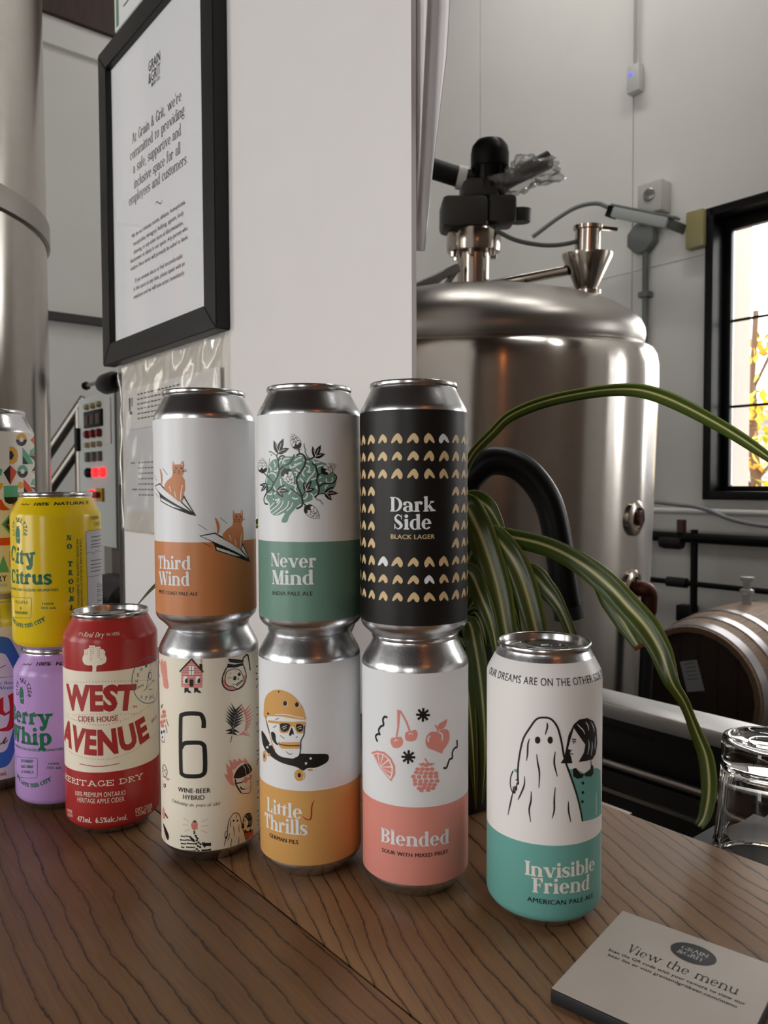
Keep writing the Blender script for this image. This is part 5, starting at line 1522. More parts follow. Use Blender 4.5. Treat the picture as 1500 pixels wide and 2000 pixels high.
  ('L','helmet_skull_print',3,'ink',0.6,0,0,[(34,51.7),(37.2,51.6)]),
  ('L','helmet_skull_print',3,'ink',1,1,0,[(23.6,54.8),(24.4,50.6),(26.3,47.1),(27.8,44.6)]),
  ('L','helmet_skull_print',3,'ink',0.5,1,0,[(27.2,44.8),(31,43),(35.4,42.1),(37,44.5),(37.1,49.6)]),
  ('L','helmet_skull_print',3,'ink',0.9,1,0,[(27.3,48.8),(28.5,46.9),(31.1,45.8)]),
  ('L','helmet_skull_print',3,'tworange',0.3,1,0,[(29.1,46.2),(32.4,45.6),(36.2,45.6)]),
  ('P','skeleton_hand_print',2,'ink',0,[(-13.3,20.3),(-12.9,19.9),(-10.6,19.9),(-10.1,20.4),(-10.2,18.9),(-10.7,19.2),(-12.9,19.1),(-13.3,18.6)]),
  ('P','skeleton_hand_print',2,'ink',0,[(-9.6,20.9),(-9.1,20.4),(-6.3,20.4),(-5.8,20.8),(-5.9,19.4),(-6.4,19.7),(-9.2,19.6),(-9.6,19.2)]),
  ('P','skeleton_hand_print',2,'ink',0,[(-14,17.7),(-13.5,17.3),(-10.1,17.5),(-9.6,18),(-9.6,16.5),(-10.2,16.8),(-13.5,16.5),(-14,16)]),
  ('P','skeleton_hand_print',2,'ink',0,[(-9.1,18.4),(-8.6,18),(-6,18),(-5.6,18.4),(-5.6,16.9),(-6.2,17.3),(-8.7,17.2),(-9.1,16.7)]),
  ('P','skeleton_hand_print',2,'ink',0,[(-13.4,15.4),(-12.9,15),(-9.8,15.2),(-9.4,15.7),(-9.4,14.2),(-10,14.5),(-12.9,14.2),(-13.4,13.7)]),
  ('P','skeleton_hand_print',2,'ink',0,[(-8.8,16.1),(-8.4,15.7),(-3.3,15.8),(-2.9,16.2),(-2.9,14.7),(-3.4,15.1),(-8.4,14.9),(-8.9,14.4)]),
  ('P','skeleton_hand_print',2,'ink',0,[(-13.1,13.1),(-12.7,12.7),(-11.3,12.6),(-10.8,13.1),(-10.8,11.6),(-11.4,11.9),(-12.7,11.9),(-13.2,11.4)]),
  ('P','skeleton_hand_print',2,'ink',0,[(-9.4,13.7),(-9,13.2),(-3.8,13.4),(-3.4,13.8),(-3.4,12.3),(-3.9,12.7),(-9,12.4),(-9.4,12)]),
  ('P','skeleton_hand_print',2,'ink',0,[(-12,11.1),(-11.5,10.6),(-10.7,10.5),(-10.3,10.9),(-10.3,9.4),(-10.9,9.7),(-11.6,9.8),(-12,9.4)]),
  ('P','skeleton_hand_print',2,'ink',0,[(-9.7,11.4),(-9.3,11),(-3.3,11.2),(-2.9,11.6),(-2.9,10.1),(-3.4,10.5),(-9.3,10.2),(-9.8,9.7)]),
  ('P','skeleton_hand_print',2,'ink',0,[(-4.3,24.1),(-3,24.2),(-3.2,22.9),(-2.8,22),(-4.3,21.9),(-4,23.1)]),
  ('P','skeleton_hand_print',2,'ink',0,[(-3.8,21.4),(-2.3,21.5),(-1.8,20),(-0.6,18.8),(-1.8,18.1),(-2.8,19.7)]),
  ('P','skeleton_hand_print',2,'ink',0,[(-7.4,19.9),(-5.3,19.6),(-3.6,18.2),(-3.1,16.5),(-4.9,16.9)]),
  ('P','skeleton_hand_print',2,'ink',0,[(-1.3,17.5),(-1.7,17.1),(-2.4,17.1),(-2.8,17.5),(-2.9,18.1),(-2.4,18.4),(-1.8,18.4),(-1.3,18)]),
  ('P','skeleton_hand_print',2,'ink',0,[(-0.1,16.1),(-0.5,15.8),(-1.1,15.8),(-1.6,16.2),(-1.6,16.8),(-1.2,17.1),(-0.6,17.1),(-0.1,16.7)]),
  ('P','skeleton_hand_print',2,'ink',0,[(-1.6,15.2),(-2,14.9),(-2.6,14.9),(-3.1,15.3),(-3.1,15.8),(-2.7,16.2),(-2.1,16.2),(-1.6,15.8)]),
  ('P','skeleton_hand_print',2,'ink',0,[(1.1,15),(0.7,14.6),(0.1,14.7),(-0.4,15.1),(-0.4,15.6),(0,16),(0.6,16),(1.1,15.5)]),
  ('P','skeleton_hand_print',2,'ink',0,[(-0.6,13.8),(-1,13.4),(-1.7,13.4),(-2.1,13.8),(-2.2,14.4),(-1.7,14.7),(-1.1,14.7),(-0.7,14.3)]),
  ('P','skeleton_hand_print',2,'ink',0,[(0.8,13),(0.4,12.6),(-0.2,12.7),(-0.7,13.1),(-0.7,13.7),(-0.3,14),(0.3,14),(0.8,13.5)]),
  ('P','skeleton_hand_print',2,'ink',0,[(-1.4,11.8),(-1.8,11.4),(-2.4,11.4),(-2.9,11.8),(-2.9,12.4),(-2.5,12.7),(-1.9,12.7),(-1.4,12.3)]),
  ('P','skeleton_hand_print',2,'ink',0,[(-0.2,10.5),(-0.6,10.2),(-1.2,10.2),(-1.7,10.6),(-1.7,11.2),(-1.3,11.5),(-0.7,11.5),(-0.2,11.1)]),
  ('P','skeleton_hand_print',2,'ink',0,[(1.3,16.8),(3.5,16),(7,15.8),(7,13.7),(3.9,14),(3,12.8),(1.5,14.6)]),
  ('P','skeleton_hand_print',2,'ink',0,[(0.8,11.8),(3.9,11.7),(7,12),(7,10),(1,10.2)]),
  ('P','berry_print',1,'tworange2',0,[(-1.4,27.4),(-1.5,26.5),(-1.9,25.6),(-2.4,24.9),(-3.1,24.6),(-3.9,24.5),(-4.6,24.8),(-5.1,25.4),(-5.5,26.3),(-5.6,27.3),(-5.5,28.3),(-5.1,29.1),(-4.5,29.8),(-3.8,30.2),(-3.1,30.2),(-2.4,29.9),(-1.8,29.3),(-1.5,28.4)]),
  ('P','berry_print',2,'pink',0,[(-4.5,29.1),(-4.6,28.7),(-5,28.5),(-5.3,28.7),(-5.4,29),(-5.3,29.4),(-5,29.5),(-4.6,29.4)]),
  ('P','berry_print',2,'pink',0,[(-3.5,29.1),(-3.6,28.8),(-3.9,28.6),(-4.3,28.7),(-4.4,29.1),(-4.3,29.4),(-3.9,29.6),(-3.6,29.5)]),
  ('P','berry_print',2,'pink',0,[(-2.5,29.1),(-2.6,28.8),(-2.9,28.6),(-3.3,28.8),(-3.4,29.1),(-3.2,29.5),(-2.9,29.6),(-2.6,29.5)]),
  ('P','berry_print',2,'pink',0,[(-1.5,29.2),(-1.6,28.8),(-1.9,28.7),(-2.3,28.8),(-2.4,29.2),(-2.2,29.5),(-1.9,29.7),(-1.6,29.5)]),
  ('P','berry_print',2,'pink',0,[(-4.2,27.9),(-4.3,27.5),(-4.7,27.4),(-5,27.5),(-5.1,27.8),(-5,28.2),(-4.7,28.4),(-4.3,28.2)]),
  ('P','berry_print',2,'pink',0,[(-3.2,27.9),(-3.3,27.6),(-3.7,27.4),(-4,27.6),(-4.1,27.9),(-4,28.3),(-3.6,28.4),(-3.3,28.3)]),
  ('P','berry_print',2,'pink',0,[(-2.2,28),(-2.3,27.6),(-2.7,27.5),(-3,27.6),(-3.1,27.9),(-3,28.3),(-2.6,28.5),(-2.3,28.3)]),
  ('P','berry_print',2,'pink',0,[(-1.2,28),(-1.3,27.6),(-1.7,27.5),(-2,27.6),(-2.1,28),(-2,28.3),(-1.7,28.5),(-1.3,28.3)]),
  ('P','berry_print',2,'pink',0,[(-4.5,26.7),(-4.7,26.3),(-5,26.2),(-5.3,26.3),(-5.5,26.6),(-5.3,27),(-5,27.2),(-4.7,27)]),
  ('P','berry_print',2,'pink',0,[(-3.5,26.7),(-3.7,26.4),(-4,26.2),(-4.3,26.3),(-4.4,26.7),(-4.3,27),(-4,27.2),(-3.6,27.1)]),
  ('P','berry_print',2,'pink',0,[(-2.5,26.8),(-2.7,26.4),(-3,26.3),(-3.3,26.4),(-3.4,26.7),(-3.3,27.1),(-3,27.3),(-2.6,27.1)]),
  ('P','berry_print',2,'pink',0,[(-1.5,26.8),(-1.7,26.4),(-2,26.3),(-2.3,26.4),(-2.4,26.8),(-2.3,27.1),(-2,27.3),(-1.7,27.1)]),
  ('P','berry_print',2,'pink',0,[(-4.2,25.5),(-4.4,25.2),(-4.7,25),(-5,25.1),(-5.2,25.5),(-5,25.8),(-4.7,26),(-4.4,25.9)]),
  ('P','berry_print',2,'pink',0,[(-3.2,25.6),(-3.4,25.2),(-3.7,25),(-4,25.2),(-4.1,25.5),(-4,25.9),(-3.7,26),(-3.4,25.9)]),
  ('P','berry_print',2,'pink',0,[(-2.2,25.6),(-2.4,25.2),(-2.7,25.1),(-3,25.2),(-3.1,25.6),(-3,25.9),(-2.7,26.1),(-2.4,25.9)]),
  ('P','berry_print',2,'pink',0,[(-1.2,25.6),(-1.4,25.3),(-1.7,25.1),(-2,25.3),(-2.1,25.6),(-2,26),(-1.7,26.1),(-1.4,26)]),
  ('L','berry_print',2,'ink',0.6,1,0,[(-4.7,29.8),(-3.4,30.1),(-1.9,29.9)]),
  ('L','berry_print',2,'ink',0.4,0,0,[(-3.4,30.1),(-3.9,31.1)]),
  ('L','berry_print',2,'ink',0.4,0,0,[(-3.4,30.1),(-2.7,30.9)]),
  ('L','berry_print',1,'pink',0.3,0,0,[(-11.2,31.9),(-7.4,29.7)]),
  ('L','berry_print',1,'pink',0.3,0,0,[(-11.7,27.3),(-7.9,27.5)]),
  ('L','berry_print',1,'pink',0.3,0,0,[(-10.7,23),(-7.1,24.7)]),
  ('L','berry_print',1,'pink',0.3,0,0,[(0.7,29.7),(5.1,31.6)]),
  ('L','berry_print',1,'pink',0.3,0,0,[(0.7,27.1),(5.1,27.3)]),
  ('L','berry_print',1,'pink',0.3,0,0,[(0.6,24.6),(4.6,22.5)]),
  ('P','ghost_print',1,'tworange2',0,[(29.6,18.8),(38,15.9),(39.5,14.8),(39.7,6.9),(39.8,4.7),(33.2,5.5),(31.4,10.9)]),
  ('P','ghost_print',1,'tworange2',0,[(16.7,22.1),(18.7,22.1),(18.7,20.3),(17.4,20.6)]),
  ('P','ghost_print',2,'cream',0,[(15.5,12.3),(16.1,17.4),(16,19.5),(16.7,21.9),(17.6,21.1),(17.7,24),(18.4,27.4),(19.8,30.2),(21.6,32.1),(23.4,32.3),(25.2,31.3),(26.7,29.2),(27.6,25.7),(28.4,21.6),(29.8,17.6),(31.4,12.7),(32.5,8.7),(33.2,5.6),(23.4,8.2)]),
  ('L','ghost_print',3,'ink',0.5,1,0,[(17.7,18.6),(17.6,21.1),(17.9,24.4),(18.8,28.4),(20.2,30.5),(21.7,32.2),(23.4,32.3),(25.2,31.4),(26.7,29.2),(27.6,25.7),(28.4,21.6),(29.8,17.6),(31.4,12.7),(32.5,8.7),(33.2,5.6)]),
  ('L','ghost_print',3,'ink',0.5,1,1,[(24.3,31),(24.2,29.8),(23.7,28.3)]),
  ('L','ghost_print',3,'ink',0.5,1,1,[(20.2,28.3),(19.9,27.1),(19.8,25),(19.5,23.5)]),
  ('L','ghost_print',3,'ink',0.5,1,1,[(21.8,24.4),(22,22.4),(22.3,20.2),(22.2,16.7)]),
  ('L','ghost_print',3,'ink',0.5,1,1,[(26.1,23.9),(25.8,21.3),(26.5,18.1)]),
  ('L','ghost_print',3,'ink',0.5,1,1,[(19,20.2),(18.9,18.2),(18.1,16.3),(17.6,15.2)]),
  ('L','ghost_print',3,'ink',0.5,1,1,[(20.4,16.4),(20.4,14.3),(19.9,12.3),(20.3,9.6)]),
  ('L','ghost_print',3,'ink',0.5,1,1,[(26,15.8),(25.7,13.2),(25.7,10.7),(25.1,9)]),
  ('L','ghost_print',3,'ink',0.5,1,1,[(29.3,11.6),(29.3,9.2),(29.9,6.6)]),
  ('L','ghost_print',3,'ink',0.5,1,1,[(16.6,17.3),(16,14.9),(15.5,12.2)]),
  ('L','ghost_print',3,'ink',0.4,1,0,[(16.7,21.9),(16.1,20.5),(16,18.8),(16.3,17.5),(16.6,16.9),(16.7,18.3),(16.7,17.1),(17,16.9),(17,18.4),(17.3,17.3),(17.4,18.9),(17.7,18.6),(17.6,19.7),(17.2,19.6)]),
  ('P','ghost_print',3,'ink',0,[(22.6,27.4),(22.6,27.1),(22.5,26.9),(22.3,26.8),(22.1,26.8),(21.9,26.8),(21.7,27),(21.5,27.2),(21.4,27.4),(21.4,27.7),(21.4,28),(21.5,28.2),(21.7,28.3),(21.9,28.3),(22.1,28.3),(22.3,28.1),(22.5,27.9),(22.6,27.6)]),
  ('P','ghost_print',3,'ink',0,[(25.5,26.6),(25.5,26.3),(25.4,26.1),(25.2,26),(25,26),(24.8,26.1),(24.6,26.2),(24.4,26.4),(24.3,26.7),(24.3,27),(24.3,27.2),(24.4,27.4),(24.6,27.5),(24.8,27.6),(25,27.5),(25.2,27.3),(25.4,27.1),(25.5,26.9)]),
  ('P','girl_print',2,'cream',0,[(31,27.3),(34.5,25.5),(34.7,22.6),(33.9,21.8),(36.1,18.8),(36.1,16.7),(33.8,16.3),(31.5,18),(31.5,19.3),(30.3,20.4),(29.8,22.2),(30.1,22.8),(29.3,23.4),(30.2,25.2)]),
  ('P','girl_print',3,'ink',0,[(31,28.5),(32.6,29),(35,28.6),(37.1,27.1),(38.2,24.8),(38.4,21.5),(37.8,19.2),(36.7,18.4),(32.2,19.5),(33.9,21.1),(34.3,22.7),(33.9,23.2),(32.3,25.6),(31,27.6),(30.1,25.6),(29.4,23.7),(29.3,23.3),(30.1,22.8),(29.8,22.2),(30.2,21.3),(30.5,19.8),(27.4,20.8),(28.4,21.9),(28.8,23.9),(29.5,26.5)]),
  ('P','girl_print',3,'ink',0,[(30.6,18.5),(31.5,18.4),(32.6,16.7),(33.8,16.1),(35.8,16.4),(36.1,17.6),(36.9,16.7),(36.9,15.1),(36.1,14.7),(34.3,15.4),(33.8,16),(33.3,15.5),(31.9,15.7),(30.7,16.7)]),
  ('P','girl_print',3,'ink',0,[(33.8,14.1),(33.8,13.9),(33.8,13.9),(33.6,13.8),(33.5,13.8),(33.4,13.9),(33.3,14),(33.2,14.1),(33.1,14.2),(33.1,14.4),(33.1,14.5),(33.2,14.6),(33.3,14.6),(33.4,14.6),(33.5,14.5),(33.7,14.4),(33.8,14.3),(33.8,14.2)]),
  ('P','girl_print',3,'ink',0,[(33.8,11.9),(33.7,11.8),(33.7,11.7),(33.6,11.7),(33.4,11.7),(33.3,11.7),(33.2,11.8),(33.1,11.9),(33,12.1),(33,12.2),(33,12.3),(33.1,12.4),(33.2,12.4),(33.3,12.4),(33.4,12.4),(33.6,12.3),(33.7,12.2),(33.7,12)]),
  ('P','girl_print',3,'ink',0,[(33.6,9.9),(33.6,9.8),(33.5,9.7),(33.4,9.7),(33.3,9.7),(33.2,9.7),(33.1,9.8),(33,9.9),(32.9,10.1),(32.9,10.2),(32.9,10.3),(33,10.4),(33.1,10.4),(33.2,10.4),(33.3,10.4),(33.4,10.3),(33.5,10.1),(33.6,10)]),
  ('L','girl_print',4,'cream',0.3,1,1,[(31.9,28.2),(32.8,27.2),(33.7,26.1),(34.2,25.1)]),
  ('L','girl_print',4,'cream',0.3,1,1,[(34.5,27.8),(35.2,26.7),(35.5,25.5)]),
  ('L','girl_print',4,'cream',0.3,1,1,[(36.3,27.2),(37.1,25.6),(37.3,24.5)]),
  ('L','girl_print',4,'cream',0.3,1,1,[(35.3,23.4),(35.5,21.9),(35,20.2)]),
  ('L','girl_print',4,'cream',0.3,1,1,[(36.5,22.6),(36.6,21.2),(36.2,19.5)]),
  ('L','girl_print',4,'cream',0.3,1,1,[(37.7,23.2),(37.4,20.5)]),
  ('L','girl_print',4,'ink',0.3,1,0,[(30.4,25.3),(31.6,24.8)]),
  ('L','girl_print',4,'ink',0.3,1,0,[(30.5,24.7),(31.1,24.6),(31.5,24.2)]),
  ('L','girl_print',4,'ink',0.3,1,0,[(30.8,24.5),(30.9,24.1)]),
  ('L','girl_print',4,'ink',0.3,1,0,[(29.3,23.4),(29.9,22.9),(30.4,22.9)]),
  ('L','girl_print',4,'ink',0.3,1,0,[(29.9,22.2),(30.8,21.8)]),
  ('L','girl_print',4,'ink',0.3,1,0,[(36,18.9),(36.1,17.2)]),
  ('L','girl_print',3,'cream',0.2,0,0,[(37.8,10.2),(37.7,5.2)]),
 ],
 'LT': [
  ('P','skateboard_print',1,'ink',1,[(-36.7,90.5),(-31,89.7),(-25.1,85.4),(-16.1,82.4),(-2.9,82.2),(5.5,81.8),(13,81),(14.8,79.2),(14.2,76.4),(11,74.5),(6.3,73.1),(1.7,73.1),(-1.6,71.5),(-5.8,73.7),(-16.1,75.3),(-26.7,78.3),(-34.6,82.8)]),
  ('P','skateboard_print',2,'ltorange',0,[(-29.2,76.4),(-29.3,75),(-29.8,73.7),(-30.5,72.7),(-31.3,71.9),(-32.3,71.7),(-33.3,71.8),(-34.1,72.4),(-34.7,73.4),(-34.8,74.7),(-34.6,76.1),(-34,77.5),(-33.1,78.6),(-32.1,79.3),(-31.2,79.6),(-30.3,79.4),(-29.7,78.7),(-29.3,77.7)]),
  ('P','skateboard_print',3,'ink',0,[(-31.3,75.8),(-31.4,75.2),(-31.5,74.8),(-31.8,74.4),(-32.1,74.1),(-32.4,74),(-32.6,74.1),(-32.9,74.4),(-33,74.8),(-33.1,75.2),(-33,75.8),(-32.8,76.3),(-32.6,76.7),(-32.3,76.9),(-32,77),(-31.7,76.9),(-31.5,76.6),(-31.4,76.2)]),
  ('P','skateboard_print',2,'ltorange',0,[(-0.1,68.6),(-0.3,67.4),(-0.9,66.2),(-1.8,65.4),(-2.9,64.9),(-4.1,64.9),(-5.2,65.2),(-6.1,66),(-6.7,67.1),(-6.9,68.4),(-6.7,69.7),(-6.1,70.9),(-5.2,71.8),(-4,72.3),(-2.9,72.3),(-1.8,71.9),(-0.9,71.1),(-0.3,69.9)]),
  ('P','skateboard_print',3,'ink',0,[(-2.6,68.6),(-2.7,68.1),(-2.9,67.7),(-3.2,67.4),(-3.5,67.2),(-3.9,67.2),(-4.2,67.3),(-4.5,67.6),(-4.6,68.1),(-4.7,68.5),(-4.6,69),(-4.4,69.5),(-4.2,69.8),(-3.8,70),(-3.5,70),(-3.1,69.8),(-2.9,69.5),(-2.7,69.1)]),
  ('P','skateboard_print',1,'ltorange',0,[(4.7,71.8),(4.6,71.5),(4.3,71.3),(3.9,71.2),(3.3,71.1),(2.8,71.1),(2.2,71.2),(1.8,71.4),(1.5,71.7),(1.4,71.9),(1.5,72.2),(1.8,72.4),(2.2,72.6),(2.8,72.6),(3.4,72.6),(3.9,72.5),(4.3,72.3),(4.6,72.1)]),
  ('P','skateboard_print',1,'ltorange',0,[(-24.9,78.2),(-25,77.9),(-25.2,77.5),(-25.6,77.2),(-26.1,77),(-26.7,76.8),(-27.2,76.8),(-27.7,76.9),(-28,77.1),(-28.1,77.4),(-28,77.8),(-27.7,78.2),(-27.2,78.5),(-26.7,78.7),(-26.1,78.9),(-25.6,78.9),(-25.2,78.8),(-24.9,78.6)]),
  ('P','skateboard_print',3,'labelw',0,[(4.1,79.1),(4.1,78.8),(4,78.6),(3.8,78.4),(3.5,78.4),(3.3,78.4),(3,78.5),(2.8,78.6),(2.7,78.9),(2.7,79.1),(2.7,79.4),(2.8,79.6),(3,79.8),(3.3,79.8),(3.5,79.8),(3.8,79.7),(4,79.6),(4.1,79.3)]),
  ('P','skateboard_print',3,'labelw',0,[(1.2,76.1),(1.2,75.8),(1.1,75.6),(0.9,75.4),(0.6,75.3),(0.4,75.3),(0.1,75.4),(-0.1,75.6),(-0.2,75.8),(-0.2,76.1),(-0.2,76.3),(-0.1,76.6),(0.1,76.7),(0.4,76.8),(0.6,76.8),(0.9,76.7),(1.1,76.5),(1.2,76.3)]),
  ('P','skateboard_print',3,'labelw',0,[(-23.9,85.1),(-23.9,84.8),(-24.2,84.5),(-24.5,84.3),(-24.9,84.1),(-25.3,84),(-25.7,84),(-26,84.1),(-26.2,84.3),(-26.3,84.5),(-26.2,84.8),(-26,85.1),(-25.7,85.3),(-25.3,85.5),(-24.8,85.6),(-24.5,85.6),(-24.1,85.5),(-23.9,85.3)]),
  ('P','skateboard_print',3,'labelw',0,[(-26.7,82.7),(-26.7,82.4),(-27,82.1),(-27.3,81.9),(-27.8,81.7),(-28.2,81.5),(-28.7,81.5),(-29.1,81.6),(-29.3,81.7),(-29.4,82),(-29.3,82.3),(-29.1,82.6),(-28.7,82.8),(-28.2,83.1),(-27.7,83.2),(-27.3,83.2),(-26.9,83.1),(-26.7,82.9)]),
  ('L','skateboard_print',2,'labelw',0.3,1,0,[(-1.3,71),(-0.7,68.6),(-1.6,66.3)]),
  ('P','skull_print',2,'labelw',1,[(-29.8,101.5),(-26.4,96.5),(-25,91.1),(-22.9,86.8),(-20.9,82),(-17.3,79.4),(-11.8,78.8),(-6.7,79),(-3.9,80.8),(-2.9,85.5),(-2.6,90.2),(-0.9,94),(-0.3,99.6),(-0.9,104.3),(-10.5,106.7)]),
  ('L','skull_print',4,'ink',0.6,1,0,[(-29.8,101.5),(-28.1,97.1),(-25.3,92)]),
  ('L','skull_print',4,'ink',0.6,1,0,[(-0.3,99.6),(-0.7,94),(-2.5,90.2),(-2.7,85.5),(-3.7,80.8),(-6.7,79)]),
  ('P','skull_print',3,'ink',1,[(-24.2,92.3),(-22.1,93.5),(-20.1,92.1),(-19.6,88.4),(-17.8,85.9),(-20.2,86.2),(-22.8,88.3)]),
  ('P','helmet_print',3,'ltorange',1,[(-32.2,104.8),(-31.2,110.8),(-27.8,115.9),(-21.7,119.8),(-15.7,121),(-9.3,119.4),(-4.5,115.5),(-1.3,110.9),(0.3,105.2),(0.1,103.4),(-5.6,103.7),(-15.8,104.2),(-26.3,102.5),(-28.9,100.8),(-32.3,101.4)]),
  ('L','helmet_print',4,'labelw',0.5,1,0,[(-20,105),(-12.5,106),(-5.6,105.1),(-0.4,104.3)]),
  ('L','helmet_print',3,'ltorange',0.8,1,0,[(-29.8,101),(-28.1,96.2),(-25,90.2),(-22.2,84.1),(-20.3,82.1)]),
  ('P','helmet_print',4,'labelw',0,[(-10.6,112.8),(-10.7,112.3),(-11,111.7),(-11.4,111.3),(-11.9,111),(-12.5,111),(-13,111.1),(-13.4,111.5),(-13.7,112),(-13.8,112.5),(-13.7,113.1),(-13.4,113.7),(-12.9,114.1),(-12.4,114.4),(-11.9,114.4),(-11.4,114.3),(-11,113.9),(-10.7,113.4)]),
  ('P','helmet_print',5,'ink',0,[(-11.1,113),(-11.2,112.4),(-11.4,111.9),(-11.8,111.5),(-12.3,111.3),(-12.7,111.3),(-13.2,111.4),(-13.6,111.7),(-13.8,112.2),(-13.9,112.7),(-13.8,113.3),(-13.5,113.8),(-13.2,114.2),(-12.7,114.4),(-12.2,114.4),(-11.8,114.3),(-11.4,114),(-11.2,113.5)]),
  ('P','helmet_print',4,'labelw',0,[(-3,112.5),(-3.1,111.9),(-3.4,111.4),(-3.7,111),(-4.2,110.8),(-4.7,110.8),(-5.2,111),(-5.5,111.3),(-5.8,111.8),(-5.9,112.4),(-5.8,113),(-5.5,113.5),(-5.1,113.9),(-4.7,114.1),(-4.2,114.2),(-3.7,114),(-3.4,113.6),(-3.1,113.1)]),
  ('P','helmet_print',5,'ink',0,[(-3.5,112.7),(-3.6,112.2),(-3.8,111.7),(-4.1,111.3),(-4.5,111.1),(-5,111.1),(-5.4,111.3),(-5.7,111.6),(-5.9,112.1),(-6,112.6),(-5.9,113.1),(-5.7,113.6),(-5.3,114),(-4.9,114.2),(-4.5,114.2),(-4.1,114),(-3.8,113.7),(-3.6,113.2)]),
  ('P','helmet_print',5,'ink',0,[(-16.6,119.7),(-16.6,119.5),(-16.7,119.3),(-16.9,119.1),(-17.1,119.1),(-17.3,119),(-17.5,119.1),(-17.6,119.2),(-17.7,119.4),(-17.7,119.6),(-17.7,119.8),(-17.6,120),(-17.4,120.1),(-17.3,120.2),(-17,120.3),(-16.9,120.2),(-16.7,120.1),(-16.6,119.9)]),
  ('P','helmet_print',5,'ink',0,[(-25.8,104.3),(-25.9,104),(-26.1,103.8),(-26.3,103.6),(-26.6,103.4),(-27,103.3),(-27.3,103.4),(-27.6,103.5),(-27.7,103.6),(-27.8,103.9),(-27.7,104.2),(-27.5,104.4),(-27.3,104.7),(-27,104.8),(-26.6,104.9),(-26.3,104.9),(-26,104.7),(-25.9,104.6)]),
  ('P','sunglasses_print',3,'ltorange',1,[(-26.4,99.9),(-18.2,101),(-8.5,101.7),(0.1,102),(-0.2,97.8),(-1.4,94.9),(-4.7,94.9),(-6.1,97.1),(-7.4,98.7),(-9.3,98.1),(-10.6,94.9),(-15.4,93.9),(-16.8,95.5),(-17.7,99.2),(-26.4,98.5)]),
  ('P','sunglasses_print',4,'ink',1,[(-15.9,99.9),(-9.7,100.3),(-9.9,97.3),(-12.1,95.2),(-14.8,95.1),(-16.1,96.6)]),
  ('P','sunglasses_print',4,'ink',1,[(-5.3,100.3),(-1.3,100.2),(-1.4,96.8),(-3.3,95.7),(-5,96.9)]),
  ('L','sunglasses_print',5,'labelw',0.3,0,0,[(-15,97.5),(-11.6,99.2)]),
  ('L','sunglasses_print',5,'labelw',0.3,0,0,[(-14.6,96.3),(-11.8,97.9)]),
  ('L','sunglasses_print',5,'labelw',0.3,0,0,[(-4.7,98.4),(-2,99.4)]),
  ('L','sunglasses_print',5,'labelw',0.3,0,0,[(-4.2,97.3),(-2,98.1)]),
  ('P','skull_print',4,'ink',1,[(-10.1,93.5),(-9,96.9),(-8.3,98.2),(-7.4,96.6),(-6.9,93.8),(-8.1,94.2),(-8.8,92.9)]),
  ('P','skull_print',4,'ltorange',0,[(-17.7,88.3),(-12.7,88.7),(-3.3,89.5),(-3.2,85.1),(-9.7,84.2),(-14.4,84.1),(-17.2,85.1)]),
  ('P','skull_print',5,'labelw',0,[(-14.5,89.1),(-14.8,88.5),(-15.3,88),(-16,87.9),(-16.6,88.2),(-16.8,88.7),(-16.6,89.3),(-16,89.7),(-15.3,89.8),(-14.8,89.6)]),
  ('P','skull_print',5,'labelw',0,[(-14.1,83.7),(-14.3,83.2),(-14.8,82.8),(-15.5,82.7),(-16.1,82.9),(-16.3,83.3),(-16.1,83.8),(-15.5,84.2),(-14.8,84.3),(-14.3,84.1)]),
  ('P','skull_print',5,'labelw',0,[(-12.2,89.4),(-12.4,88.8),(-12.9,88.4),(-13.6,88.3),(-14.1,88.6),(-14.3,89.1),(-14.1,89.7),(-13.6,90.1),(-12.9,90.2),(-12.4,89.9)]),
  ('P','skull_print',5,'labelw',0,[(-11.8,83.9),(-12,83.5),(-12.5,83.1),(-13.2,83),(-13.7,83.2),(-13.9,83.7),(-13.7,84.1),(-13.2,84.5),(-12.5,84.6),(-12,84.4)]),
  ('P','skull_print',5,'labelw',0,[(-9.9,89.6),(-10.1,89),(-10.6,88.6),(-11.3,88.6),(-11.8,88.9),(-12,89.4),(-11.8,90),(-11.2,90.4),(-10.6,90.4),(-10.1,90.1)]),
  ('P','skull_print',5,'labelw',0,[(-9.7,84.2),(-9.9,83.7),(-10.4,83.4),(-11,83.3),(-11.5,83.5),(-11.7,84),(-11.5,84.4),(-11,84.8),(-10.4,84.8),(-9.9,84.6)]),
  ('P','skull_print',5,'labelw',0,[(-7.7,89.8),(-7.9,89.2),(-8.4,88.8),(-9,88.8),(-9.5,89.1),(-9.7,89.6),(-9.5,90.2),(-9,90.6),(-8.4,90.6),(-7.9,90.3)]),
  ('P','skull_print',5,'labelw',0,[(-7.6,84.4),(-7.8,83.9),(-8.3,83.6),(-8.9,83.5),(-9.4,83.8),(-9.6,84.2),(-9.4,84.6),(-8.9,85),(-8.2,85),(-7.8,84.8)]),
  ('P','skull_print',5,'labelw',0,[(-5.6,89.9),(-5.8,89.4),(-6.3,89),(-6.9,89),(-7.3,89.3),(-7.5,89.8),(-7.3,90.4),(-6.8,90.8),(-6.2,90.8),(-5.8,90.5)]),
  ('P','skull_print',5,'labelw',0,[(-5.5,84.5),(-5.7,84),(-6.2,83.7),(-6.8,83.7),(-7.3,83.9),(-7.5,84.4),(-7.3,84.8),(-6.8,85.1),(-6.2,85.2),(-5.7,84.9)]),
  ('P','skull_print',5,'labelw',0,[(-3.5,90),(-3.7,89.5),(-4.2,89.1),(-4.7,89.1),(-5.2,89.4),(-5.4,89.9),(-5.2,90.5),(-4.7,90.9),(-4.1,90.9),(-3.7,90.6)]),
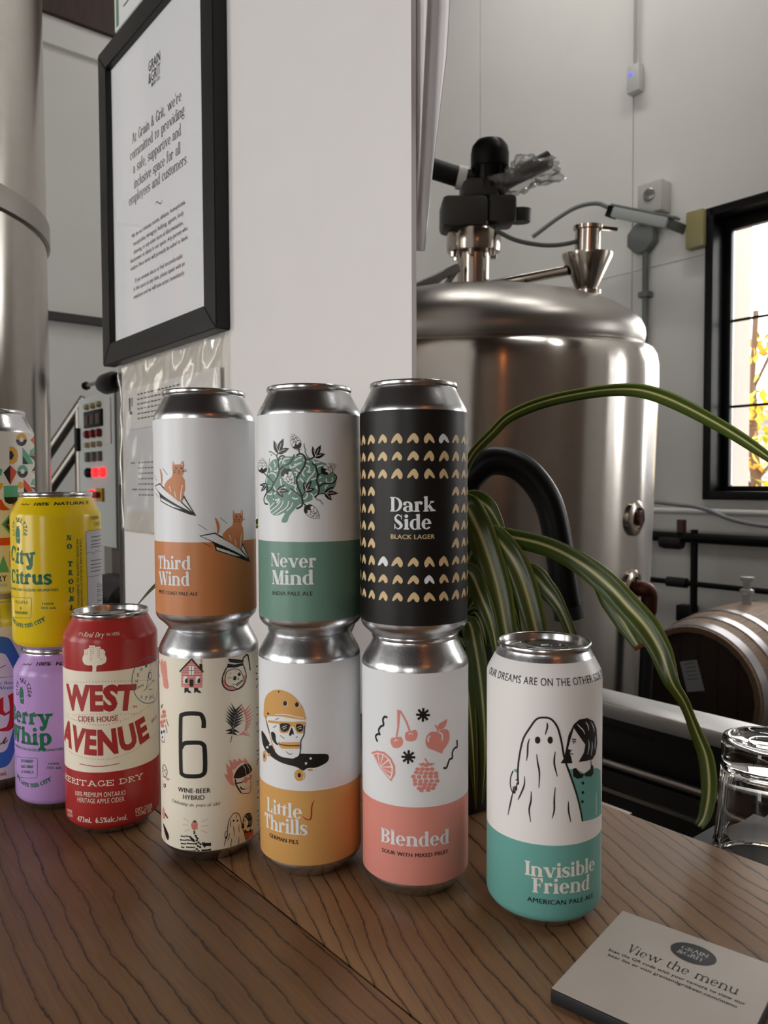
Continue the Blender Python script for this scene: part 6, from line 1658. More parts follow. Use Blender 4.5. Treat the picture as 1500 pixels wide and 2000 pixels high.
  ('P','skull_print',5,'labelw',0,[(-3.5,84.6),(-3.7,84.1),(-4.2,83.8),(-4.8,83.8),(-5.3,84.1),(-5.4,84.5),(-5.3,84.9),(-4.8,85.2),(-4.2,85.3),(-3.7,85)]),
  ('L','skull_print',5,'ink',0.6,1,0,[(-18.4,86.8),(-11.7,86.6),(-3.1,87.2)]),
  ('L','skull_print',5,'ink',0.4,1,0,[(-16.5,92.3),(-13.2,90.8)]),
  ('L','skull_print',5,'ink',0.4,1,0,[(-12.2,82.8),(-9.7,81.3),(-7.9,82)]),
  ('L','skull_print',5,'ink',0.4,1,0,[(-5.7,92),(-4.5,92.8)]),
  ('L','skull_print',5,'ink',0.4,1,0,[(-22.1,96.3),(-20.1,97.4),(-19.4,98.4)]),
  ('L','skull_print',5,'ink',0.4,1,0,[(-20,101.6),(-17,103.1)]),
  ('L','pen_stroke',2,'penred',0.8,1,1,[(-1.8,42.7),(0.1,41.1),(2.6,40.7),(3.5,43.1),(3.7,47.8),(4.5,51.1),(5.5,52.4)]),
  ('T','lettering',2,'labelw','heavy','Little',(-29.1,41.6),(-14.8,41.3),(-2.1,41.3),9),
  ('T','lettering',2,'labelw','heavy','Thrills',(-31.6,30.3),(-13.8,31),(1.2,30.9),9.3),
  ('T','lettering',2,'ink','sansb','GERMAN PILS',(-26.6,25.5),(-15,25.2),(-4.7,25.1),2.5),
 ],
 'BL': [
  ('L','squiggle_print#1',2,'ink',1.3,1,0,[(-25.8,94.3),(-27.4,97.2),(-25.1,99.3),(-23.9,99.1),(-24.8,101.6),(-22.9,104.3),(-21,105.5),(-21.5,108.6),(-19.9,110.7),(-18.3,110.2)]),
  ('L','squiggle_print#2',2,'ink',1.3,1,0,[(16,80.6),(18.1,80.1),(19.5,82.7),(20.6,84.7),(22.8,85.1),(22.8,88.3),(24.7,90.5),(27.1,90.9),(26.8,95)]),
  ('L','asterisk_print#1146',2,'ink',1.4,0,0,[(-0.7,113.6),(7.5,113)]),
  ('L','asterisk_print#1146',2,'ink',1.4,0,0,[(0.6,116.5),(6.1,110.2)]),
  ('L','asterisk_print#1146',2,'ink',1.4,0,0,[(3.6,117.4),(3.2,109.3)]),
  ('L','asterisk_print#1146',2,'ink',1.4,0,0,[(6.4,116),(0.3,110.7)]),
  ('L','asterisk_print#1049',2,'ink',1.4,0,0,[(-9.4,88.2),(-1.2,88.2)]),
  ('L','asterisk_print#1049',2,'ink',1.4,0,0,[(-8,91.2),(-2.5,85.4)]),
  ('L','asterisk_print#1049',2,'ink',1.4,0,0,[(-5,92.4),(-5.5,84.2)]),
  ('L','asterisk_print#1049',2,'ink',1.4,0,0,[(-2.2,91.2),(-8.3,85.4)]),
  ('L','cherry_print',1,'blpink',1.1,0,0,[(-12.6,98.3),(-11.3,105.6),(-10.9,115.8),(-9.6,114.7),(-6.4,109.1),(-4.2,103)]),
  ('P','cherry_print',1,'blpink',1,[(-16.3,96.4),(-15.3,98.7),(-12.6,99.2),(-9.6,100),(-8.4,97.4),(-9.2,94.6),(-12,93),(-14.8,93.3)]),
  ('P','cherry_print',1,'blpink',1,[(-7.3,101),(-6.4,103.1),(-4.1,103.6),(-1.1,104.6),(0.2,102.2),(-0.7,98.9),(-3.5,97.6),(-6.5,98.1)]),
  ('L','cherry_print',2,'labelw',0.5,1,0,[(-13.8,96.8),(-12.6,97.9),(-11.5,97.4)]),
  ('L','cherry_print',2,'labelw',0.5,1,0,[(-5.1,101.6),(-4.1,102.5),(-2.6,101.9)]),
  ('P','peach_print',1,'blpink',1,[(15,89.3),(10.1,91.8),(6.4,93.5),(4.8,96.7),(5.5,100.7),(8.2,103),(12,102.7),(16,103.8),(19.8,102),(20.6,97.8),(19.3,94.4),(16,91)]),
  ('L','peach_print',2,'labelw',0.8,1,0,[(15.2,96.9),(15.2,100.5),(13,102.4)]),
  ('L','peach_print',2,'labelw',0.9,1,0,[(6.6,97.2),(6.4,99.3),(7.5,100.7)]),
  ('L','peach_print',1,'blpink',1.1,1,0,[(12.4,103.1),(12,105),(10.6,106.7)]),
  ('P','peach_print',1,'blpink',1,[(12.3,104.3),(13.2,107.2),(16,108.3),(18.7,109.2),(17.9,105.9),(15.5,103.9)]),
  ('P','citrus_print',1,'blpink',0,[(-31.9,86.3),(-26.4,88.9),(-20.5,89.4),(-15.8,86.6),(-13.2,82.1),(-13.2,77.2),(-15.9,72.5),(-20.6,76.3),(-25.2,80.2)]),
  ('P','citrus_print',2,'labelw',0,[(-31,85.4),(-25.8,87.7),(-21.1,87.9),(-16.8,85.6),(-14.6,81.4),(-14.9,77.3),(-16.2,73.7)]),
  ('P','citrus_print',3,'blpink',0,[(-24,80.1),(-29.5,85.5),(-26.2,87)]),
  ('P','citrus_print',3,'blpink',0,[(-23.7,80.2),(-25.3,87.2),(-21.8,87.4)]),
  ('P','citrus_print',3,'blpink',0,[(-23.4,80.2),(-21,87.2),(-17.9,85.4)]),
  ('P','citrus_print',3,'blpink',0,[(-23.1,79.9),(-17.4,84.8),(-15.8,81.7)]),
  ('P','citrus_print',3,'blpink',0,[(-23,79.6),(-15.6,80.9),(-15.7,78)]),
  ('P','citrus_print',3,'blpink',0,[(-23.1,79.4),(-15.8,77.4),(-16.5,75.1)]),
  ('L','raspberry_print',1,'blpink',0.9,1,0,[(4.6,82.9),(5.6,85),(4.4,87.5)]),
  ('L','raspberry_print',1,'blpink',1,1,1,[(5,82.4),(2.8,84.2),(0.6,84.2)]),
  ('L','raspberry_print',1,'blpink',1,1,1,[(5,82.4),(3.8,84.5),(2.5,84.7)]),
  ('L','raspberry_print',1,'blpink',1,1,1,[(5,82.4),(6.4,84.3),(7.7,84.3)]),
  ('L','raspberry_print',1,'blpink',1,1,1,[(5,82.4),(7.8,84),(10.7,83.8)]),
  ('L','raspberry_print',1,'blpink',1,1,1,[(5,82.4),(7,83.4),(9.1,82.8)]),
  ('L','raspberry_print',1,'blpink',1,1,1,[(5,82.4),(3.2,83.5),(1.4,83)]),
  ('P','raspberry_print',1,'blpink',1,[(-1,81.9),(0.1,82.3),(1.4,81.8),(1.3,80.5),(0.1,80.1),(-1.1,80.6)]),
  ('P','raspberry_print',1,'blpink',1,[(1.8,81.9),(2.9,82.4),(4.2,81.8),(4.1,80.4),(2.9,80.1),(1.7,80.6)]),
  ('P','raspberry_print',1,'blpink',1,[(4.6,81.7),(5.8,82),(7.1,81.4),(7,80.1),(5.8,79.8),(4.6,80.3)]),
  ('P','raspberry_print',1,'blpink',1,[(7.5,81.6),(8.7,81.9),(10.1,81.2),(10,79.9),(8.7,79.7),(7.4,80.3)]),
  ('P','raspberry_print',1,'blpink',1,[(-1.9,79.8),(-0.8,80.3),(0.5,79.8),(0.4,78.4),(-0.8,78.1),(-2,78.5)]),
  ('P','raspberry_print',1,'blpink',1,[(1,79.7),(2.1,80.1),(3.4,79.5),(3.3,78.2),(2.1,77.9),(0.9,78.3)]),
  ('P','raspberry_print',1,'blpink',1,[(3.9,79.3),(5.1,79.7),(6.4,79.1),(6.3,77.7),(5.1,77.4),(3.8,78)]),
  ('P','raspberry_print',1,'blpink',1,[(6.9,79.2),(8.1,79.5),(9.4,78.8),(9.3,77.5),(8.1,77.3),(6.8,77.8)]),
  ('P','raspberry_print',1,'blpink',1,[(10,78.9),(11.2,79.2),(12.6,78.4),(12.5,77.1),(11.2,76.9),(9.9,77.5)]),
  ('P','raspberry_print',1,'blpink',1,[(-3.5,77.4),(-2.4,77.9),(-1.1,77.4),(-1.2,76),(-2.4,75.6),(-3.6,76)]),
  ('P','raspberry_print',1,'blpink',1,[(-0.2,77.3),(1,77.7),(2.2,77.2),(2.1,75.8),(1,75.5),(-0.2,75.9)]),
  ('P','raspberry_print',1,'blpink',1,[(3.2,77.3),(4.4,77.7),(5.6,77.1),(5.5,75.8),(4.4,75.5),(3.1,76)]),
  ('P','raspberry_print',1,'blpink',1,[(6.6,77.2),(7.8,77.5),(9.1,76.9),(9,75.5),(7.8,75.3),(6.5,75.9)]),
  ('P','raspberry_print',1,'blpink',1,[(10.1,76.9),(11.4,77.2),(12.7,76.4),(12.6,75.1),(11.4,74.9),(10,75.5)]),
  ('P','raspberry_print',1,'blpink',1,[(-2.6,75.2),(-1.5,75.7),(-0.2,75.1),(-0.3,73.8),(-1.5,73.4),(-2.7,73.8)]),
  ('P','raspberry_print',1,'blpink',1,[(0.6,74.8),(1.8,75.3),(3,74.7),(2.9,73.3),(1.8,73),(0.5,73.5)]),
  ('P','raspberry_print',1,'blpink',1,[(3.9,74.8),(5.1,75.2),(6.3,74.5),(6.3,73.2),(5.1,72.9),(3.8,73.4)]),
  ('P','raspberry_print',1,'blpink',1,[(7.3,74.6),(8.5,74.9),(9.8,74.2),(9.7,72.9),(8.5,72.7),(7.2,73.2)]),
  ('P','raspberry_print',1,'blpink',1,[(10.7,74.2),(12,74.5),(13.3,73.7),(13.2,72.4),(12,72.2),(10.6,72.9)]),
  ('P','raspberry_print',1,'blpink',1,[(-2.5,73),(-1.3,73.4),(-0.1,72.9),(-0.2,71.6),(-1.3,71.2),(-2.5,71.6)]),
  ('P','raspberry_print',1,'blpink',1,[(0.4,72.9),(1.5,73.4),(2.8,72.8),(2.7,71.5),(1.5,71.1),(0.3,71.6)]),
  ('P','raspberry_print',1,'blpink',1,[(3.2,72.7),(4.4,73.1),(5.6,72.5),(5.5,71.1),(4.4,70.8),(3.1,71.4)]),
  ('P','raspberry_print',1,'blpink',1,[(6.1,72.5),(7.3,72.8),(8.5,72.2),(8.4,70.8),(7.3,70.6),(6,71.1)]),
  ('P','raspberry_print',1,'blpink',1,[(9,72.1),(10.2,72.4),(11.6,71.7),(11.5,70.4),(10.2,70.2),(8.9,70.8)]),
  ('P','raspberry_print',1,'blpink',1,[(-0.2,70.5),(1,70.9),(2.2,70.4),(2.1,69),(1,68.7),(-0.3,69.1)]),
  ('P','raspberry_print',1,'blpink',1,[(2.5,70.9),(3.7,71.3),(5,70.7),(4.9,69.3),(3.7,69),(2.4,69.5)]),
  ('P','raspberry_print',1,'blpink',1,[(5.3,70.4),(6.5,70.8),(7.7,70.1),(7.6,68.8),(6.5,68.6),(5.2,69.1)]),
  ('P','raspberry_print',1,'blpink',1,[(8.1,70.2),(9.3,70.5),(10.6,69.8),(10.5,68.5),(9.3,68.2),(8,68.8)]),
  ('P','raspberry_print',1,'blpink',1,[(1.2,69.2),(2.4,69.7),(3.6,69.1),(3.5,67.7),(2.4,67.4),(1.1,67.9)]),
  ('P','raspberry_print',1,'blpink',1,[(5.2,69.2),(6.3,69.6),(7.6,69),(7.5,67.6),(6.3,67.4),(5.1,67.9)]),
  ('T','lettering',2,'labelw','heavy','Blended',(-23.3,34.6),(-1.8,35.1),(20.1,34.5),8.5),
  ('T','lettering',2,'ink','sansb','SOUR WITH MIXED FRUIT',(-22.6,28.6),(-1.8,28.7),(19.6,28.5),2.3),
 ],
 'IF': [
  ('P','ghost_print',1,'ifteal',0,[(7.2,92.6),(28.4,89.3),(34.7,86),(37.3,65.7),(38.8,59.7),(16,62.3),(11.7,74.6)]),
  ('P','ghost_print',1,'ifteal',0,[(-23.8,89.8),(-18.1,91.9),(-18.1,87.5),(-21.6,86.8)]),
  ('P','ghost_print',2,'ifwhite',0,[(-27.4,63.2),(-25.6,77),(-25.8,82.2),(-24,89),(-21.1,88.2),(-20.9,95.7),(-19,104.8),(-15.5,113.2),(-11.2,119.3),(-7,121.1),(-2.9,120.2),(0.5,116),(2.7,108.2),(4.5,98.7),(7.7,89.8),(11.6,79),(14.3,69.9),(16,62.4),(-6,62.3)]),
  ('L','ghost_print',3,'ink',1.1,1,0,[(-20.8,82.2),(-21.1,88.2),(-20.4,96.7),(-18.1,107.6),(-14.6,114.2),(-10.8,119.8),(-7,121.1),(-2.9,120.4),(0.5,116),(2.7,108.2),(4.5,98.7),(7.7,89.8),(11.6,79),(14.3,69.9),(16,62.4)]),
  ('L','ghost_print',3,'ink',1,1,1,[(-5,118.6),(-4.9,115.9),(-6,111.7)]),
  ('L','ghost_print',3,'ink',1,1,1,[(-14.4,108.8),(-15.3,105.4),(-15.5,100.2),(-16.1,96.2)]),
  ('L','ghost_print',3,'ink',1,1,1,[(-10.5,100.7),(-9.9,95.7),(-9,90.6),(-9.2,82)]),
  ('L','ghost_print',3,'ink',1,1,1,[(-0.6,102.7),(-1.1,96.2),(0.6,88.9)]),
  ('L','ghost_print',3,'ink',1,1,1,[(-17.2,87.5),(-17.3,82.5),(-19.4,76.8),(-21,73.3)]),
  ('L','ghost_print',3,'ink',1,1,1,[(-13.4,79.7),(-13.5,74.5),(-14.5,69.1),(-13.6,62.5)]),
  ('L','ghost_print',3,'ink',1,1,1,[(-0.5,82.9),(-1,76.4),(-1,70.3),(-2.2,65.6)]),
  ('L','ghost_print',3,'ink',1,1,1,[(6.9,74.9),(7.1,69.1),(8.4,63.2)]),
  ('L','ghost_print',3,'ink',1,1,1,[(-24,77.4),(-25.6,70.8),(-27.4,63)]),
  ('L','ghost_print',3,'ink',0.8,1,0,[(-24,89),(-25.6,84.9),(-25.8,80.4),(-24.8,77.6),(-23.9,76.5),(-23.8,80.1),(-23.5,77.1),(-22.8,77),(-22.8,80.8),(-22,78.4),(-21.6,82.4),(-20.8,82.2),(-21,84.7),(-22.3,84)]),
  ('P','ghost_print',3,'ink',0,[(-8.5,108.6),(-8.6,107.9),(-8.8,107.3),(-9.2,106.8),(-9.7,106.5),(-10.3,106.5),(-10.8,106.7),(-11.2,107.1),(-11.4,107.6),(-11.5,108.3),(-11.4,109),(-11.2,109.7),(-10.8,110.1),(-10.3,110.4),(-9.7,110.5),(-9.3,110.3),(-8.9,109.9),(-8.6,109.3)]),
  ('P','ghost_print',3,'ink',0,[(-1.9,108.9),(-2,108.2),(-2.2,107.6),(-2.6,107.2),(-3.1,106.9),(-3.6,106.9),(-4,107.1),(-4.4,107.6),(-4.7,108.2),(-4.8,108.9),(-4.7,109.5),(-4.4,110.2),(-4.1,110.6),(-3.6,110.9),(-3.1,110.9),(-2.6,110.7),(-2.2,110.2),(-2,109.6)]),
  ('P','girl_print',2,'ifwhite',0,[(9.9,114.2),(17.9,111.8),(18.5,104.7),(16.8,102.4),(22.5,96),(22.6,90.8),(16.9,89),(11.5,92),(11.5,95),(8.8,97.1),(7.6,101),(8.2,102.9),(6.3,103.7),(8.3,108.7)]),
  ('P','girl_print',3,'ink',0,[(9.9,117.2),(13.4,119.4),(19,119.4),(24.6,116.6),(28.1,111.4),(29.2,103.2),(27.3,97.5),(24,95.3),(13,95.9),(16.8,100.7),(17.7,104.9),(16.8,105.9),(12.9,110.8),(9.9,115),(8.1,109.6),(6.7,104.6),(6.3,103.6),(8.2,102.7),(7.6,101.2),(8.4,99.3),(9.1,95.7),(2.3,96.2),(4.5,99.5),(5.4,104.7),(6.7,111.4)]),
  ('P','girl_print',3,'ink',0,[(9.4,92.7),(11.5,92.9),(14.1,89.4),(16.9,88.5),(21.9,90.1),(22.6,93),(24.9,91.1),(24.9,87.1),(22.7,85.9),(18.1,87),(16.9,88.3),(15.8,86.8),(12.6,86.6),(9.8,88.3)]),
  ('P','girl_print',3,'ink',0,[(17.1,83.5),(17,83.2),(16.9,83),(16.6,82.8),(16.3,82.7),(16,82.8),(15.7,83),(15.5,83.2),(15.3,83.5),(15.2,83.9),(15.3,84.2),(15.4,84.4),(15.7,84.6),(16,84.7),(16.3,84.6),(16.6,84.4),(16.8,84.2),(17,83.9)]),
  ('P','girl_print',3,'ink',0,[(17,78.2),(16.9,77.9),(16.8,77.7),(16.5,77.5),(16.2,77.4),(15.9,77.5),(15.6,77.7),(15.4,77.9),(15.2,78.2),(15.2,78.6),(15.2,78.9),(15.4,79.1),(15.6,79.3),(15.9,79.4),(16.2,79.3),(16.5,79.1),(16.8,78.9),(16.9,78.6)]),
  ('P','girl_print',3,'ink',0,[(16.8,73.2),(16.8,72.9),(16.6,72.6),(16.3,72.5),(16.1,72.4),(15.7,72.5),(15.4,72.7),(15.2,72.9),(15,73.2),(15,73.6),(15,73.9),(15.2,74.1),(15.4,74.3),(15.7,74.3),(16,74.3),(16.3,74.1),(16.6,73.8),(16.7,73.5)]),
  ('L','girl_print',4,'ifwhite',0.6,1,1,[(11.9,117),(14,115),(16.1,113),(17.3,110.6)]),
  ('L','girl_print',4,'ifwhite',0.6,1,1,[(17.8,117.4),(19.7,115),(20.4,112.2)]),
  ('L','girl_print',4,'ifwhite',0.6,1,1,[(22.3,116.6),(24.6,113.1),(25.4,110.3)]),
  ('L','girl_print',4,'ifwhite',0.6,1,1,[(20.1,107),(20.7,103.4),(19.5,98.9)]),
  ('L','girl_print',4,'ifwhite',0.6,1,1,[(23.2,105.5),(23.5,102),(22.5,97.8)]),
  ('L','girl_print',4,'ifwhite',0.6,1,1,[(26.7,107.4),(26.1,100.5)]),
  ('L','girl_print',4,'ink',0.6,1,0,[(8.7,109.1),(11.4,108.6)]),
  ('L','girl_print',4,'ink',0.6,1,0,[(8.9,107.6),(10.3,107.9),(11.2,107.1)]),
  ('L','girl_print',4,'ink',0.6,1,0,[(9.7,107.3),(10,106.4)]),
  ('L','girl_print',4,'ink',0.6,1,0,[(6.3,103.7),(7.8,102.9),(8.8,103.1)]),
  ('L','girl_print',4,'ink',0.6,1,0,[(7.8,101.2),(9.7,100.7)]),
  ('L','girl_print',4,'ink',0.6,1,0,[(22.3,96.1),(22.6,92.1)]),
  ('L','girl_print',3,'ifwhite',0.5,0,0,[(28.2,75.1),(28.4,62.7)]),
  ('T','lettering',2,'ifcream','heavy','Invisible',(-16.8,32.5),(1.8,32.8),(26.7,32.2),8),
  ('T','lettering',2,'ifcream','heavy','Friend',(-12.6,23.5),(2.7,23.8),(21.5,22.8),8.3),
  ('T','lettering',2,'ink','sansb','AMERICAN PALE ALE',(-15.5,17.9),(2.7,17.6),(25.4,16.8),2.6),
  ('T','lettering',2,'ink','sans','OUR DREAMS ARE ON THE OTHER SIDE OF',(-47,138.6),(-3,138.6),(41,138.6),3.9),
 ],
 'WA': [
  ('T','lettering',2,'wacream','sans',"IT'S",(-13.3,143.1),(-11.3,142.9),(-9.1,142.9),2.1),
  ('T','lettering',2,'wacream','italic','Real Dry',(-8.4,142.5),(-0.1,142.3),(7.2,142.4),3.2),
  ('T','lettering',2,'wacream','sans','IN HERE',(8.7,142.9),(13.1,142.9),(18,142.9),2.1),
  ('P','tree_print',2,'wacream',0,[(-1.4,118.5),(-1,121.8),(-1.7,123.1),(-4.1,122.7),(-7,123.5),(-8.5,125.9),(-8.4,128.3),(-7.1,130.7),(-7,133.8),(-5.1,134.1),(-3.2,135.3),(-3.2,136.8),(1,136.8),(1.2,135.5),(2,135.9),(4.7,135.8),(4.8,134.1),(6.2,134.2),(7.7,132.4),(7.4,129.9),(8.6,127.8),(7.9,124.7),(5.2,123.2),(2.6,123),(1.5,121.8),(1.4,118.5)]),
  ('P','tree_print',3,'wared',0,[(-2.1,135.3),(-2.3,135),(-2.5,135),(-2.7,135.3),(-2.5,135.5),(-2.3,135.5)]),
  ('P','tree_print',3,'wared',0,[(-1,135.3),(-1.2,135),(-1.5,135),(-1.6,135.3),(-1.4,135.6),(-1.2,135.6)]),
  ('P','tree_print',3,'wared',0,[(0,135.3),(-0.1,135),(-0.4,135),(-0.5,135.3),(-0.4,135.6),(-0.1,135.6)]),
  ('P','tree_print',3,'wared',0,[(-2.2,133.8),(-2.3,133.6),(-2.6,133.6),(-2.7,133.8),(-2.6,134.1),(-2.3,134.1)]),
  ('P','tree_print',3,'wared',0,[(-1.1,133.9),(-1.2,133.6),(-1.5,133.6),(-1.6,133.8),(-1.5,134.1),(-1.2,134.1)]),
  ('P','tree_print',3,'wared',0,[(0,133.8),(-0.1,133.6),(-0.4,133.6),(-0.5,133.9),(-0.4,134.1),(-0.1,134.1)]),
  ('P','tree_print',3,'wared',0,[(-2.2,132.4),(-2.3,132.1),(-2.6,132.1),(-2.7,132.4),(-2.6,132.7),(-2.3,132.7)]),
  ('P','tree_print',3,'wared',0,[(-1.1,132.4),(-1.2,132.1),(-1.5,132.1),(-1.6,132.4),(-1.5,132.7),(-1.2,132.7)]),
  ('P','tree_print',3,'wared',0,[(0,132.4),(-0.2,132.1),(-0.4,132.1),(-0.6,132.4),(-0.4,132.7),(-0.1,132.7)]),
  ('P','tree_print',3,'wared',0,[(-2.2,131),(-2.4,130.7),(-2.6,130.7),(-2.8,131),(-2.6,131.2),(-2.3,131.2)]),
  ('P','tree_print',3,'wared',0,[(-1.1,131),(-1.3,130.7),(-1.5,130.7),(-1.7,131),(-1.5,131.2),(-1.3,131.3)]),
  ('P','tree_print',3,'wared',0,[(0,131),(-0.2,130.7),(-0.5,130.7),(-0.6,131),(-0.4,131.3),(-0.2,131.3)]),
  ('P','tree_print',3,'wared',0,[(-2.2,129.5),(-2.4,129.3),(-2.7,129.3),(-2.8,129.5),(-2.6,129.8),(-2.4,129.8)]),
  ('P','tree_print',3,'wared',0,[(-1.1,129.5),(-1.3,129.3),(-1.6,129.3),(-1.7,129.5),(-1.5,129.8),(-1.3,129.8)]),
  ('P','tree_print',3,'wared',0,[(-2.3,128.1),(-2.4,127.8),(-2.7,127.8),(-2.8,128.1),(-2.7,128.4),(-2.4,128.4)]),
  ('P','tree_print',3,'wared',0,[(-1.2,128.1),(-1.3,127.8),(-1.6,127.8),(-1.7,128.1),(-1.6,128.4),(-1.3,128.4)]),
  ('P','tree_print',3,'wared',0,[(-2.3,126.7),(-2.4,126.4),(-2.7,126.4),(-2.8,126.7),(-2.7,126.9),(-2.4,126.9)]),
  ('P','tree_print',3,'wared',0,[(-1.2,126.7),(-1.3,126.4),(-1.6,126.4),(-1.7,126.7),(-1.6,126.9),(-1.3,126.9)]),
  ('P','tree_print',3,'wared',0,[(3,134.3),(2.9,134.1),(2.6,134.1),(2.5,134.4),(2.6,134.6),(2.9,134.6)]),
  ('P','tree_print',3,'wared',0,[(4.2,134.3),(4.1,134),(3.8,134.1),(3.7,134.3),(3.8,134.6),(4.1,134.6)]),
  ('P','tree_print',3,'wared',0,[(3,132.9),(2.8,132.6),(2.6,132.6),(2.5,132.9),(2.6,133.2),(2.8,133.2)]),
  ('P','tree_print',3,'wared',0,[(4.2,132.9),(4,132.6),(3.8,132.6),(3.7,132.9),(3.8,133.2),(4.1,133.2)]),
  ('P','tree_print',3,'wared',0,[(2.9,131.5),(2.8,131.2),(2.6,131.2),(2.4,131.5),(2.6,131.8),(2.8,131.8)]),
  ('P','tree_print',3,'wared',0,[(4.2,131.4),(4,131.2),(3.8,131.2),(3.6,131.5),(3.8,131.7),(4,131.7)]),
  ('P','tree_print',3,'wared',0,[(2.9,130),(2.8,129.8),(2.5,129.8),(2.4,130.1),(2.5,130.3),(2.8,130.3)]),
  ('P','tree_print',3,'wared',0,[(4.1,130),(4,129.7),(3.7,129.7),(3.6,130),(3.7,130.3),(4,130.3)]),
  ('P','tree_print',3,'wared',0,[(2.9,128.6),(2.8,128.3),(2.5,128.3),(2.4,128.6),(2.5,128.9),(2.8,128.9)]),
  ('P','tree_print',3,'wared',0,[(4.1,128.6),(4,128.3),(3.7,128.3),(3.6,128.6),(3.7,128.9),(4,128.8)]),
  ('P','tree_print',3,'wared',0,[(-5.7,133.2),(-5.9,132.9),(-6.2,132.9),(-6.3,133.2),(-6.2,133.5),(-5.9,133.5)]),
  ('P','tree_print',3,'wared',0,[(-4.4,133.3),(-4.5,133),(-4.8,133),(-5,133.2),(-4.8,133.5),(-4.5,133.5)]),
  ('P','tree_print',3,'wared',0,[(-5.8,131.8),(-5.9,131.5),(-6.2,131.5),(-6.4,131.8),(-6.2,132),(-5.9,132.1)]),
  ('P','tree_print',3,'wared',0,[(-4.4,131.8),(-4.6,131.6),(-4.9,131.5),(-5,131.8),(-4.9,132.1),(-4.6,132.1)]),
  ('P','tree_print',3,'wared',0,[(-5.8,130.3),(-6,130.1),(-6.2,130.1),(-6.4,130.3),(-6.2,130.6),(-5.9,130.6)]),
  ('P','tree_print',3,'wared',0,[(-4.5,130.4),(-4.6,130.1),(-4.9,130.1),(-5,130.4),(-4.9,130.7),(-4.6,130.7)]),
  ('P','tree_print',3,'wared',0,[(5.4,127.1),(5.2,126.8),(4.8,126.8),(4.7,127.1),(4.9,127.4),(5.2,127.4)]),
  ('P','tree_print',3,'wared',0,[(6.5,131.1),(6.4,130.9),(6.1,130.9),(6,131.1),(6.2,131.3),(6.4,131.3)]),
  ('T','lettering',2,'wared','cond','WEST',(-24.8,90.2),(4.2,91.5),(26.5,89.4),17.5),
  ('T','lettering',2,'wared','sansb','TM',(25.5,90),(27,89.7),(28.6,89.4),1.7),
  ('T','lettering',2,'wared','sansb','CIDER HOUSE',(-13.2,83),(2.4,83),(15.5,83),3.8),
  ('T','lettering',2,'wared','cond','AVENUE',(-35.5,66.7),(4.6,60.3),(40,65.7),17.2),
  ('L','dotted_line_print#678',2,'wared',-0.6,1,0,[(-29.9,109),(5.4,111.4),(32.6,108.2),(51.9,104)]),
  ('L','dotted_line_print#935',2,'wared',-0.6,1,0,[(-29.9,85.2),(3.3,88.6),(32.2,84.9)]),
  ('L','dotted_line_print#945',2,'wared',-0.6,1,0,[(-30,84.3),(-14.5,83.1),(-2.1,81.3),(9.2,80.8),(22.2,83.5),(34.5,86.7),(49.8,89.5)]),
  ('L','dotted_line_print#1215',2,'wared',-0.6,1,0,[(-26.1,60.3),(-12.7,58),(0.1,56.7),(11.3,56.6),(23.6,58.9),(37.8,63.3),(51.5,65)]),
  ('L','rule_print',2,'wared',0.5,1,0,[(-12.6,52.7),(2.7,51.6),(15.7,52.4)]),
  ('T','lettering',2,'wacream','slab','HERITAGE DRY',(-34,37.4),(4.2,37.4),(33.3,37.1),4.1),
  ('T','lettering',2,'wacream','sans','100% PREMIUM ONTARIO',(-17.2,29.5),(3.2,29.8),(19.5,29.2),3.3),
  ('T','lettering',2,'wacream','sans','HERITAGE APPLE CIDER',(-15.2,25.3),(3.1,25.3),(18.7,24.9),3.3),
  ('T','lettering',2,'wacream','sansb','473mL  6.5%alc./vol.',(-15.7,11.2),(2.9,11.5),(20.7,11.1),3.8),
  ('T','lettering',2,'wacream','sans','DRY CIDER',(26.5,14.6),(33.1,14),(41.8,12.9),2.8),
  ('T','lettering',2,'wacream','sans','CIDRE SEC',(26.5,11.6),(33,10.8),(41.7,9.8),2.8),
  ('T','lettering',2,'wacream','sans','FREE',(-29,14.5),(-24.9,15.2),(-21.1,15.7),2.1),
  ('T','lettering',2,'wacream','sans','GLUTEN',(-28.6,11.4),(-24.5,12.2),(-20.9,12.7),2.3),
  ('L','stamp_print',3,'wablue',0.5,1,0,[(25.4,109.9),(26.3,114.8),(29.1,119.8),(34,122.9),(41.3,123.6),(48.6,121.2),(54.3,114.1),(57.2,105.7),(55.3,96.6),(49.9,90.4),(42.8,89.6),(35.8,91.3),(30.2,95.6),(26.8,101.8),(25.4,109.9)]),
  ('T','stamp_print',2,'wablue','sans','H',(28.2,107.4),(29.2,107.2),(30.1,107.1),2.6),
  ('T','stamp_print',2,'wablue','sans','E',(29.6,111.8),(30.5,111.6),(31.5,111.5),2.5),
  ('T','stamp_print',2,'wablue','sans','R',(32.3,115.1),(33.3,114.9),(34.4,114.7),2.5),
  ('T','stamp_print',2,'wablue','sans','I',(36.5,117),(37.6,116.7),(38.8,116.5),2.6),
  ('T','stamp_print',2,'wablue','sans','T',(40.5,117),(41.9,116.7),(43.4,116.4),2.6),
  ('T','stamp_print',2,'wablue','sans','A',(32,95.2),(32.9,95),(33.8,94.8),2.7),
  ('T','stamp_print',2,'wablue','sans','P',(36.1,93.2),(37.1,93),(38.2,92.8),2.8),
  ('T','stamp_print',2,'wablue','sans','P',(40.8,92.3),(42.1,91.9),(43.4,91.7),2.9),
  ('T','stamp_print',2,'wablue','sans','L',(45,92.3),(46.5,91.9),(48.2,91.5),2.8),
  ('T','stamp_print',2,'wablue','sans','100%',(28.1,102.5),(31.4,103.2),(35.4,103.6),1.8),
  ('L','stamp_print',3,'wablue',0.4,0,0,[(34.8,100.1),(46.9,105.5)]),
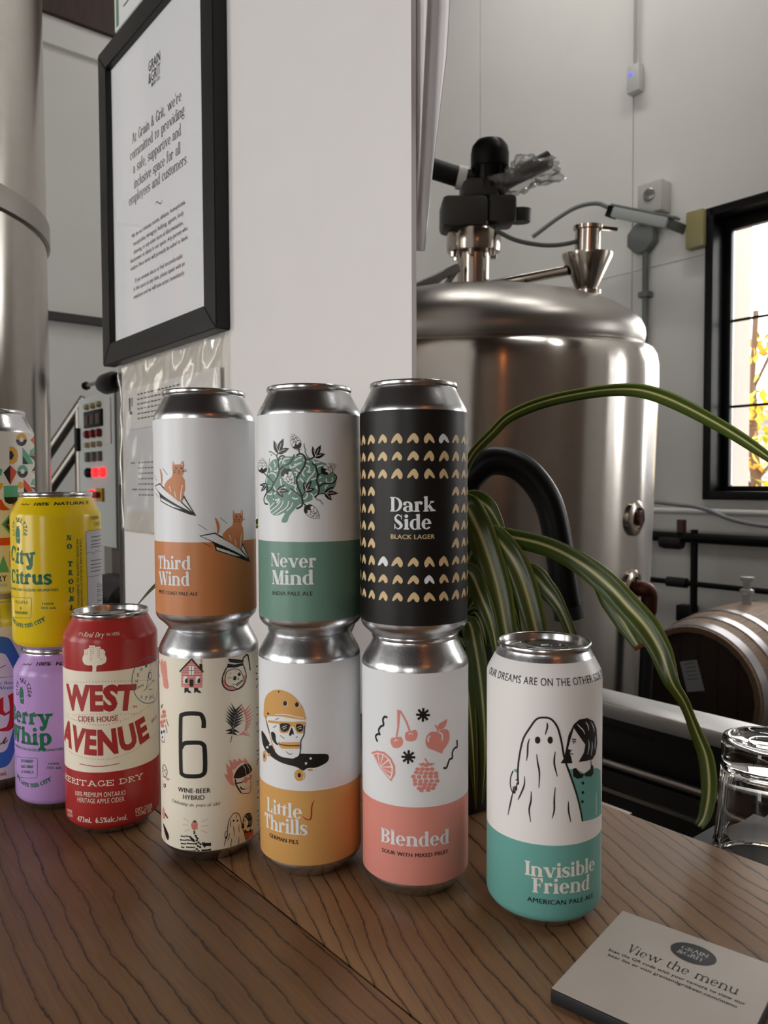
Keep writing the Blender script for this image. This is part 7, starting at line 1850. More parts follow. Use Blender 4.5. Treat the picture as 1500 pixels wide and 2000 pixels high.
  ('L','stamp_print',3,'wablue',0.4,0,0,[(37.5,100.8),(40.3,111.8),(43.5,113.9)]),
  ('L','stamp_print',3,'wablue',0.4,0,0,[(40,100.2),(43.9,99.2)]),
  ('P','stamp_print',3,'wablue',0,[(44.4,109),(44.2,108),(43.7,107.3),(43.1,106.8),(42.3,106.7),(41.6,106.9),(40.9,107.4),(40.4,108.1),(40,109),(39.9,110),(40.1,111),(40.5,111.7),(41,112.2),(41.7,112.4),(42.5,112.2),(43.2,111.7),(43.8,110.9),(44.2,110)]),
  ('P','stamp_print',4,'wacream',0,[(43.5,109.2),(43.4,108.5),(43.1,107.9),(42.7,107.6),(42.2,107.4),(41.7,107.6),(41.3,107.9),(40.9,108.5),(40.7,109.1),(40.7,109.9),(40.8,110.5),(41,111.1),(41.4,111.5),(41.8,111.6),(42.3,111.5),(42.8,111.1),(43.2,110.6),(43.4,109.9)]),
  ('T','lettering',2,'wared','sans','2012',(42.7,74.5),(46.6,75.2),(51.8,76.3),2.3),
 ],
 'CC': [
  ('SELTZER',[(-17,88.6),(-16.5,101.7),(-9.5,88.8)]),
  ('P','bottle_print',2,'szgreen',1,[(-20.3,94.4),(-18.7,96.9),(-16.7,96.9),(-15.6,94.4),(-15.7,85.7),(-17.8,85),(-19.7,86),(-20.5,90.2)]),
  ('L','bottle_print',2,'szgreen',0.7,0,0,[(-19.4,97.7),(-17.8,96.9),(-16.3,97.8)]),
  ('L','bottle_print',3,'szyellow',0.5,1,0,[(-19.8,89.5),(-17.9,88.7),(-15.5,89.7)]),
  ('T','lettering',2,'szgreen','heavy','City',None,(-12.2,69.3),(-0.3,70.8),11.8),
  ('T','lettering',2,'szgreen','heavy','Citrus',None,(-8.4,54.4),(9.6,54.9),10.6),
  ('T','lettering',2,'szgreen','sansb','SPARKLING WATER / EAU GAZEUSE AROMATISÉE',None,(-3.8,49.2),(14,49),1.9),
  ('L','frame_print',2,'szgreen',0.3,0,0,[(-37,43.5),(-6.2,44.3),(-5.8,43.3),(-6.6,30.6),(-7.8,29.2),(-37,27.6),(-37,43.5)]),
  ('T','lettering',2,'szgreen','sansb','YUZU',(-23.6,39.2),(-16,39.5),(-9.3,39.7),2.2),
  ('T','lettering',2,'szgreen','sansb','&',(-16.8,35.5),(-16.1,35.2),(-15.3,35.2),2.2),
  ('T','lettering',2,'szgreen','sansb','MANDARIN',(-24,31.2),(-16.3,31.6),(-9.5,31.8),2.2),
  ('T','lettering',2,'szgreen','sansb','100%',(2.4,39.3),(6.4,39.2),(10.5,39.1),1.5),
  ('T','lettering',2,'szgreen','sansb','355 mL',(1.1,36.1),(6.7,35.9),(12.3,35.8),1.7),
  ('T','lettering',2,'szgreen','heavy','“WE LOVE THIS CITY”',None,(-14.7,21.6),(5.4,28),3),
  ('L','wave_print',2,'ink',0.4,1,0,[(-19.6,113.9),(-17.4,114.6),(-15.5,113.6),(-13.3,114.7),(-11.5,113.7),(-9.1,114.5)]),
  ('T','lettering',2,'ink','sansbi','100%  NATURAL F',(-5.1,113.2),(18.3,113.5),(45.3,114),2.3),
  ('T','lettering',2,'szgreen','heavy','N',(20,87.1),(21.9,86.9),(23.9,86.9),4),
  ('T','lettering',2,'szgreen','heavy','O',(20.1,80.5),(22.1,80.3),(24.1,80.3),4),
  ('T','lettering',2,'szgreen','heavy','T',(20.4,67.3),(22.4,67.1),(24.4,67),4),
  ('T','lettering',2,'szgreen','heavy','R',(20.6,60.7),(22.5,60.4),(24.5,60.4),4),
  ('T','lettering',2,'szgreen','heavy','O',(20.7,54),(22.6,53.8),(24.6,53.7),4),
  ('T','lettering',2,'szgreen','heavy','U',(20.8,47.4),(22.8,47.2),(24.8,47),4),
  ('T','lettering',2,'szgreen','heavy','B',(21,40.8),(22.9,40.5),(24.9,40.4),4),
  ('T','lettering',2,'szgreen','heavy','L',(21.1,34.1),(23.1,33.8),(25.1,33.7),4.1),
  ('T','lettering',2,'szgreen','heavy','E',(21.2,27.5),(23.2,27.2),(25.2,27),4),
  ('VERT',[(30,87.8),(29.6,38.8)]),
  ('P','nutrition_panel',1,'szgrey',0,[(35.7,92.8),(58.5,93.5),(63.7,33.6),(63.7,10.8),(38,14),(36.4,37.9)]),
  ('L','nutrition_panel',2,'ink',0.3,0,0,[(56.3,93.5),(36.5,93.1),(35.5,92.3),(35.9,75.3),(36.4,37.9),(38.1,14.8)]),
  ('L','nutrition_panel',2,'ink',0.3,1,0,[(35.9,76),(39.6,76.8),(43.4,75.2),(48.2,76.9),(60.9,75)]),
  ('L','nutrition_panel',2,'ink',0.3,0,0,[(36.3,57.7),(63.8,57.4)]),
  ('L','nutrition_panel',2,'ink',0.5,0,0,[(40.5,88.2),(61.5,88.4)]),
  ('L','nutrition_panel',2,'ink',0.5,0,0,[(40.4,85.2),(60.9,85.2)]),
  ('L','nutrition_panel',2,'ink',0.5,0,0,[(40.3,82.5),(60.4,82.6)]),
  ('L','nutrition_panel',2,'ink',0.5,0,0,[(40.3,80.4),(60.1,80.3)]),
  ('L','nutrition_panel',2,'ink',0.5,0,0,[(40,69.9),(58.7,69.6)]),
  ('L','nutrition_panel',2,'ink',0.5,0,0,[(39.9,66.9),(58.4,66.5)]),
  ('L','nutrition_panel',2,'ink',0.5,0,0,[(39.9,64.2),(58.1,63.9)]),
  ('L','nutrition_panel',2,'ink',0.5,0,0,[(39.8,61.6),(57.9,61.2)]),
  ('L','nutrition_panel',2,'ink',0.2,0,0,[(47.3,51.3),(63.7,50.2)]),
  ('L','nutrition_panel',2,'ink',0.4,0,0,[(47.3,50.1),(63.7,49)]),
  ('L','nutrition_panel',2,'ink',0.5,0,0,[(47.2,48.8),(63.7,47.7)]),
  ('L','nutrition_panel',2,'ink',0.2,0,0,[(47.2,47.6),(63.7,46.4)]),
  ('L','nutrition_panel',2,'ink',0.4,0,0,[(47.1,46.4),(63.7,45.1)]),
  ('L','nutrition_panel',2,'ink',0.5,0,0,[(47.1,45.1),(63.7,43.9)]),
  ('L','nutrition_panel',2,'ink',0.2,0,0,[(47,43.9),(63.7,42.6)]),
  ('L','nutrition_panel',2,'ink',0.4,0,0,[(47,42.7),(63.7,41.3)]),
  ('L','nutrition_panel',2,'ink',0.5,0,0,[(47,41.4),(63.7,40)]),
  ('L','nutrition_panel',2,'ink',0.2,0,0,[(46.9,40.2),(63.7,38.8)]),
  ('L','nutrition_panel',2,'ink',0.4,0,0,[(46.9,38.9),(63.7,37.5)]),
  ('L','nutrition_panel',2,'ink',0.5,0,0,[(46.8,37.7),(63.8,36.2)]),
  ('L','nutrition_panel',2,'ink',0.2,0,0,[(46.8,36.5),(63.8,34.9)]),
  ('T','lettering',2,'szolive','sans','! DRINK',(39,101.2),(45.7,101.7),None,2.7),
  ('T','lettering',2,'szolive','sans','COLD',(44.3,96.7),(49.9,96.9),None,2.7),
 ],
 'BW': [
  ('SELTZER',[(-16.4,86.9),(-16.7,100),(-9.2,87.6)]),
  ('P','bottle_print',2,'szgreen',1,[(-20,92.3),(-18.6,94.9),(-16.6,95.2),(-15.4,92.8),(-15,84.1),(-17,83.2),(-18.9,83.9),(-19.9,88.1)]),
  ('L','bottle_print',2,'szgreen',0.7,0,0,[(-19.3,95.7),(-17.6,95),(-16.2,96.1)]),
  ('L','bottle_print',3,'szpurple',0.5,1,0,[(-19.2,87.5),(-17.3,86.9),(-15.1,88.1)]),
  ('T','lettering',2,'szgreen','heavy','Berry',None,(-12,68.1),(8.1,69.8),12),
  ('T','lettering',2,'szgreen','heavy','Whip',None,(-10.2,52.7),(7,53.6),12.7),
  ('T','lettering',2,'szgreen','sansb','SPARKLING WATER / EAU GAZEUSE AROMATISÉE',None,(-2.2,48),(15.2,47),1.9),
  ('L','frame_print',2,'szgreen',0.3,0,0,[(-28.6,40.8),(-4.3,43),(-3.8,42),(-4.1,29.2),(-5.3,27.9),(-27.9,25.1),(-28.6,40.8)]),
  ('T','lettering',2,'szgreen','sansb','BOYSENBERRY',(-19.5,38),(-13.1,38.7),(-7,39.2),2.3),
  ('T','lettering',2,'szgreen','sansb','BLACK CURRANT',(-19.4,33.7),(-13.1,34.5),(-6.9,35),2.2),
  ('T','lettering',2,'szgreen','sansb','& VANILLA',(-19.4,29.7),(-13,30.5),(-6.9,31),2.2),
  ('T','lettering',2,'szgreen','sansb','100%',(4.1,37.9),(8,37.6),(12.1,37.3),1.6),
  ('T','lettering',2,'szgreen','sansb','355 mL',(3,34.8),(8.5,34.3),(14,33.8),1.8),
  ('T','lettering',2,'szgreen','heavy','“WE LOVE THIS CITY”',None,(-11.2,20.1),(7.4,26.4),3),
  ('L','wave_print',2,'ink',0.4,1,0,[(-20.5,111.9),(-18.3,112.8),(-16.3,112.1),(-14.1,113.3),(-12.2,112.4),(-9.8,113.5)]),
  ('T','lettering',2,'ink','sansbi','100%  NATURAL F',(-5.7,112.3),(17.4,111.8),(43.1,108.2),2.4),
 ],
 'GE': [
  ('P','pattern_print',1,'geyellow',0,[(35.3,132.1),(35.3,132.1),(35.5,133.5),(36,134.8),(36.8,135.9),(37.9,136.8),(39.2,137.4),(40.6,137.7),(42.1,137.6),(43.5,137.2),(44.8,136.4),(45.8,135.4),(46.5,134.1),(46.7,132.8)]),
  ('P','pattern_print',1,'ink',0,[(35.3,132.1),(35.3,132.1),(35.4,130.8),(35.9,129.5),(36.6,128.5),(37.7,127.7),(38.9,127.2),(40.3,127.1),(41.8,127.4),(43.2,128),(44.6,128.9),(45.7,130),(46.4,131.4),(46.7,132.8)]),
  ('P','pattern_print',2,'gewhite',0,[(42.6,132.5),(42.5,131.8),(42.1,131.2),(41.5,130.7),(40.8,130.4),(40,130.4),(39.3,130.6),(38.8,131),(38.5,131.6),(38.4,132.3),(38.5,133),(38.9,133.6),(39.4,134.1),(40.1,134.4),(40.9,134.4),(41.6,134.2),(42.1,133.8),(42.5,133.2)]),
  ('P','pattern_print',1,'gegreen',0,[(35.7,106.5),(35.7,106.5),(35.9,107.9),(36.4,109.2),(37.2,110.3),(38.3,111.1),(39.6,111.7),(41,111.9),(42.5,111.8),(44,111.3),(45.3,110.5),(46.4,109.4),(47.1,108.1),(47.3,106.7)]),
  ('P','pattern_print',1,'ink',0,[(35.7,106.5),(35.7,106.5),(35.8,105.2),(36.3,103.9),(37,102.8),(38.1,102),(39.3,101.5),(40.7,101.3),(42.3,101.5),(43.7,102),(45.1,102.9),(46.2,104),(47,105.3),(47.3,106.7)]),
  ('P','pattern_print',2,'gewhite',0,[(43.1,106.6),(43,106),(42.6,105.3),(41.9,104.9),(41.2,104.6),(40.5,104.6),(39.8,104.8),(39.3,105.3),(38.9,105.9),(38.8,106.6),(39,107.3),(39.3,107.9),(39.9,108.3),(40.6,108.6),(41.3,108.6),(42,108.4),(42.6,107.9),(43,107.3)]),
  ('P','pattern_print',1,'geyellow',0,[(29.7,126.5),(33.2,126.2),(36.1,123.6),(37,119.1),(35.7,114.5),(32.9,112.6),(29.6,112.1)]),
  ('P','pattern_print',2,'ink',0,[(29.6,122.9),(31.7,122.5),(33.2,119.4),(31.6,116.2),(29.5,116)]),
  ('P','pattern_print',1,'georange',0,[(51.5,132.6),(66.2,138.4),(66.2,133.5),(66.2,128.7)]),
  ('P','pattern_print',1,'geyellow',0,[(53.5,130.9),(66.2,129.7),(66.2,128.1)]),
  ('P','pattern_print',1,'gegreen',0,[(41.2,126.1),(57.8,112.8),(41.1,112.8)]),
  ('P','pattern_print',2,'ink',0,[(41.5,119.1),(48.1,112.6),(41.3,112.4)]),
  ('P','pattern_print',1,'gegreen',0,[(49.7,119.5),(51.2,124.2),(61.3,127.3),(66.2,126.8),(66.2,122.6),(58.4,119.9)]),
  ('P','pattern_print',2,'georange',0,[(54.1,120.2),(66.2,124),(66.2,120.2)]),
  ('P','pattern_print',1,'ink',0,[(49.2,119.5),(66.2,120.2),(66.2,113.5)]),
  ('P','pattern_print',1,'ink',0,[(24.6,105.5),(29.9,111.5),(29.7,95.5)]),
  ('P','pattern_print',1,'georange',0,[(29.9,111.5),(35.5,106.2),(29.7,95.5)]),
  ('P','pattern_print',1,'ink',0,[(53,107.1),(62.4,112),(66.2,107.4)]),
  ('P','pattern_print',1,'geyellow',0,[(53,106.6),(66.2,106.9),(66.2,102.6)]),
  ('P','pattern_print',1,'gegreen',0,[(18.4,110.6),(24,108),(23.1,103.5),(18.1,99.9)]),
  ('P','pattern_print',1,'geyellow',0,[(18.1,96.4),(23.8,97.3),(23.8,93.7),(21.2,91)]),
  ('P','pattern_print',1,'gegreen',0,[(24.7,94.9),(36,95.2),(35.8,85.9),(24.5,85.8)]),
  ('P','pattern_print',1,'ink',0,[(24.5,85.8),(35.8,85.9),(35.1,82.7),(32.1,80.5),(28.5,80.2),(25.5,82)]),
  ('P','pattern_print',1,'geyellow',0,[(41.5,95.3),(41.3,94.3),(40.8,93.4),(39.9,92.7),(39,92.4),(38,92.4),(37.1,92.7),(36.4,93.4),(35.9,94.3),(35.8,95.3),(36,96.3),(36.5,97.1),(37.2,97.8),(38.1,98.1),(39.1,98.1),(40.1,97.8),(40.9,97.2),(41.4,96.3)]),
  ('P','pattern_print',1,'georange',0,[(41.8,100.2),(56.2,89.8),(41.9,89.9)]),
  ('P','pattern_print',2,'ink',0,[(42,93.6),(47.3,89),(41.8,89)]),
  ('P','pattern_print',1,'gegreen',0,[(50.5,95.5),(54.2,100.1),(66.2,101.7),(66.2,95.5)]),
  ('P','pattern_print',2,'georange',0,[(56.6,95.5),(66.2,98.3),(66.2,93.6)]),
  ('P','pattern_print',1,'ink',0,[(50.4,93.6),(66.2,93.6),(66.2,88.8)]),
  ('P','pattern_print',1,'georange',0,[(16.3,85.7),(22.7,83.9),(25,79.3),(29.3,75.6),(24.1,75.2),(17.7,76.8)]),
  ('P','pattern_print',1,'geyellow',0,[(30.3,79.7),(36.1,83.6),(35.9,75.4)]),
  ('P','pattern_print',1,'gegreen',0,[(22.2,64.2),(30.1,73.8),(30,69.3),(26,64),(30.3,58.4),(30.2,53.9)]),
  ('P','pattern_print',1,'ink',0,[(23.9,64.1),(29.2,70.2),(29.3,57.6)]),
  ('P','pattern_print',2,'georange',0,[(26.4,63.6),(29.5,66.6),(29.4,60.3)]),
  ('P','pattern_print',1,'georange',0,[(15.6,53.2),(31.5,53.4),(31.6,47),(15.5,47.4)]),
  ('P','pattern_print',1,'ink',0,[(27.7,41.4),(29.5,45.3),(31.8,46.1),(31.7,38.4)]),
  ('P','pattern_print',1,'georange',0,[(27.8,40.9),(31.7,38.4),(31.5,29.3),(27.9,30)]),
  ('P','pattern_print',1,'ink',0,[(28,25.9),(31.4,28.4),(31.3,22)]),
  ('P','pattern_print',1,'gegreen',0,[(18.2,25.8),(23.2,39.4),(27.5,25.5)]),
  ('T','lettering',2,'ink','sansb','BREWERY',(-1.6,23.7),(16.5,18.7),(25.6,18.5),4.9),
  ('T','lettering',2,'gegreen','sans','BEER / ALCOOL',(0.1,18.4),(16.4,14.7),(26.4,14.3),2.4),
 ],
 'NB': [
  ('P','hexagon_print',1,'nbblue',1,[(15.8,128.1),(25.1,125.7),(29.1,119.9),(38,99.7),(39.4,93.2),(37.6,62.6),(34.8,51),(27.2,29.2),(22.9,22.4),(16.7,21.1),(5.7,21.1),(-0.5,22.4),(-4.8,29.2),(-12.4,51),(-15.2,62.6),(-17,93.2),(-15.6,99.7),(-6.7,119.9),(-2.7,125.7),(6.6,128.1)]),
  ('P','hexagon_print',2,'nbwhite',1,[(15.5,114.6),(22,113.2),(24.7,109.3),(30.3,96.1),(32,90.5),(30.9,64.3),(29,55.1),(24.1,39.6),(21.6,34.9),(16.9,33.7),(5.5,33.7),(0.8,34.9),(-1.7,39.6),(-6.6,55.1),(-8.5,64.3),(-9.6,90.5),(-7.9,96.1),(-2.3,109.3),(0.4,113.2),(6.9,114.6)]),
  ('L','hexagon_print',3,'ink',0.5,0,0,[(16.8,101.3),(23.4,103.9)]),
  ('L','hexagon_print',3,'ink',0.3,0,0,[(16.6,94.4),(28.7,93.9)]),
  ('T','lettering',2,'nbblue','sansb','Non Alcoholic Beer',(-3.4,91.2),(15,89),(29.3,87.5),2.6),
  ('T','lettering',2,'nbblue','sansbi','Bière sans Alcool',(-3.5,87.4),(14.9,85.2),(29.7,83.5),2.8),
  ('P','script_print',3,'nbred',0,[(24.1,78.9),(30,81.1),(29.6,56.7),(27.7,51.9),(24.3,50.1),(18.8,50.8),(14.3,53.7),(18.9,53.1),(22.8,53.9),(24.7,58.8),(25.4,69.1),(25,75.3)]),
  ('P','script_print',3,'nbred',0,[(14.7,75.2),(20.9,78.6),(20.7,67.4),(22.2,64.9),(25.1,66.5),(25.3,64.3),(21.4,62.9),(17.6,65.3)]),
  ('L','script_print',3,'nbbrown',0.9,1,0,[(16.3,40.3),(19,41.2),(22.2,45.3),(20.2,40.5),(23.4,42.9)]),
  ('T','lettering',2,'nbred','sansb','355 mL',(9.7,16.5),(16.5,14.9),(22.4,14.6),3.2),
 ],
}
# ------------------------------------------------------------------ drink cans
ALU = mat('brushed_aluminium', '#c9cacc', 0.27, 1.0, bump=0.04, bscale=900, stretch=(1, 1, 0.02))
ALUD = mat('lid_aluminium', '#bdbcbb', 0.22, 1.0)
R0 = 33.1


def can_profile(H):
    top = H - 17.0
    return [(0, 9), (10, 8.2), (17, 5), (21.6, 1.2), (22.6, 0.2), (23.6, 0), (24.6, 0.5), (26, 2.3), (28.6, 5), (31.4, 7.4), (32.7, 9.4), (R0, 11.5),
            (R0, 40), (R0, 80), (R0, top - 2), (33.0, top - 0.6), (32.6, top + 0.8), (31.9, top + 2.4), (28.6, top + 8.6), (27.2, top + 11.4), (26.5, top + 12.8), (26.2, top + 14), (26.2, top + 15)]


def rad_at(H, z):
    p = can_profile(H)[5:]
    for (r0, z0), (r1, z1) in zip(p, p[1:]):
        if z0 <= z <= z1 and z1 > z0:
            return r0 + (r1 - r0) * (z - z0) / (z1 - z0)
    return p[0][0] if z < p[0][1] else p[-1][0]


def mmprof(p):
    return [(r / 1000, z / 1000) for r, z in p]


def band_body(H, bands, parent):
    """body of a printed can: bands = [(z_from, z_to, material)], bare metal outside them"""
    prof = can_profile(H)
    zs = sorted({b[0] for b in bands} | {b[1] for b in bands})
    full = list(prof)
    for z in zs:
        full.append((rad_at(H, z), z))
    head = prof[:5]
    rest = sorted([p for p in full if p not in head], key=lambda q: q[1])
    prof = head + rest
    bm = bmesh.new()
    b_lathe(bm, mmprof(prof), 128)
    mats = [ALU]
    for z0, z1, m in bands:
        mats.append(m)
        for f in bm.faces:
            c = f.calc_center_median()
            if z0 < c.z * 1000 < z1 and math.hypot(c.x, c.y) > 0.0239:
                f.material_index = len(mats) - 1
    return finish(bm, 'body', mats, parent, angle=50)


def add_lid(H, parent, rot, open_=False):
    p = [(26.0, H - 3.6), (26.7, H - 3.3), (27.05, H - 2.6), (27.1, H - 0.9), (26.8, H - 0.2), (26.3, H), (25.8, H - 0.2), (25.4, H - 1.0), (24.9, H - 4.0), (24.2, H - 6.0), (23.4, H - 6.6),
         (22.8, H - 6.3), (22.4, H - 5.0), (21.8, H - 4.5), (15, H - 4.5), (0, H - 4.5)]
    lid = lathe('lid', mmprof(p), ALUD, parent, 96, angle=60)
    bm = bmesh.new()
    # pull tab: a rounded plate with a finger hole, held by a rivet
    out, inn = [], []
    n = 28
    for i in range(n):
        a = 2 * math.pi * i / n
        out.append((8.0 * math.copysign(abs(math.cos(a)) ** 0.8, math.cos(a)), 12.0 * math.copysign(abs(math.sin(a)) ** 0.8, math.sin(a)) - 2))
        inn.append((5.2 * math.cos(a), 4.2 * math.sin(a) - 8.0))
    zt, zb = H - 2.6, H - 3.6
    ring = lambda pts, z: [bm.verts.new((x / 1000, y / 1000, z / 1000)) for x, y in pts]
    ot, ob, it, ib = ring(out, zt), ring(out, zb), ring(inn, zt), ring(inn, zb)
    for i in range(n):
        j = (i + 1) % n
        bm.faces.new((ob[i], ob[j], ot[j], ot[i]))
        bm.faces.new((it[i], it[j], ib[j], ib[i]))
        bm.faces.new((ot[i], ot[j], it[j], it[i]))
        bm.faces.new((ib[i], ib[j], ob[j], ob[i]))
    tab = finish(bm, 'pull_tab', ALUD, lid, angle=30)
    tab.rotation_euler = (0, 0, rot)
    rv = lathe('rivet', mmprof([(3.2, H - 4.5), (3.2, H - 2.7), (2.4, H - 2.35), (0, H - 2.3)]), ALUD, lid, 20)
    q = [(0.011 * math.cos(a), 0.011 + 0.0085 * math.sin(a), (H - 4.4) / 1000) for a in [i * math.pi / 12 for i in range(25)]]
    sc = tube('score_line', q, 0.0005, ALUD, lid, 6)
    sc.rotation_euler = (0, 0, rot)
    return lid


def make_can(key, name, label, loc, H, sleeve=None, bands=None, lidrot=0.0, group=None):
    t = thing(name, label, 'can', (loc[0] / 1000, loc[1] / 1000, BT + loc[2] / 1000), 0, group)
    S = sheet_for(key)
    if sleeve:
        lathe('body', mmprof(can_profile(H)), ALU, t, 128, angle=50)
        bm = bmesh.new()
        rr = R0 + 0.12
        zs = [sleeve[0][0]] + [s[1] for s in sleeve]
        b_lathe(bm, mmprof([(rr - 0.1, zs[0])] + [(rr, z) for z in zs] + [(rr - 0.1, zs[-1])]), 160)
        mats = []
        for z0, z1, m in sleeve:
            mats.append(m)
            for f in bm.faces:
                if z0 - 0.01 <= f.calc_center_median().z * 1000 <= z1 + 0.01:
                    f.material_index = len(mats) - 1
        host = finish(bm, 'label', mats, t, angle=50)
    else:
        host = band_body(H, bands, t)
        rr = None

    def mapf(x, z, layer):
        r = (rr if rr else rad_at(H, z)) + 0.05 + 0.035 * layer + (0.13 if not rr and z > H - 22 else 0)
        a = x / R0
        z = max(z, 10.7) if rr else z
        return (r * math.sin(a) / 1000, -r * math.cos(a) / 1000, z / 1000)
    S.build(mapf, host, 2.2)
    add_lid(H, t, lidrot)
    return t


def paint(name, col, rough=0.32, spec=0.45):
    return mat(name, col, rough, 0.0, spec)


LW = paint('label_white', '#e4e6e8', 0.36)
make_can('TW', 'beer_can', 'white and orange can with two cats on paper planes, standing on the number six can', (-119.9, 515.8, 153), 157, [(12.2, 59, paint('label_orange', '#c67f4e', 0.36)), (59, 137.2, LW)], lidrot=0.6)
make_can('NM', 'beer_can', 'white and green can with a hop-covered brain, standing on the skull skateboard can', (-47.8, 496.2, 153), 157, [(12.2, 60.5, paint('label_green', '#6a9081', 0.36)), (60.5, 138.4, LW)], lidrot=1.2)
make_can('DS', 'beer_can', 'black can with tan heart rows, standing on the pink and white fruit can', (18.5, 477.3, 153), 157, [(12.5, 138.4, paint('label_black', '#161413', 0.42, 0.3))], lidrot=-0.5)
make_can('SX', 'beer_can', 'cream can with large black numeral six and small drawings, under the cat can', (-120.2, 523.1, 0), 157, [(10.5, 136.3, paint('label_cream', '#ece5d2', 0.36))], lidrot=2.0)
make_can('LT', 'beer_can', 'white and ochre can with helmeted skull on skateboard, under the brain can', (-49.3, 501.6, 0), 157, [(11.6, 58.7, paint('label_ochre', '#d2a05d', 0.36)), (58.7, 138, LW)], lidrot=0.2)
make_can('BL', 'beer_can', 'white and salmon pink can with fruit drawings, under the black heart can', (19.0, 477.5, 0), 157, [(11.6, 58.4, paint('label_salmon', '#da8d80', 0.36)), (58.4, 137.6, LW)], lidrot=0.9)
make_can('IF', 'beer_can', 'white and teal can with ghost hugging a girl, standing alone beside the plant', (93.2, 445.6, 0), 157, None, [(6.5, 50.5, paint('can_teal', '#66a299', 0.34)), (50.5, 149.5, paint('can_white', '#e6e3e1', 0.34))], lidrot=1.15)
make_can('WA', 'cider_can', 'red and cream cider can with a tree emblem, in front of the purple can', (-202.2, 563.4, 0), 157, None, [(4.5, 47.2, paint('can_red', '#a9312f', 0.26)), (47.2, 118.4, paint('can_cream', '#f0e8d4', 0.26)), (118.4, 153.5, paint('can_red', '#a9312f', 0.26))], lidrot=-1.2)
make_can('CC', 'seltzer_can', 'yellow seltzer can with green lettering, stacked on the purple can', (-258, 604, 119.8), 123, None, [(6.5, 119.0, paint('can_yellow', '#dfc015', 0.22))], lidrot=0.4)
make_can('BW', 'seltzer_can', 'purple seltzer can with green lettering, standing under the yellow can', (-258, 604, 0), 123, None, [(6.5, 119.0, paint('can_purple', '#b792ce', 0.22))], lidrot=0.8)
make_can('GE', 'beer_can', 'tall can covered in multicoloured geometric shapes, behind the yellow seltzer can', (-326, 638, 153), 157, [(10.5, 138.4, paint('label_offwhite', '#e4dfd6', 0.36))], lidrot=0.4)
make_can('NB', 'beer_can', 'white can with blue hexagon and red script, under the geometric can', (-326, 638, 0), 157, [(11.5, 134.8, paint('label_plain_white', '#e8e8e6', 0.36))], lidrot=0.4)
# ------------------------------------------------------------------ things on and around the bar
# --- menu card
U, V = Vector((0.771, -0.637, 0)), Vector((-0.637, -0.771, 0))
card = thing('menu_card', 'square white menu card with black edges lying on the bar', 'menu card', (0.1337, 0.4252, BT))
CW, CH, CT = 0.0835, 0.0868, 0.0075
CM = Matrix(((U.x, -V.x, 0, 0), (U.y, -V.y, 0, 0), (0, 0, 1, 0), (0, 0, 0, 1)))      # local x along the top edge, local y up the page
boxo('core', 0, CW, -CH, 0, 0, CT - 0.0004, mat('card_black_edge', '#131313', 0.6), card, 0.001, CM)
face = boxo('face', 0.0006, CW - 0.0006, -CH + 0.0006, -0.0006, CT - 0.0004, CT, mat('card_face_shaded', '#b9afa6', 0.55, noise=0.03, nscale=60), card, 0.0002, CM)  # card face toned down: shade over the white card put into its colour
S = Sheet()
S.text('lettering', 1, 'signink', 'menu', 'View the menu', (16.5, -36), (43, -36), (70.5, -36), 7.6)
S.text('lettering', 1, 'signink', 'sansb', 'Scan the QR code with your camera to view our', (9.4, -41.3), (42, -41.3), (75.4, -41.3), 2.2)
S.text('lettering', 1, 'signink', 'sansb', 'beer list or visit grainandgritbeer.com/menu', (11.0, -45.6), (42, -45.6), (72.8, -45.6), 2.2)
S.poly('badge_print', 1, 'ink', [(44.3 + 11.2 * math.cos(k * math.pi / 16), -16.4 + 8.6 * math.sin(k * math.pi / 16)) for k in range(32)])
S.text('badge_print', 2, 'paper', 'sansb', 'GRAIN', (37.8, -16), (44, -16), (50.9, -16), 3.6)
S.text('badge_print', 2, 'paper', 'sansb', '&GRIT', (37.3, -20.6), (44, -20.6), (50.4, -20.6), 3.6)
S.build(lambda x, y, l: CM @ Vector((x / 1000, y / 1000, CT + 0.00006 + 0.00005 * l)), face)

# --- tumbler glasses standing upside down
CLEAR = mat('clear_glass', '#ffffff', 0.0, 0.0, 0.5, trans=1.0, ior=1.48)


def tumbler(label, x, y, z, s=1.0):
    t = thing('tumbler', label, 'glass', (x, y, z), 0.2, None)
    h = 0.096
    prof = [(0, 0.074), (0.012, 0.0745), (0.024, 0.073), (0.0275, 0.068), (0.029, 0.058), (0.0325, 0.022), (0.0345, 0.006), (0.0352, 0.001), (0.0362, 0), (0.0374, 0.0008), (0.038, 0.004),
            (0.0379, 0.013), (0.0366, 0.0165), (0.0362, 0.020), (0.0338, 0.058), (0.0326, 0.070), (0.0318, 0.0745), (0.0318, 0.078), (0.0324, 0.081), (0.0324, 0.090), (0.0312, 0.0945), (0.028, 0.096), (0.0262, 0.0955), (0.025, 0.0935), (0.018, 0.0928), (0.0165, 0.0918), (0, 0.0915)]
    lathe('bowl', [(r * s, zz * s) for r, zz in prof], CLEAR, t, 72, angle=80)
    lathe('base_ring', [(r * s, z * s) for r, z in ((0.012, 0.0917), (0.0125, 0.0928), (0.0135, 0.0928), (0.014, 0.0917))], CLEAR, t, 48)
    return t


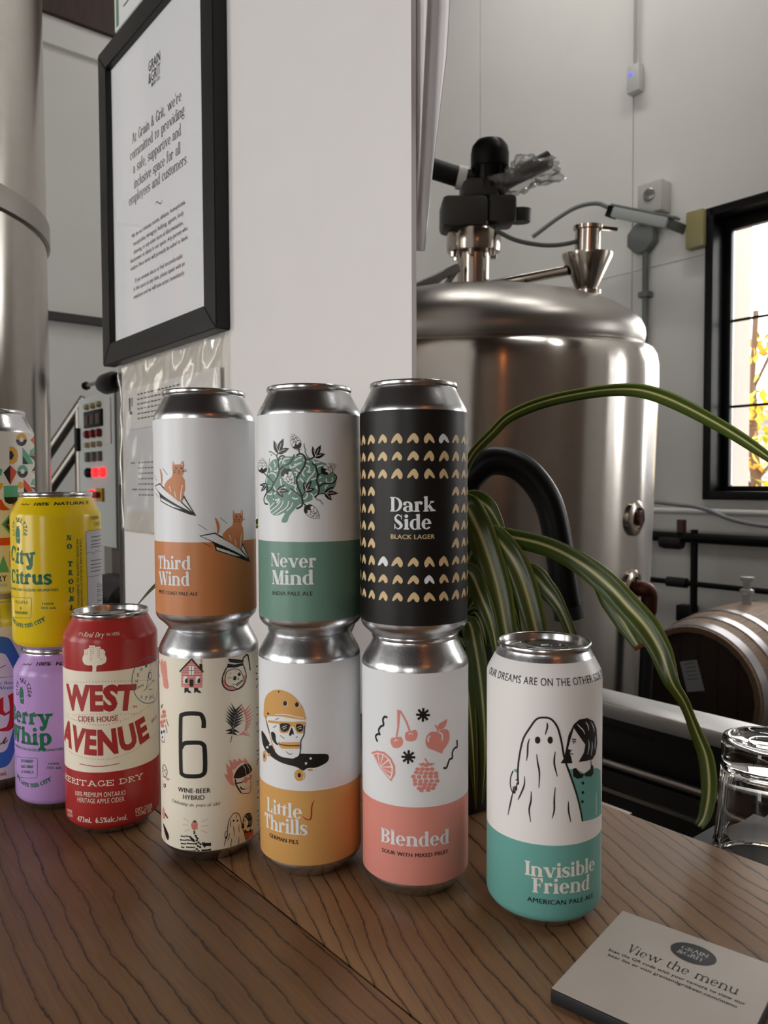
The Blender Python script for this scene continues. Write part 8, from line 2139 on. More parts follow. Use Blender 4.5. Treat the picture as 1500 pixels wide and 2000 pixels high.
SH = BT - 0.036
shelf = tag(rplace(bpy.data.objects.new('glass_shelf', None)), 'low black ledge behind the bar edge carrying the tumbler', 'shelf')
COL.objects.link(shelf)
boxo('top', -0.326, 0.55, 0.505, 0.70, SH - 0.022, SH - 0.012, mat('bar_back', '#1c1b1b', 0.6), shelf, 0.002)
boxo('support', -0.30, 0.5, 0.66, 0.68, 0.0, SH - 0.022, mat('bar_back', '#1c1b1b', 0.6), shelf)
mtt = tag(rplace(boxo('bar_mat', -0.300, 0.2, 0.508, 0.69, SH - 0.012, SH, BLACKR, None, 0.003)), 'black rubber mat under the upside-down tumbler', 'bar mat')
tag(rplace(boxo('napkin', -0.322, -0.302, 0.507, 0.535, SH - 0.012, SH - 0.004, mat('napkin_paper', '#e3e3e0', 0.8), None, 0.002)), 'folded white napkin lying on the ledge beside the tumbler', 'napkin')
tumbler('clear tumbler standing upside down on the black rubber mat', 0.2835, 0.560, SH)

# --- spider plant
plant = thing('spider_plant', 'spider plant with long green and cream striped leaves in dark pot', 'plant', (0.052, 0.600, BT))


def leafmat(name, edge, mid, stripe):
    m = bpy.data.materials.new(name)
    m.use_nodes = True
    nt = m.node_tree
    b = nt.nodes['Principled BSDF']
    uv = nt.nodes.new('ShaderNodeUVMap')
    uv.uv_map = 'UVMap'
    sp = nt.nodes.new('ShaderNodeSeparateXYZ')
    nt.links.new(uv.outputs['UV'], sp.inputs[0])
    mp = nt.nodes.new('ShaderNodeMapping')
    mp.inputs['Scale'].default_value = (26, 1.5, 1)
    nt.links.new(uv.outputs['UV'], mp.inputs['Vector'])
    n = nt.nodes.new('ShaderNodeTexNoise')
    n.inputs['Scale'].default_value = 1.0
    nt.links.new(mp.outputs['Vector'], n.inputs['Vector'])
    a = nt.nodes.new('ShaderNodeMath')
    a.operation = 'MULTIPLY_ADD'
    nt.links.new(n.outputs['Fac'], a.inputs[0])
    a.inputs[1].default_value = 0.14
    nt.links.new(sp.outputs['X'], a.inputs[2])
    r = nt.nodes.new('ShaderNodeValToRGB')
    e = r.color_ramp.elements
    e[0].position, e[0].color = 0.0, srgb(mid)
    e[1].position, e[1].color = 1.0, srgb(mid)
    for p, c in ((0.12, edge), (0.42, edge), (0.49, mid), (0.54, stripe), (0.60, stripe), (0.65, mid), (0.72, edge), (0.98, edge)):
        q = e.new(min(p, 0.999))
        q.color = srgb(c)
    nt.links.new(a.outputs[0], r.inputs['Fac'])
    nt.links.new(r.outputs['Color'], b.inputs['Base Color'])
    b.inputs['Roughness'].default_value = 0.33
    b.inputs['Specular IOR Level'].default_value = 0.5
    b.inputs['Subsurface Weight'].default_value = 0.0
    return m


LEAFM = leafmat('variegated_leaf', '#43551c', '#6a7832', '#cfcb98')
BROWN = mat('dry_leaf_tip', '#6b3a1c', 0.6)


def leaf(pts, wmax, prof, roll, fold=0.35, m=None, dry=False):
    P = catmull([Vector(p) - Vector((0.052, 0.600, BT)) for p in pts], 6)
    n = len(P)
    bm = bmesh.new()
    uvl = bm.loops.layers.uv.new('UVMap')
    rows = []
    side0 = None
    for i, p in enumerate(P):
        t = (P[min(i + 1, n - 1)] - P[max(i - 1, 0)]).normalized()
        f = i / (n - 1)
        k = f * (len(roll) - 1)
        j = min(int(k), len(roll) - 2)
        ang = math.radians(roll[j] + (roll[j + 1] - roll[j]) * (k - j))
        k2 = f * (len(prof) - 1)
        j2 = min(int(k2), len(prof) - 2)
        w = 1.15 * wmax * (prof[j2] + (prof[j2 + 1] - prof[j2]) * (k2 - j2))
        side = Vector((0, -1, 0)).cross(t)
        side = (side - t * side.dot(t)).normalized()
        nrm = t.cross(side)
        if nrm.y > 0:
            nrm = -nrm
        s2 = side * math.cos(ang) + nrm * math.sin(ang)
        n2 = t.cross(s2)
        if n2.dot(nrm) < 0:
            n2 = -n2
        row = []
        for q in (-1, -0.5, 0, 0.5, 1):
            row.append(bm.verts.new(p + s2 * (q * w / 2) + n2 * (abs(q) * w * 0.5 * fold)))
        rows.append((row, f))
    for (a, fa), (b, fb) in zip(rows, rows[1:]):
        for q in range(4):
            fc = bm.faces.new((a[q], a[q + 1], b[q + 1], b[q]))
            for lp, (uu, vv) in zip(fc.loops, ((q / 4, fa), ((q + 1) / 4, fa), ((q + 1) / 4, fb), (q / 4, fb))):
                lp[uvl].uv = (uu, vv)
            if dry and fa > 0.955:
                fc.material_index = 1
    o = finish(bm, 'leaf', [m or LEAFM, BROWN], plant, True, 180)
    md = o.modifiers.new('thickness', 'SOLIDIFY')
    md.thickness = 0.0005
    return o


PR = [0.5, 0.85, 1.0, 0.95, 0.8, 0.5, 0.06]
leaf([(.054, .6, 1.1955), (.0572, .6, 1.254), (.06, .6, 1.3021), (.0672, .6, 1.3288), (.084, .6, 1.3479), (.0991, .595, 1.362), (.1295, .59, 1.3732), (.1734, .58, 1.3792), (.2026, .57, 1.3737), (.242, .56, 1.3517), (.2746, .55, 1.3271), (.2951, .54, 1.3054)], .0115, [.5, .5, .6, .8, 1, 1, .9, .7, .1], [20, 20, 30, 40, 50, 55, 40, 45, 50], .2)
leaf([(.0511, .59, 1.2014), (.0522, .58, 1.2636), (.0589, .57, 1.291), (.0667, .555, 1.2785), (.0753, .55, 1.2548), (.0819, .545, 1.2296), (.0874, .54, 1.1975)], .0185, [.6, .8, 1, 1, .95, .9, .7], [30, 15, 5, 0, 0, 0], .22)
leaf([(.0551, .59, 1.1994), (.0639, .58, 1.2519), (.0773, .565, 1.27), (.0889, .555, 1.2598), (.0974, .55, 1.2436), (.1038, .545, 1.2222), (.1091, .54, 1.1975)], .0165, [.6, .8, .9, 1, 1, .95, .8], [30, 20, 10, 5, 0, 0], .22)
leaf([(.058, .6, 1.1975), (.0841, .6, 1.2338), (.1113, .595, 1.2391), (.1242, .59, 1.2277), (.135, .585, 1.2118), (.1445, .58, 1.1872)], .0155, PR[:-1] + [.5], [20, 15, 10, 5, 0], .22)
leaf([(.0529, .61, 1.1977), (.057, .61, 1.2817), (.0692, .61, 1.2959), (.0814, .61, 1.2909), (.0888, .605, 1.2797), (.0961, .6, 1.2639)], .015, PR, [20, 20, 20, 15, 10], .22)
leaf([(.056, .6, 1.1975), (.0669, .59, 1.2549), (.0813, .58, 1.2693), (.0989, .57, 1.268), (.1197, .56, 1.2627), (.1396, .55, 1.252), (.1571, .54, 1.2373), (.1701, .535, 1.2224), (.1818, .53, 1.2082), (.1901, .525, 1.1924), (.1961, .52, 1.1731), (.2054, .52, 1.1582), (.214, .52, 1.1376), (.2206, .52, 1.1198), (.2226, .52, 1.0984), (.22, .52, 1.0806), (.2155, .52, 1.072)], .0155, [.5, .7, .8, .8, .85, .95, 1, 1, .85, .55, .5, .6, .6, .5, .35], [20, 20, 25, 25, 20, 10, 5, 0, 10, 40, 55, 40, 25, 20, 20], .25)
leaf([(.058, .6, 1.1975), (.0827, .59, 1.2588), (.1278, .58, 1.2563), (.1562, .57, 1.2391), (.1671, .565, 1.2207), (.177, .56, 1.2037), (.186, .555, 1.1877)], .012, [.5, .7, .7, .8, 1, .9, .5], [50, 45, 35, 30, 20, 20], .3, None, True)
leaf([(.0503, .58, 1.1993), (.0542, .56, 1.2389), (.0617, .55, 1.2445), (.0678, .54, 1.2304), (.0751, .535, 1.2095), (.0794, .535, 1.1877)], .014, PR[:-1] + [.4], [50, 30, 15, 0, 0], .3)
leaf([(.0551, .57, 1.1973), (.0606, .55, 1.2086), (.0642, .54, 1.194), (.0693, .54, 1.1573), (.0722, .545, 1.1151), (.0707, .55, 1.0756)], .012, PR, [40, 20, 10, 20, 30], .3)
leaf([(.0532, .57, 1.1954), (.0569, .55, 1.1807), (.0611, .545, 1.1486), (.0641, .545, 1.1114), (.0662, .55, 1.0719)], .011, PR, [40, 30, 40, 50], .3)
leaf([(.056, .6, 1.1935), (.0678, .58, 1.2109), (.0742, .57, 1.1991), (.0774, .565, 1.1733), (.0779, .56, 1.1365)], .010, PR, [40, 30, 40, 40], .3)
leaf([(.0488, .61, 1.1936), (.0206, .62, 1.2523), (-.021, .63, 1.2811), (-.064, .64, 1.2851), (-.1063, .65, 1.274), (-.1545, .66, 1.2516), (-.1976, .67, 1.2216), (-.2193, .675, 1.2006)], .011, PR, [50, 50, 50, 50], .3)
leaf([(.0537, .62, 1.1896), (.0662, .64, 1.2503), (.0716, .65, 1.2581), (.0859, .66, 1.2564), (.1036, .66, 1.2351), (.1147, .66, 1.204)], .012, PR, [40, 30, 20, 20], .3)
rng = random.Random(7)
for i in range(12):                              # short leaves falling round the back and sides of the pot
    a = -0.4 + i * 0.42
    d = Vector((math.cos(a), math.sin(a), 0))
    if d.y < -0.35:
        continue
    c0 = Vector((0.052, 0.600, BT))
    L = rng.uniform(0.05, 0.085)
    leaf([c0 + Vector((0, 0, 0.132)), c0 + d * L * 0.4 + Vector((0, 0, 0.19)), c0 + d * L * 0.9 + Vector((0, 0, 0.175)), c0 + d * L * 1.25 + Vector((0, 0, 0.12))], 0.012, PR, [30, 20, 20], .3)
lathe('pot', [(0, 0.0), (0.034, 0), (0.036, 0.002), (0.047, 0.112), (0.0505, 0.114), (0.0505, 0.130), (0.046, 0.130), (0.0455, 0.118), (0, 0.117)], mat('black_pot', '#161514', 0.55), plant, 48)
lathe('soil', [(0, 0.124), (0.02, 0.123), (0.0452, 0.1185)], mat('soil', '#20150e', 0.95, noise=0.4, nscale=200), plant, 24)

# --- black gooseneck tap behind the plant
tap = thing('gooseneck_tap', 'black gooseneck tap arching up behind the spider plant', 'tap', (0.0745, 0.85, 0.90))
pts = [(0.072, .86, .92), (0.073, .858, 1.1), (0.0745, .854, 1.22), (.0790, .85, 1.268), (.0879, .85, 1.2993), (.0964, .85, 1.3165), (.1162, .85, 1.332), (.1416, .85, 1.3302), (.1643, .85, 1.314), (.1826, .85, 1.2848), (.193, .85, 1.2422), (.1988, .85, 1.2022), (.2055, .85, 1.165)]
o0 = Vector((0.0745, 0.85, 0.90))
tube('spout', catmull([Vector(p) - o0 for p in pts], 6), 0.0158, BLACKP, tap, 28)
tube('nozzle', [Vector((.2042, .85, 1.172)) - o0, Vector((.2066, .85, 1.158)) - o0], 0.0172, BLACKR, tap, 28)
lathe('base', [(0, 0.0), (0.03, 0), (0.03, 0.012), (0.022, 0.03), (0.0165, 0.035), (0.0165, 0.06)], BLACKP, tap, 28)
snk = tag(rplace(bpy.data.objects.new('bar_sink', None)), 'stainless steel sink under the black gooseneck tap', 'sink')
COL.objects.link(snk)
bm = bmesh.new()
b_box(bm, -1.0, -0.53, 0.55, 0.63, 0.62, 0.8999)
b_box(bm, -1.0, -0.53, 0.80, 0.83, 0.62, 0.8999)
b_box(bm, -1.0, -0.97, 0.63, 0.80, 0.62, 0.8999)
b_box(bm, -0.56, -0.53, 0.63, 0.80, 0.62, 0.8999)
b_box(bm, -0.97, -0.56, 0.63, 0.80, 0.62, 0.64)
b_box(bm, -1.0, -0.53, 0.55, 0.83, 0.0, 0.62)
finish(bm, 'basin', STEELD, snk, smooth=False)

# --- the framed notice on the wall
fr = thing('framed_notice', 'black framed white notice hanging on the wall above the cans', 'picture frame', RM(0, 0, 0), RZ)
FX0, FX1, FZ0, FZ1, FB = -1.372, -0.942, 1.517, 2.055, 0.036
yf, yw = 0.4835, 0.5048


def mitre(pts):
    bm = bmesh.new()
    # profile: outer back, outer front, front ridge, inner step
    lay = [[(x, yw, z) for x, z in pts[0:2]], [(x, yf, z) for x, z in pts[0:2]], [(x, yf, z) for x, z in pts[2:4]], [(x, yf + 0.006, z) for x, z in pts[2:4]], [(x, yw, z) for x, z in pts[2:4]]]
    vs = [[bm.verts.new(p) for p in l] for l in lay]
    n = len(vs)
    for i in range(n):
        a, b = vs[i], vs[(i + 1) % n]
        bm.faces.new((a[0], a[1], b[1], b[0]))
    bm.faces.new([v[0] for v in vs][::-1])
    bm.faces.new([v[1] for v in vs])
    bmesh.ops.recalc_face_normals(bm, faces=bm.faces[:])
    bmesh.ops.bevel(bm, geom=[e for e in bm.edges], offset=0.0012, segments=2, affect='EDGES')
    return finish(bm, 'rail', mat('frame_black', '#121213', 0.42, 0, 0.35), fr)


OL = [(FX0, FZ0), (FX1, FZ0), (FX1, FZ1), (FX0, FZ1)]
IL = [(FX0 + FB, FZ0 + FB), (FX1 - FB, FZ0 + FB), (FX1 - FB, FZ1 - FB), (FX0 + FB, FZ1 - FB)]
for i in range(4):
    j = (i + 1) % 4
    mitre([OL[i], OL[j], IL[i], IL[j]])
pp = boxo('sheet', FX0 + FB - 0.002, FX1 - FB + 0.002, 0.4935, 0.500, FZ0 + FB - 0.002, FZ1 - FB + 0.002, mat('notice_paper', '#eeeef0', 0.5), fr)
S = Sheet()
cx = -1.1535
for s, z, w in (("At Grain & Grit, we're", 1.8640, .187), ('committed to providing', 1.8400, .206), ('a safe, supportive and', 1.8155, .181), ('inclusive space for all', 1.7905, .176), ('employees and customers.', 1.7690, .222)):
    S.text('lettering', 1, 'signink', 'light', s, ((cx - w / 2) * 1000, z * 1000), (cx * 1000, z * 1000), ((cx + w / 2) * 1000, z * 1000), 16.5)
for s, z, w in (('We do not tolerate racism, ableism, homophobia,', 1.7140, .204), ('transphobia, misogyny, bullying, ageism, body', 1.7000, .192), ('shaming, or any other form of discrimination,', 1.6865, .188), ('harassment or abuse in our space. Any person who', 1.6748, .216), ('violates these terms will promptly be asked to leave.', 1.6622, .218),
                ('If you witness abuse or feel uncomfortable', 1.6395, .180), ('in this space at any time, please speak with an', 1.6268, .194), ('employee and we will take action immediately.', 1.6140, .194)):
    S.text('small_lettering', 1, 'signgrey', 'sans', s, ((cx - w / 2) * 1000, z * 1000), (cx * 1000, z * 1000), ((cx + w / 2) * 1000, z * 1000), 6.6)
for s, x0, x1, z, h in (('GRAIN', -1.176, -1.1315, 1.9500, 15.5), ('&GRIT', -1.177, -1.132, 1.9320, 15.5), ('BEER CO.', -1.166, -1.1322, 1.9240, 5.5)):
    S.text('logo_print', 1, 'ink', 'sansb', s, (x0 * 1000, z * 1000), ((x0 + x1) * 500, z * 1000), (x1 * 1000, z * 1000), h)
S.line('logo_print', 1, 'signink', 1.6, [(-1159, 1742), (-1152, 1745), (-1145, 1741), (-1138, 1738), (-1131, 1742)], 1, 1)
S.build(lambda x, y, l: (x / 1000, 0.4933 - 0.0001 * l, y / 1000), pp)
boxo('glazing', FX0 + FB - 0.001, FX1 - FB + 0.001, 0.4905, 0.4915, FZ0 + FB - 0.001, FZ1 - FB + 0.001, thin_clear('frame_glazing', gloss=0.2), fr)

# --- plastic sleeve of papers pinned under the frame
PLASTIC = thin_clear('clear_plastic', '#fbfaf7', 0.1, 0.3, 0.06, 30, (1.6, 1, 0.5), haze=0.03)
sl = thing('document_sleeve', 'crinkled clear plastic sleeve of printed papers pinned below the framed notice', 'document sleeve', RM(0, 0, 0), RZ)
rng = random.Random(3)
bm = bmesh.new()
nx, nz = 26, 30
vg = [[None] * (nz + 1) for _ in range(nx + 1)]
for i in range(nx + 1):
    for k in range(nz + 1):
        x = -1.327 + (0.381 * i / nx)
        z = 1.228 + 0.286 * k / nz
        fold = 0.0025 * math.sin(i * 0.9 + k * 0.35) + 0.0022 * math.sin(i * 1.7 - k * 0.8 + 1) + rng.uniform(-0.0007, 0.0007)
        top = max(0, (z - 1.43) / 0.1)
        vg[i][k] = bm.verts.new((x, 0.4935 + fold * (0.5 + min(top, 1.0)), z))
for i in range(nx):
    for k in range(nz):
        bm.faces.new((vg[i][k], vg[i + 1][k], vg[i + 1][k + 1], vg[i][k + 1]))
pk = finish(bm, 'pocket', PLASTIC, sl, True, 180)
pk.modifiers.new('thickness', 'SOLIDIFY').thickness = 0.0004
PAP = mat('office_paper', '#dfe1ee', 0.6)
pa = boxo('paper', -1.318, -0.965, 0.501, 0.5035, 1.262, 1.402, PAP, sl)
pb = boxo('paper', -1.310, -0.962, 0.4985, 0.500, 1.402, 1.470, mat('office_paper_white', '#f0f1f6', 0.6), sl)
S = Sheet()
for i, w in enumerate((170, 160, 150, 120, 110, 90)):
    for j in range(int(w / 14)):
        S.line('printed_lines', 1, 'signgrey', 2.4, [(-1255 + j * 14, 1458 - i * 8), (-1245 + j * 14 + (i * j) % 3, 1458 - i * 8)], 0)
S.poly('printed_mark', 1, 'ink', [(-1292, 1455), (-1285, 1455), (-1285, 1432), (-1278, 1432), (-1278, 1427), (-1292, 1427)])
S.poly('printed_mark', 1, 'signgrey', [(-1280, 1455), (-1276, 1455), (-1276, 1440), (-1280, 1440)])
for i in range(7):
    for j in range(10):
        S.line('printed_lines', 2, 'signgrey', 2.0, [(-1262 + j * 13, 1345 - i * 9), (-1252 + j * 13, 1345 - i * 9)], 0)
S.line('printed_lines', 2, 'signgrey', 2.0, [(-1295, 1345), (-1275, 1345)], 0)
S.line('printed_lines', 2, 'signgrey', 2.0, [(-1290, 1300), (-1268, 1300)], 0)
S.build(lambda x, y, l: (x / 1000, 0.4983 if l == 1 else 0.5008, y / 1000), sl)

# --- laminated sheet above the frame
gs = thing('laminated_sheet', 'laminated white sheet with green edge stripe above the black frame', 'sign', RM(0, 0, 0), RZ)
boxo('sheet', -1.336, -1.05, 0.5015, 0.5045, 2.085, 2.40, mat('laminate', '#dfe3e2', 0.12), gs)
boxo('stripe', -1.328, -1.318, 0.5008, 0.5014, 2.09, 2.395, mat('stripe_green', '#5f7d5a', 0.3), gs)
S = Sheet()
for i in range(14):
    S.line('printed_lines', 1, 'signgrey', 1.6, [(-1295, 2110 + i * 14), (-1120 - (i * 37) % 60, 2110 + i * 14)], 0)
S.build(lambda x, y, l: (x / 1000, 0.5006, y / 1000), gs)

# --- white vinyl strips hanging beside the edge of the wallboard
VINYL = mat('white_vinyl', '#e2dfe0', 0.35)


def strip(label, y0, bulge, rows):
    bm = bmesh.new()
    vs = []
    for x, z in rows:
        vs.append([bm.verts.new((-0.5713 - 0.02 + (x + 0.5713 + 0.02) * k / 6, y0 + bulge * math.sin(k / 6 * math.pi * 0.8), z)) for k in range(7)])
    for a, b in zip(vs, vs[1:]):
        for k in range(6):
            bm.faces.new((a[k], a[k + 1], b[k + 1], b[k]))
    o = rplace(finish(bm, 'vinyl_strip', VINYL, None, True, 180))
    o.modifiers.new('thickness', 'SOLIDIFY').thickness = 0.0012
    return tag(o, label, 'vinyl strip')


strip('wide white vinyl strip tapering down behind the wallboard edge', 0.5235, 0.012, [(-0.532, 2.3), (-0.5436, 1.7695), (-0.5479, 1.7235), (-0.5566, 1.6785), (-0.5655, 1.6325), (-0.5745, 1.585), (-0.582, 1.545)])
strip('narrow white vinyl strip against the raw edge of the wallboard', 0.5145, 0.004, [(-0.548, 2.3), (-0.5600, 1.7754), (-0.5653, 1.7048), (-0.5700, 1.6426), (-0.5770, 1.57)])
# ------------------------------------------------------------------ the brewery behind the bar
TANKM = mat('tank_steel', '#cfc9c2', 0.22, 1.0, aniso=0.94, noise=0.03, nscale=30)
_tg = TANKM.node_tree.nodes.new('ShaderNodeTangent')
_tg.direction_type = 'RADIAL'
_tg.axis = 'Z'
TANKM.node_tree.nodes['Principled BSDF'].inputs['Anisotropic Rotation'].default_value = 0.25
TANKM.node_tree.links.new(_tg.outputs[0], TANKM.node_tree.nodes['Principled BSDF'].inputs['Tangent'])
TANKD = mat('tank_dome_steel', '#9d9893', 0.34, 1.0)
NICKEL = mat('polished_fitting', '#b6aca2', 0.18, 1.0)
GEAR = mat('gearbox_grey', '#3a3936', 0.5)

# --- big fermenting tank
TILT = math.radians(6.0)
tank = thing('brewing_tank', 'large stainless steel brewing tank with domed lid and black mixer motor', 'tank', (0.2675, 2.23 + math.tan(TILT) * 1.62, 0.0))
tank.rotation_euler = (TILT, 0, 0)
body = [(0, 0.34), (0.06, 0.34), (0.48, 0.50), (0.5, 0.54), (0.5, 1.0), (0.5, 1.605), (0.4985, 1.647), (0.493, 1.675), (0.483, 1.693), (0.468, 1.702), (0.452, 1.704)]
lathe('shell', body, TANKM, tank, 128, angle=60)
lathe('lid', [(0.440, 1.697), (0.452, 1.702), (0.458, 1.709), (0.461, 1.730), (0.458, 1.748), (0.448, 1.768), (0.425, 1.789), (0.38, 1.815), (0.31, 1.840), (0.2, 1.862), (0.1, 1.872), (0, 1.875)], TANKD, tank, 128, angle=60)
for a in (0.5, 2.1, 3.7, 5.2):
    tube('leg', [(0.40 * math.cos(a), 0.40 * math.sin(a), 0.02 + 0.40 * math.sin(a) * -math.tan(TILT)), (0.42 * math.cos(a), 0.42 * math.sin(a), 0.6)], 0.035, STEELD, tank, 16)
mx = lathe('mixer_neck', [(0.045, 1.845), (0.045, 1.965), (0.074, 1.970), (0.076, 1.980), (0.076, 2.020), (0.072, 2.027), (0, 2.027)], NICKEL, tank, 40, M=T3(-0.012, 0, 0))
for k in range(6):
    a = k * math.pi / 3 + 0.3
    lathe('clamp_bolt', [(0, 1.955), (0.009, 1.955), (0.009, 1.970), (0, 1.973)], NICKEL, mx, 8, M=T3(-0.012 + 0.062 * math.cos(a), 0.062 * math.sin(a), 0))
bm = bmesh.new()
b_box(bm, -0.105, 0.02, -0.07, 0.07, 2.027, 2.110, 0.014)
b_box(bm, 0.02, 0.10, -0.055, 0.055, 2.040, 2.115, 0.012)
b_box(bm, -0.05, 0.05, -0.05, 0.05, 2.110, 2.160, 0.01)
gb = finish(bm, 'gearbox', GEAR, tank)
lathe('gearbox_cap', [(0, 2.050), (0.03, 2.050), (0.034, 2.055), (0.034, 2.085), (0, 2.090)], GEAR, gb, 20, M=T3(0.115, 0, 0))
mo = lathe('motor', [(0, 2.120), (0.047, 2.120), (0.05, 2.130), (0.05, 2.195), (0.053, 2.197), (0.053, 2.232), (0.049, 2.252), (0.036, 2.268), (0, 2.274)], BLACKP, tank, 32, M=T3(0.03, 0, 0))
for k in range(16):
    a = 2 * math.pi * k / 16
    boxo('cooling_fin', 0.048, 0.056, -0.002, 0.002, 2.135, 2.192, BLACKP, mo, 0, T3(0.03, 0, 0) @ Matrix.Rotation(a, 4, 'Z'))
tube('hose', catmull([(-0.6, -0.05, 2.345), (-0.3, -0.06, 2.235), (-0.16, -0.05, 2.190), (-0.05, -0.02, 2.165), (0.02, 0, 2.155)], 6), 0.027, BLACKR, mo, 16)
lathe('hose_clamp', [(0.029, -0.012), (0.032, -0.012), (0.032, 0.012), (0.029, 0.012)], WHITEP, mo, 20, M=T3(-0.05, -0.02, 2.165) @ Matrix.Rotation(math.pi / 2 + 0.2, 4, 'Y'))
tube('hose', catmull([(0.05, -0.01, 2.145), (0.10, -0.02, 2.170), (0.16, -0.03, 2.195), (0.19, -0.03, 2.210)], 6), 0.024, BLACKR, mo, 16)
fn = lathe('funnel', [(0.029, 1.80), (0.029, 1.841), (0.04, 1.846), (0.04, 1.856), (0.029, 1.861), (0.068, 1.946), (0.068, 1.954), (0.034, 1.952), (0.034, 2.016), (0.040, 2.018), (0.040, 2.028), (0, 2.030)], NICKEL, tank, 40, M=T3(0.294, -0.06, 0))
tube('clamp_lever', [(0.294 + 0.03, -0.06, 2.023), (0.372, -0.07, 2.016)], 0.006, NICKEL, fn, 8)
tube('clamp_lever', [(0.294 - 0.03, -0.06, 1.851), (0.234, -0.07, 1.844)], 0.006, NICKEL, fn, 8)
tube('drain_arm', [(0.294 - 0.05, -0.06, 1.911), (0.03, 0.05, 1.885)], 0.014, NICKEL, fn, 12)
tube('control_cable', catmull([(0.04, -0.05, 2.020), (0.10, -0.06, 1.990), (0.18, -0.07, 1.975), (0.25, -0.07, 1.982), (0.29, -0.06, 2.000)], 6), 0.006, GREYP, mx, 8)
br = tube('lid_bracket', [(-0.2, -0.1, 1.850), (-0.06, -0.05, 1.920)], 0.012, STEELD, tank, 8)
tube('strut', [(-0.2, -0.1, 1.835), (-0.06, -0.05, 1.860)], 0.010, STEELD, br, 8)
tube('strut', [(-0.17, -0.09, 1.840), (-0.09, -0.06, 1.905)], 0.008, STEELD, br, 8)
tube('strut', [(-0.11, -0.07, 1.850), (-0.06, -0.05, 1.920)], 0.008, STEELD, br, 8)
boxo('lid_hinge', 0.04, 0.13, -0.03, 0.03, 1.862, 1.89, STEELD, tank, 0.004, T3(0, 0, 0))
COPPER = mat('copper_fitting', '#4d2c20', 0.5, 0.8)
for zz, big in ((1.262, 0), (1.085, 1)):
    M = Matrix.Rotation(math.radians(46), 4, 'Z') @ T3(0, -0.5, zz) @ Matrix.Rotation(math.pi / 2, 4, 'X')
    pt = lathe('sample_port', [(0, -0.01), (0.045, -0.01), (0.045, 0.006), (0.034, 0.012), (0.028, 0.012), (0.026, 0.004), (0, 0.004)], NICKEL, tank, 32, M=M)
    lathe('port_plug', [(0, 0.02), (0.014, 0.02), (0.016, 0.012), (0.016, 0.002)], COPPER, pt, 24, M=M)
    if big:
        tube('elbow', catmull([M @ Vector((0, 0, 0.02)), M @ Vector((0, 0, 0.035)), M @ Vector((0.012, -0.012, 0.042)), M @ Vector((0.015, -0.06, 0.042))], 5), 0.020, COPPER, pt, 16)
        tube('drop_pipe', [M @ Vector((0.015, -0.06, 0.042)), M @ Vector((0.015, -0.55, 0.042))], 0.017, BLACKR, pt, 14)
# clear bag over the right-hand hose
bm = bmesh.new()
rng = random.Random(11)
bmesh.ops.create_icosphere(bm, subdivisions=4, radius=1.0)
for v in bm.verts:
    n = v.co.normalized()
    f = 1 + 0.22 * math.sin(5 * n.x + 3 * n.z) + 0.15 * math.sin(9 * n.z - 7 * n.y) + 0.10 * math.sin(17 * n.x + 11 * n.y) + rng.uniform(-0.05, 0.05)
    v.co = Vector((n.x * 0.085 * f, n.y * 0.045 * f, n.z * 0.042 * f + n.x * 0.02))
bag = finish(bm, 'plastic_wrap', thin_clear('thin_plastic', '#f6f6f6', 0.12, 0.5, 0.0, 30, haze=0.16), mo, True, 180)
bag.location = (0.135, -0.045, 2.17)

# --- left tank
lt = thing('fermenter_tank', 'tall stainless steel tank with clamp band left of the framed notice', 'tank', (-1.300, 1.785, 0))
lathe('shell', [(0, 0.3), (0.05, 0.3), (0.45, 0.62), (0.485, 0.68), (0.485, 1.2), (0.485, 1.93), (0.485, 2.5), (0.485, 3.2), (0.46, 3.27), (0.3, 3.33), (0, 3.36)], TANKM, lt, 128, angle=60)
lathe('band', [(0.486, 1.90), (0.493, 1.905), (0.493, 1.955), (0.486, 1.96)], STEELD, lt, 128)
for a in (0.3, 1.9, 3.5, 5.0):
    tube('leg', [(0.40 * math.cos(a), 0.40 * math.sin(a), 0), (0.40 * math.cos(a), 0.40 * math.sin(a), 0.7)], 0.035, STEELD, lt, 16)
# loose dark cable hanging on the tank
tag(tube('cable', catmull([(-1.06, 1.325, 3.2), (-1.075, 1.31, 2.6), (-1.115, 1.285, 2.2), (-1.125, 1.28, 1.9)], 6), 0.006, BLACKR), 'thin dark cable hanging down the side of the tall tank', 'cable')

# --- control panel
cp = thing('control_panel', 'white control cabinet with red lamps and black displays', 'control panel', RM(0, 0, 0), RZ)
boxo('cabinet', -3.125, -2.735, 1.0, 1.16, 1.078, 1.644, mat('cabinet_white', '#d3d6d2', 0.4), cp, 0.006)
boxo('side_rail', -2.733, -2.690, 1.005, 1.15, 1.078, 1.642, STEELD, cp, 0.004)
boxo('post', -3.0, -2.92, 1.05, 1.12, 0, 1.078, STEELD, cp)
boxo('foot', -3.1, -2.8, 0.95, 1.25, 0, 0.02, STEELD, cp)
dp = boxo('display', -3.04, -2.845, 0.992, 1.0, 1.524, 1.588, BLACKP, cp, 0.003)
for k in range(3):
    boxo('digit_window', -3.03 + k * 0.062, -2.985 + k * 0.062, 0.990, 0.992, 1.535, 1.572, mat('digit_red_dim', '#3a0d0a', 0.3), dp)
LRED = mat('lamp_red_off', '#7d1d1c', 0.3)
LON = mat('lamp_red_lit', '#e8262c', 0.3, emit='#ff2a30', estr=1.5)


def knob(name, x, z, r, m, y=1.0):
    return lathe(name, [(0, 0.018), (r * 0.7, 0.018), (r, 0.012), (r, 0)], m, cp, 16, M=T3(x, y, z) @ Matrix.Rotation(math.pi / 2, 4, 'X'))


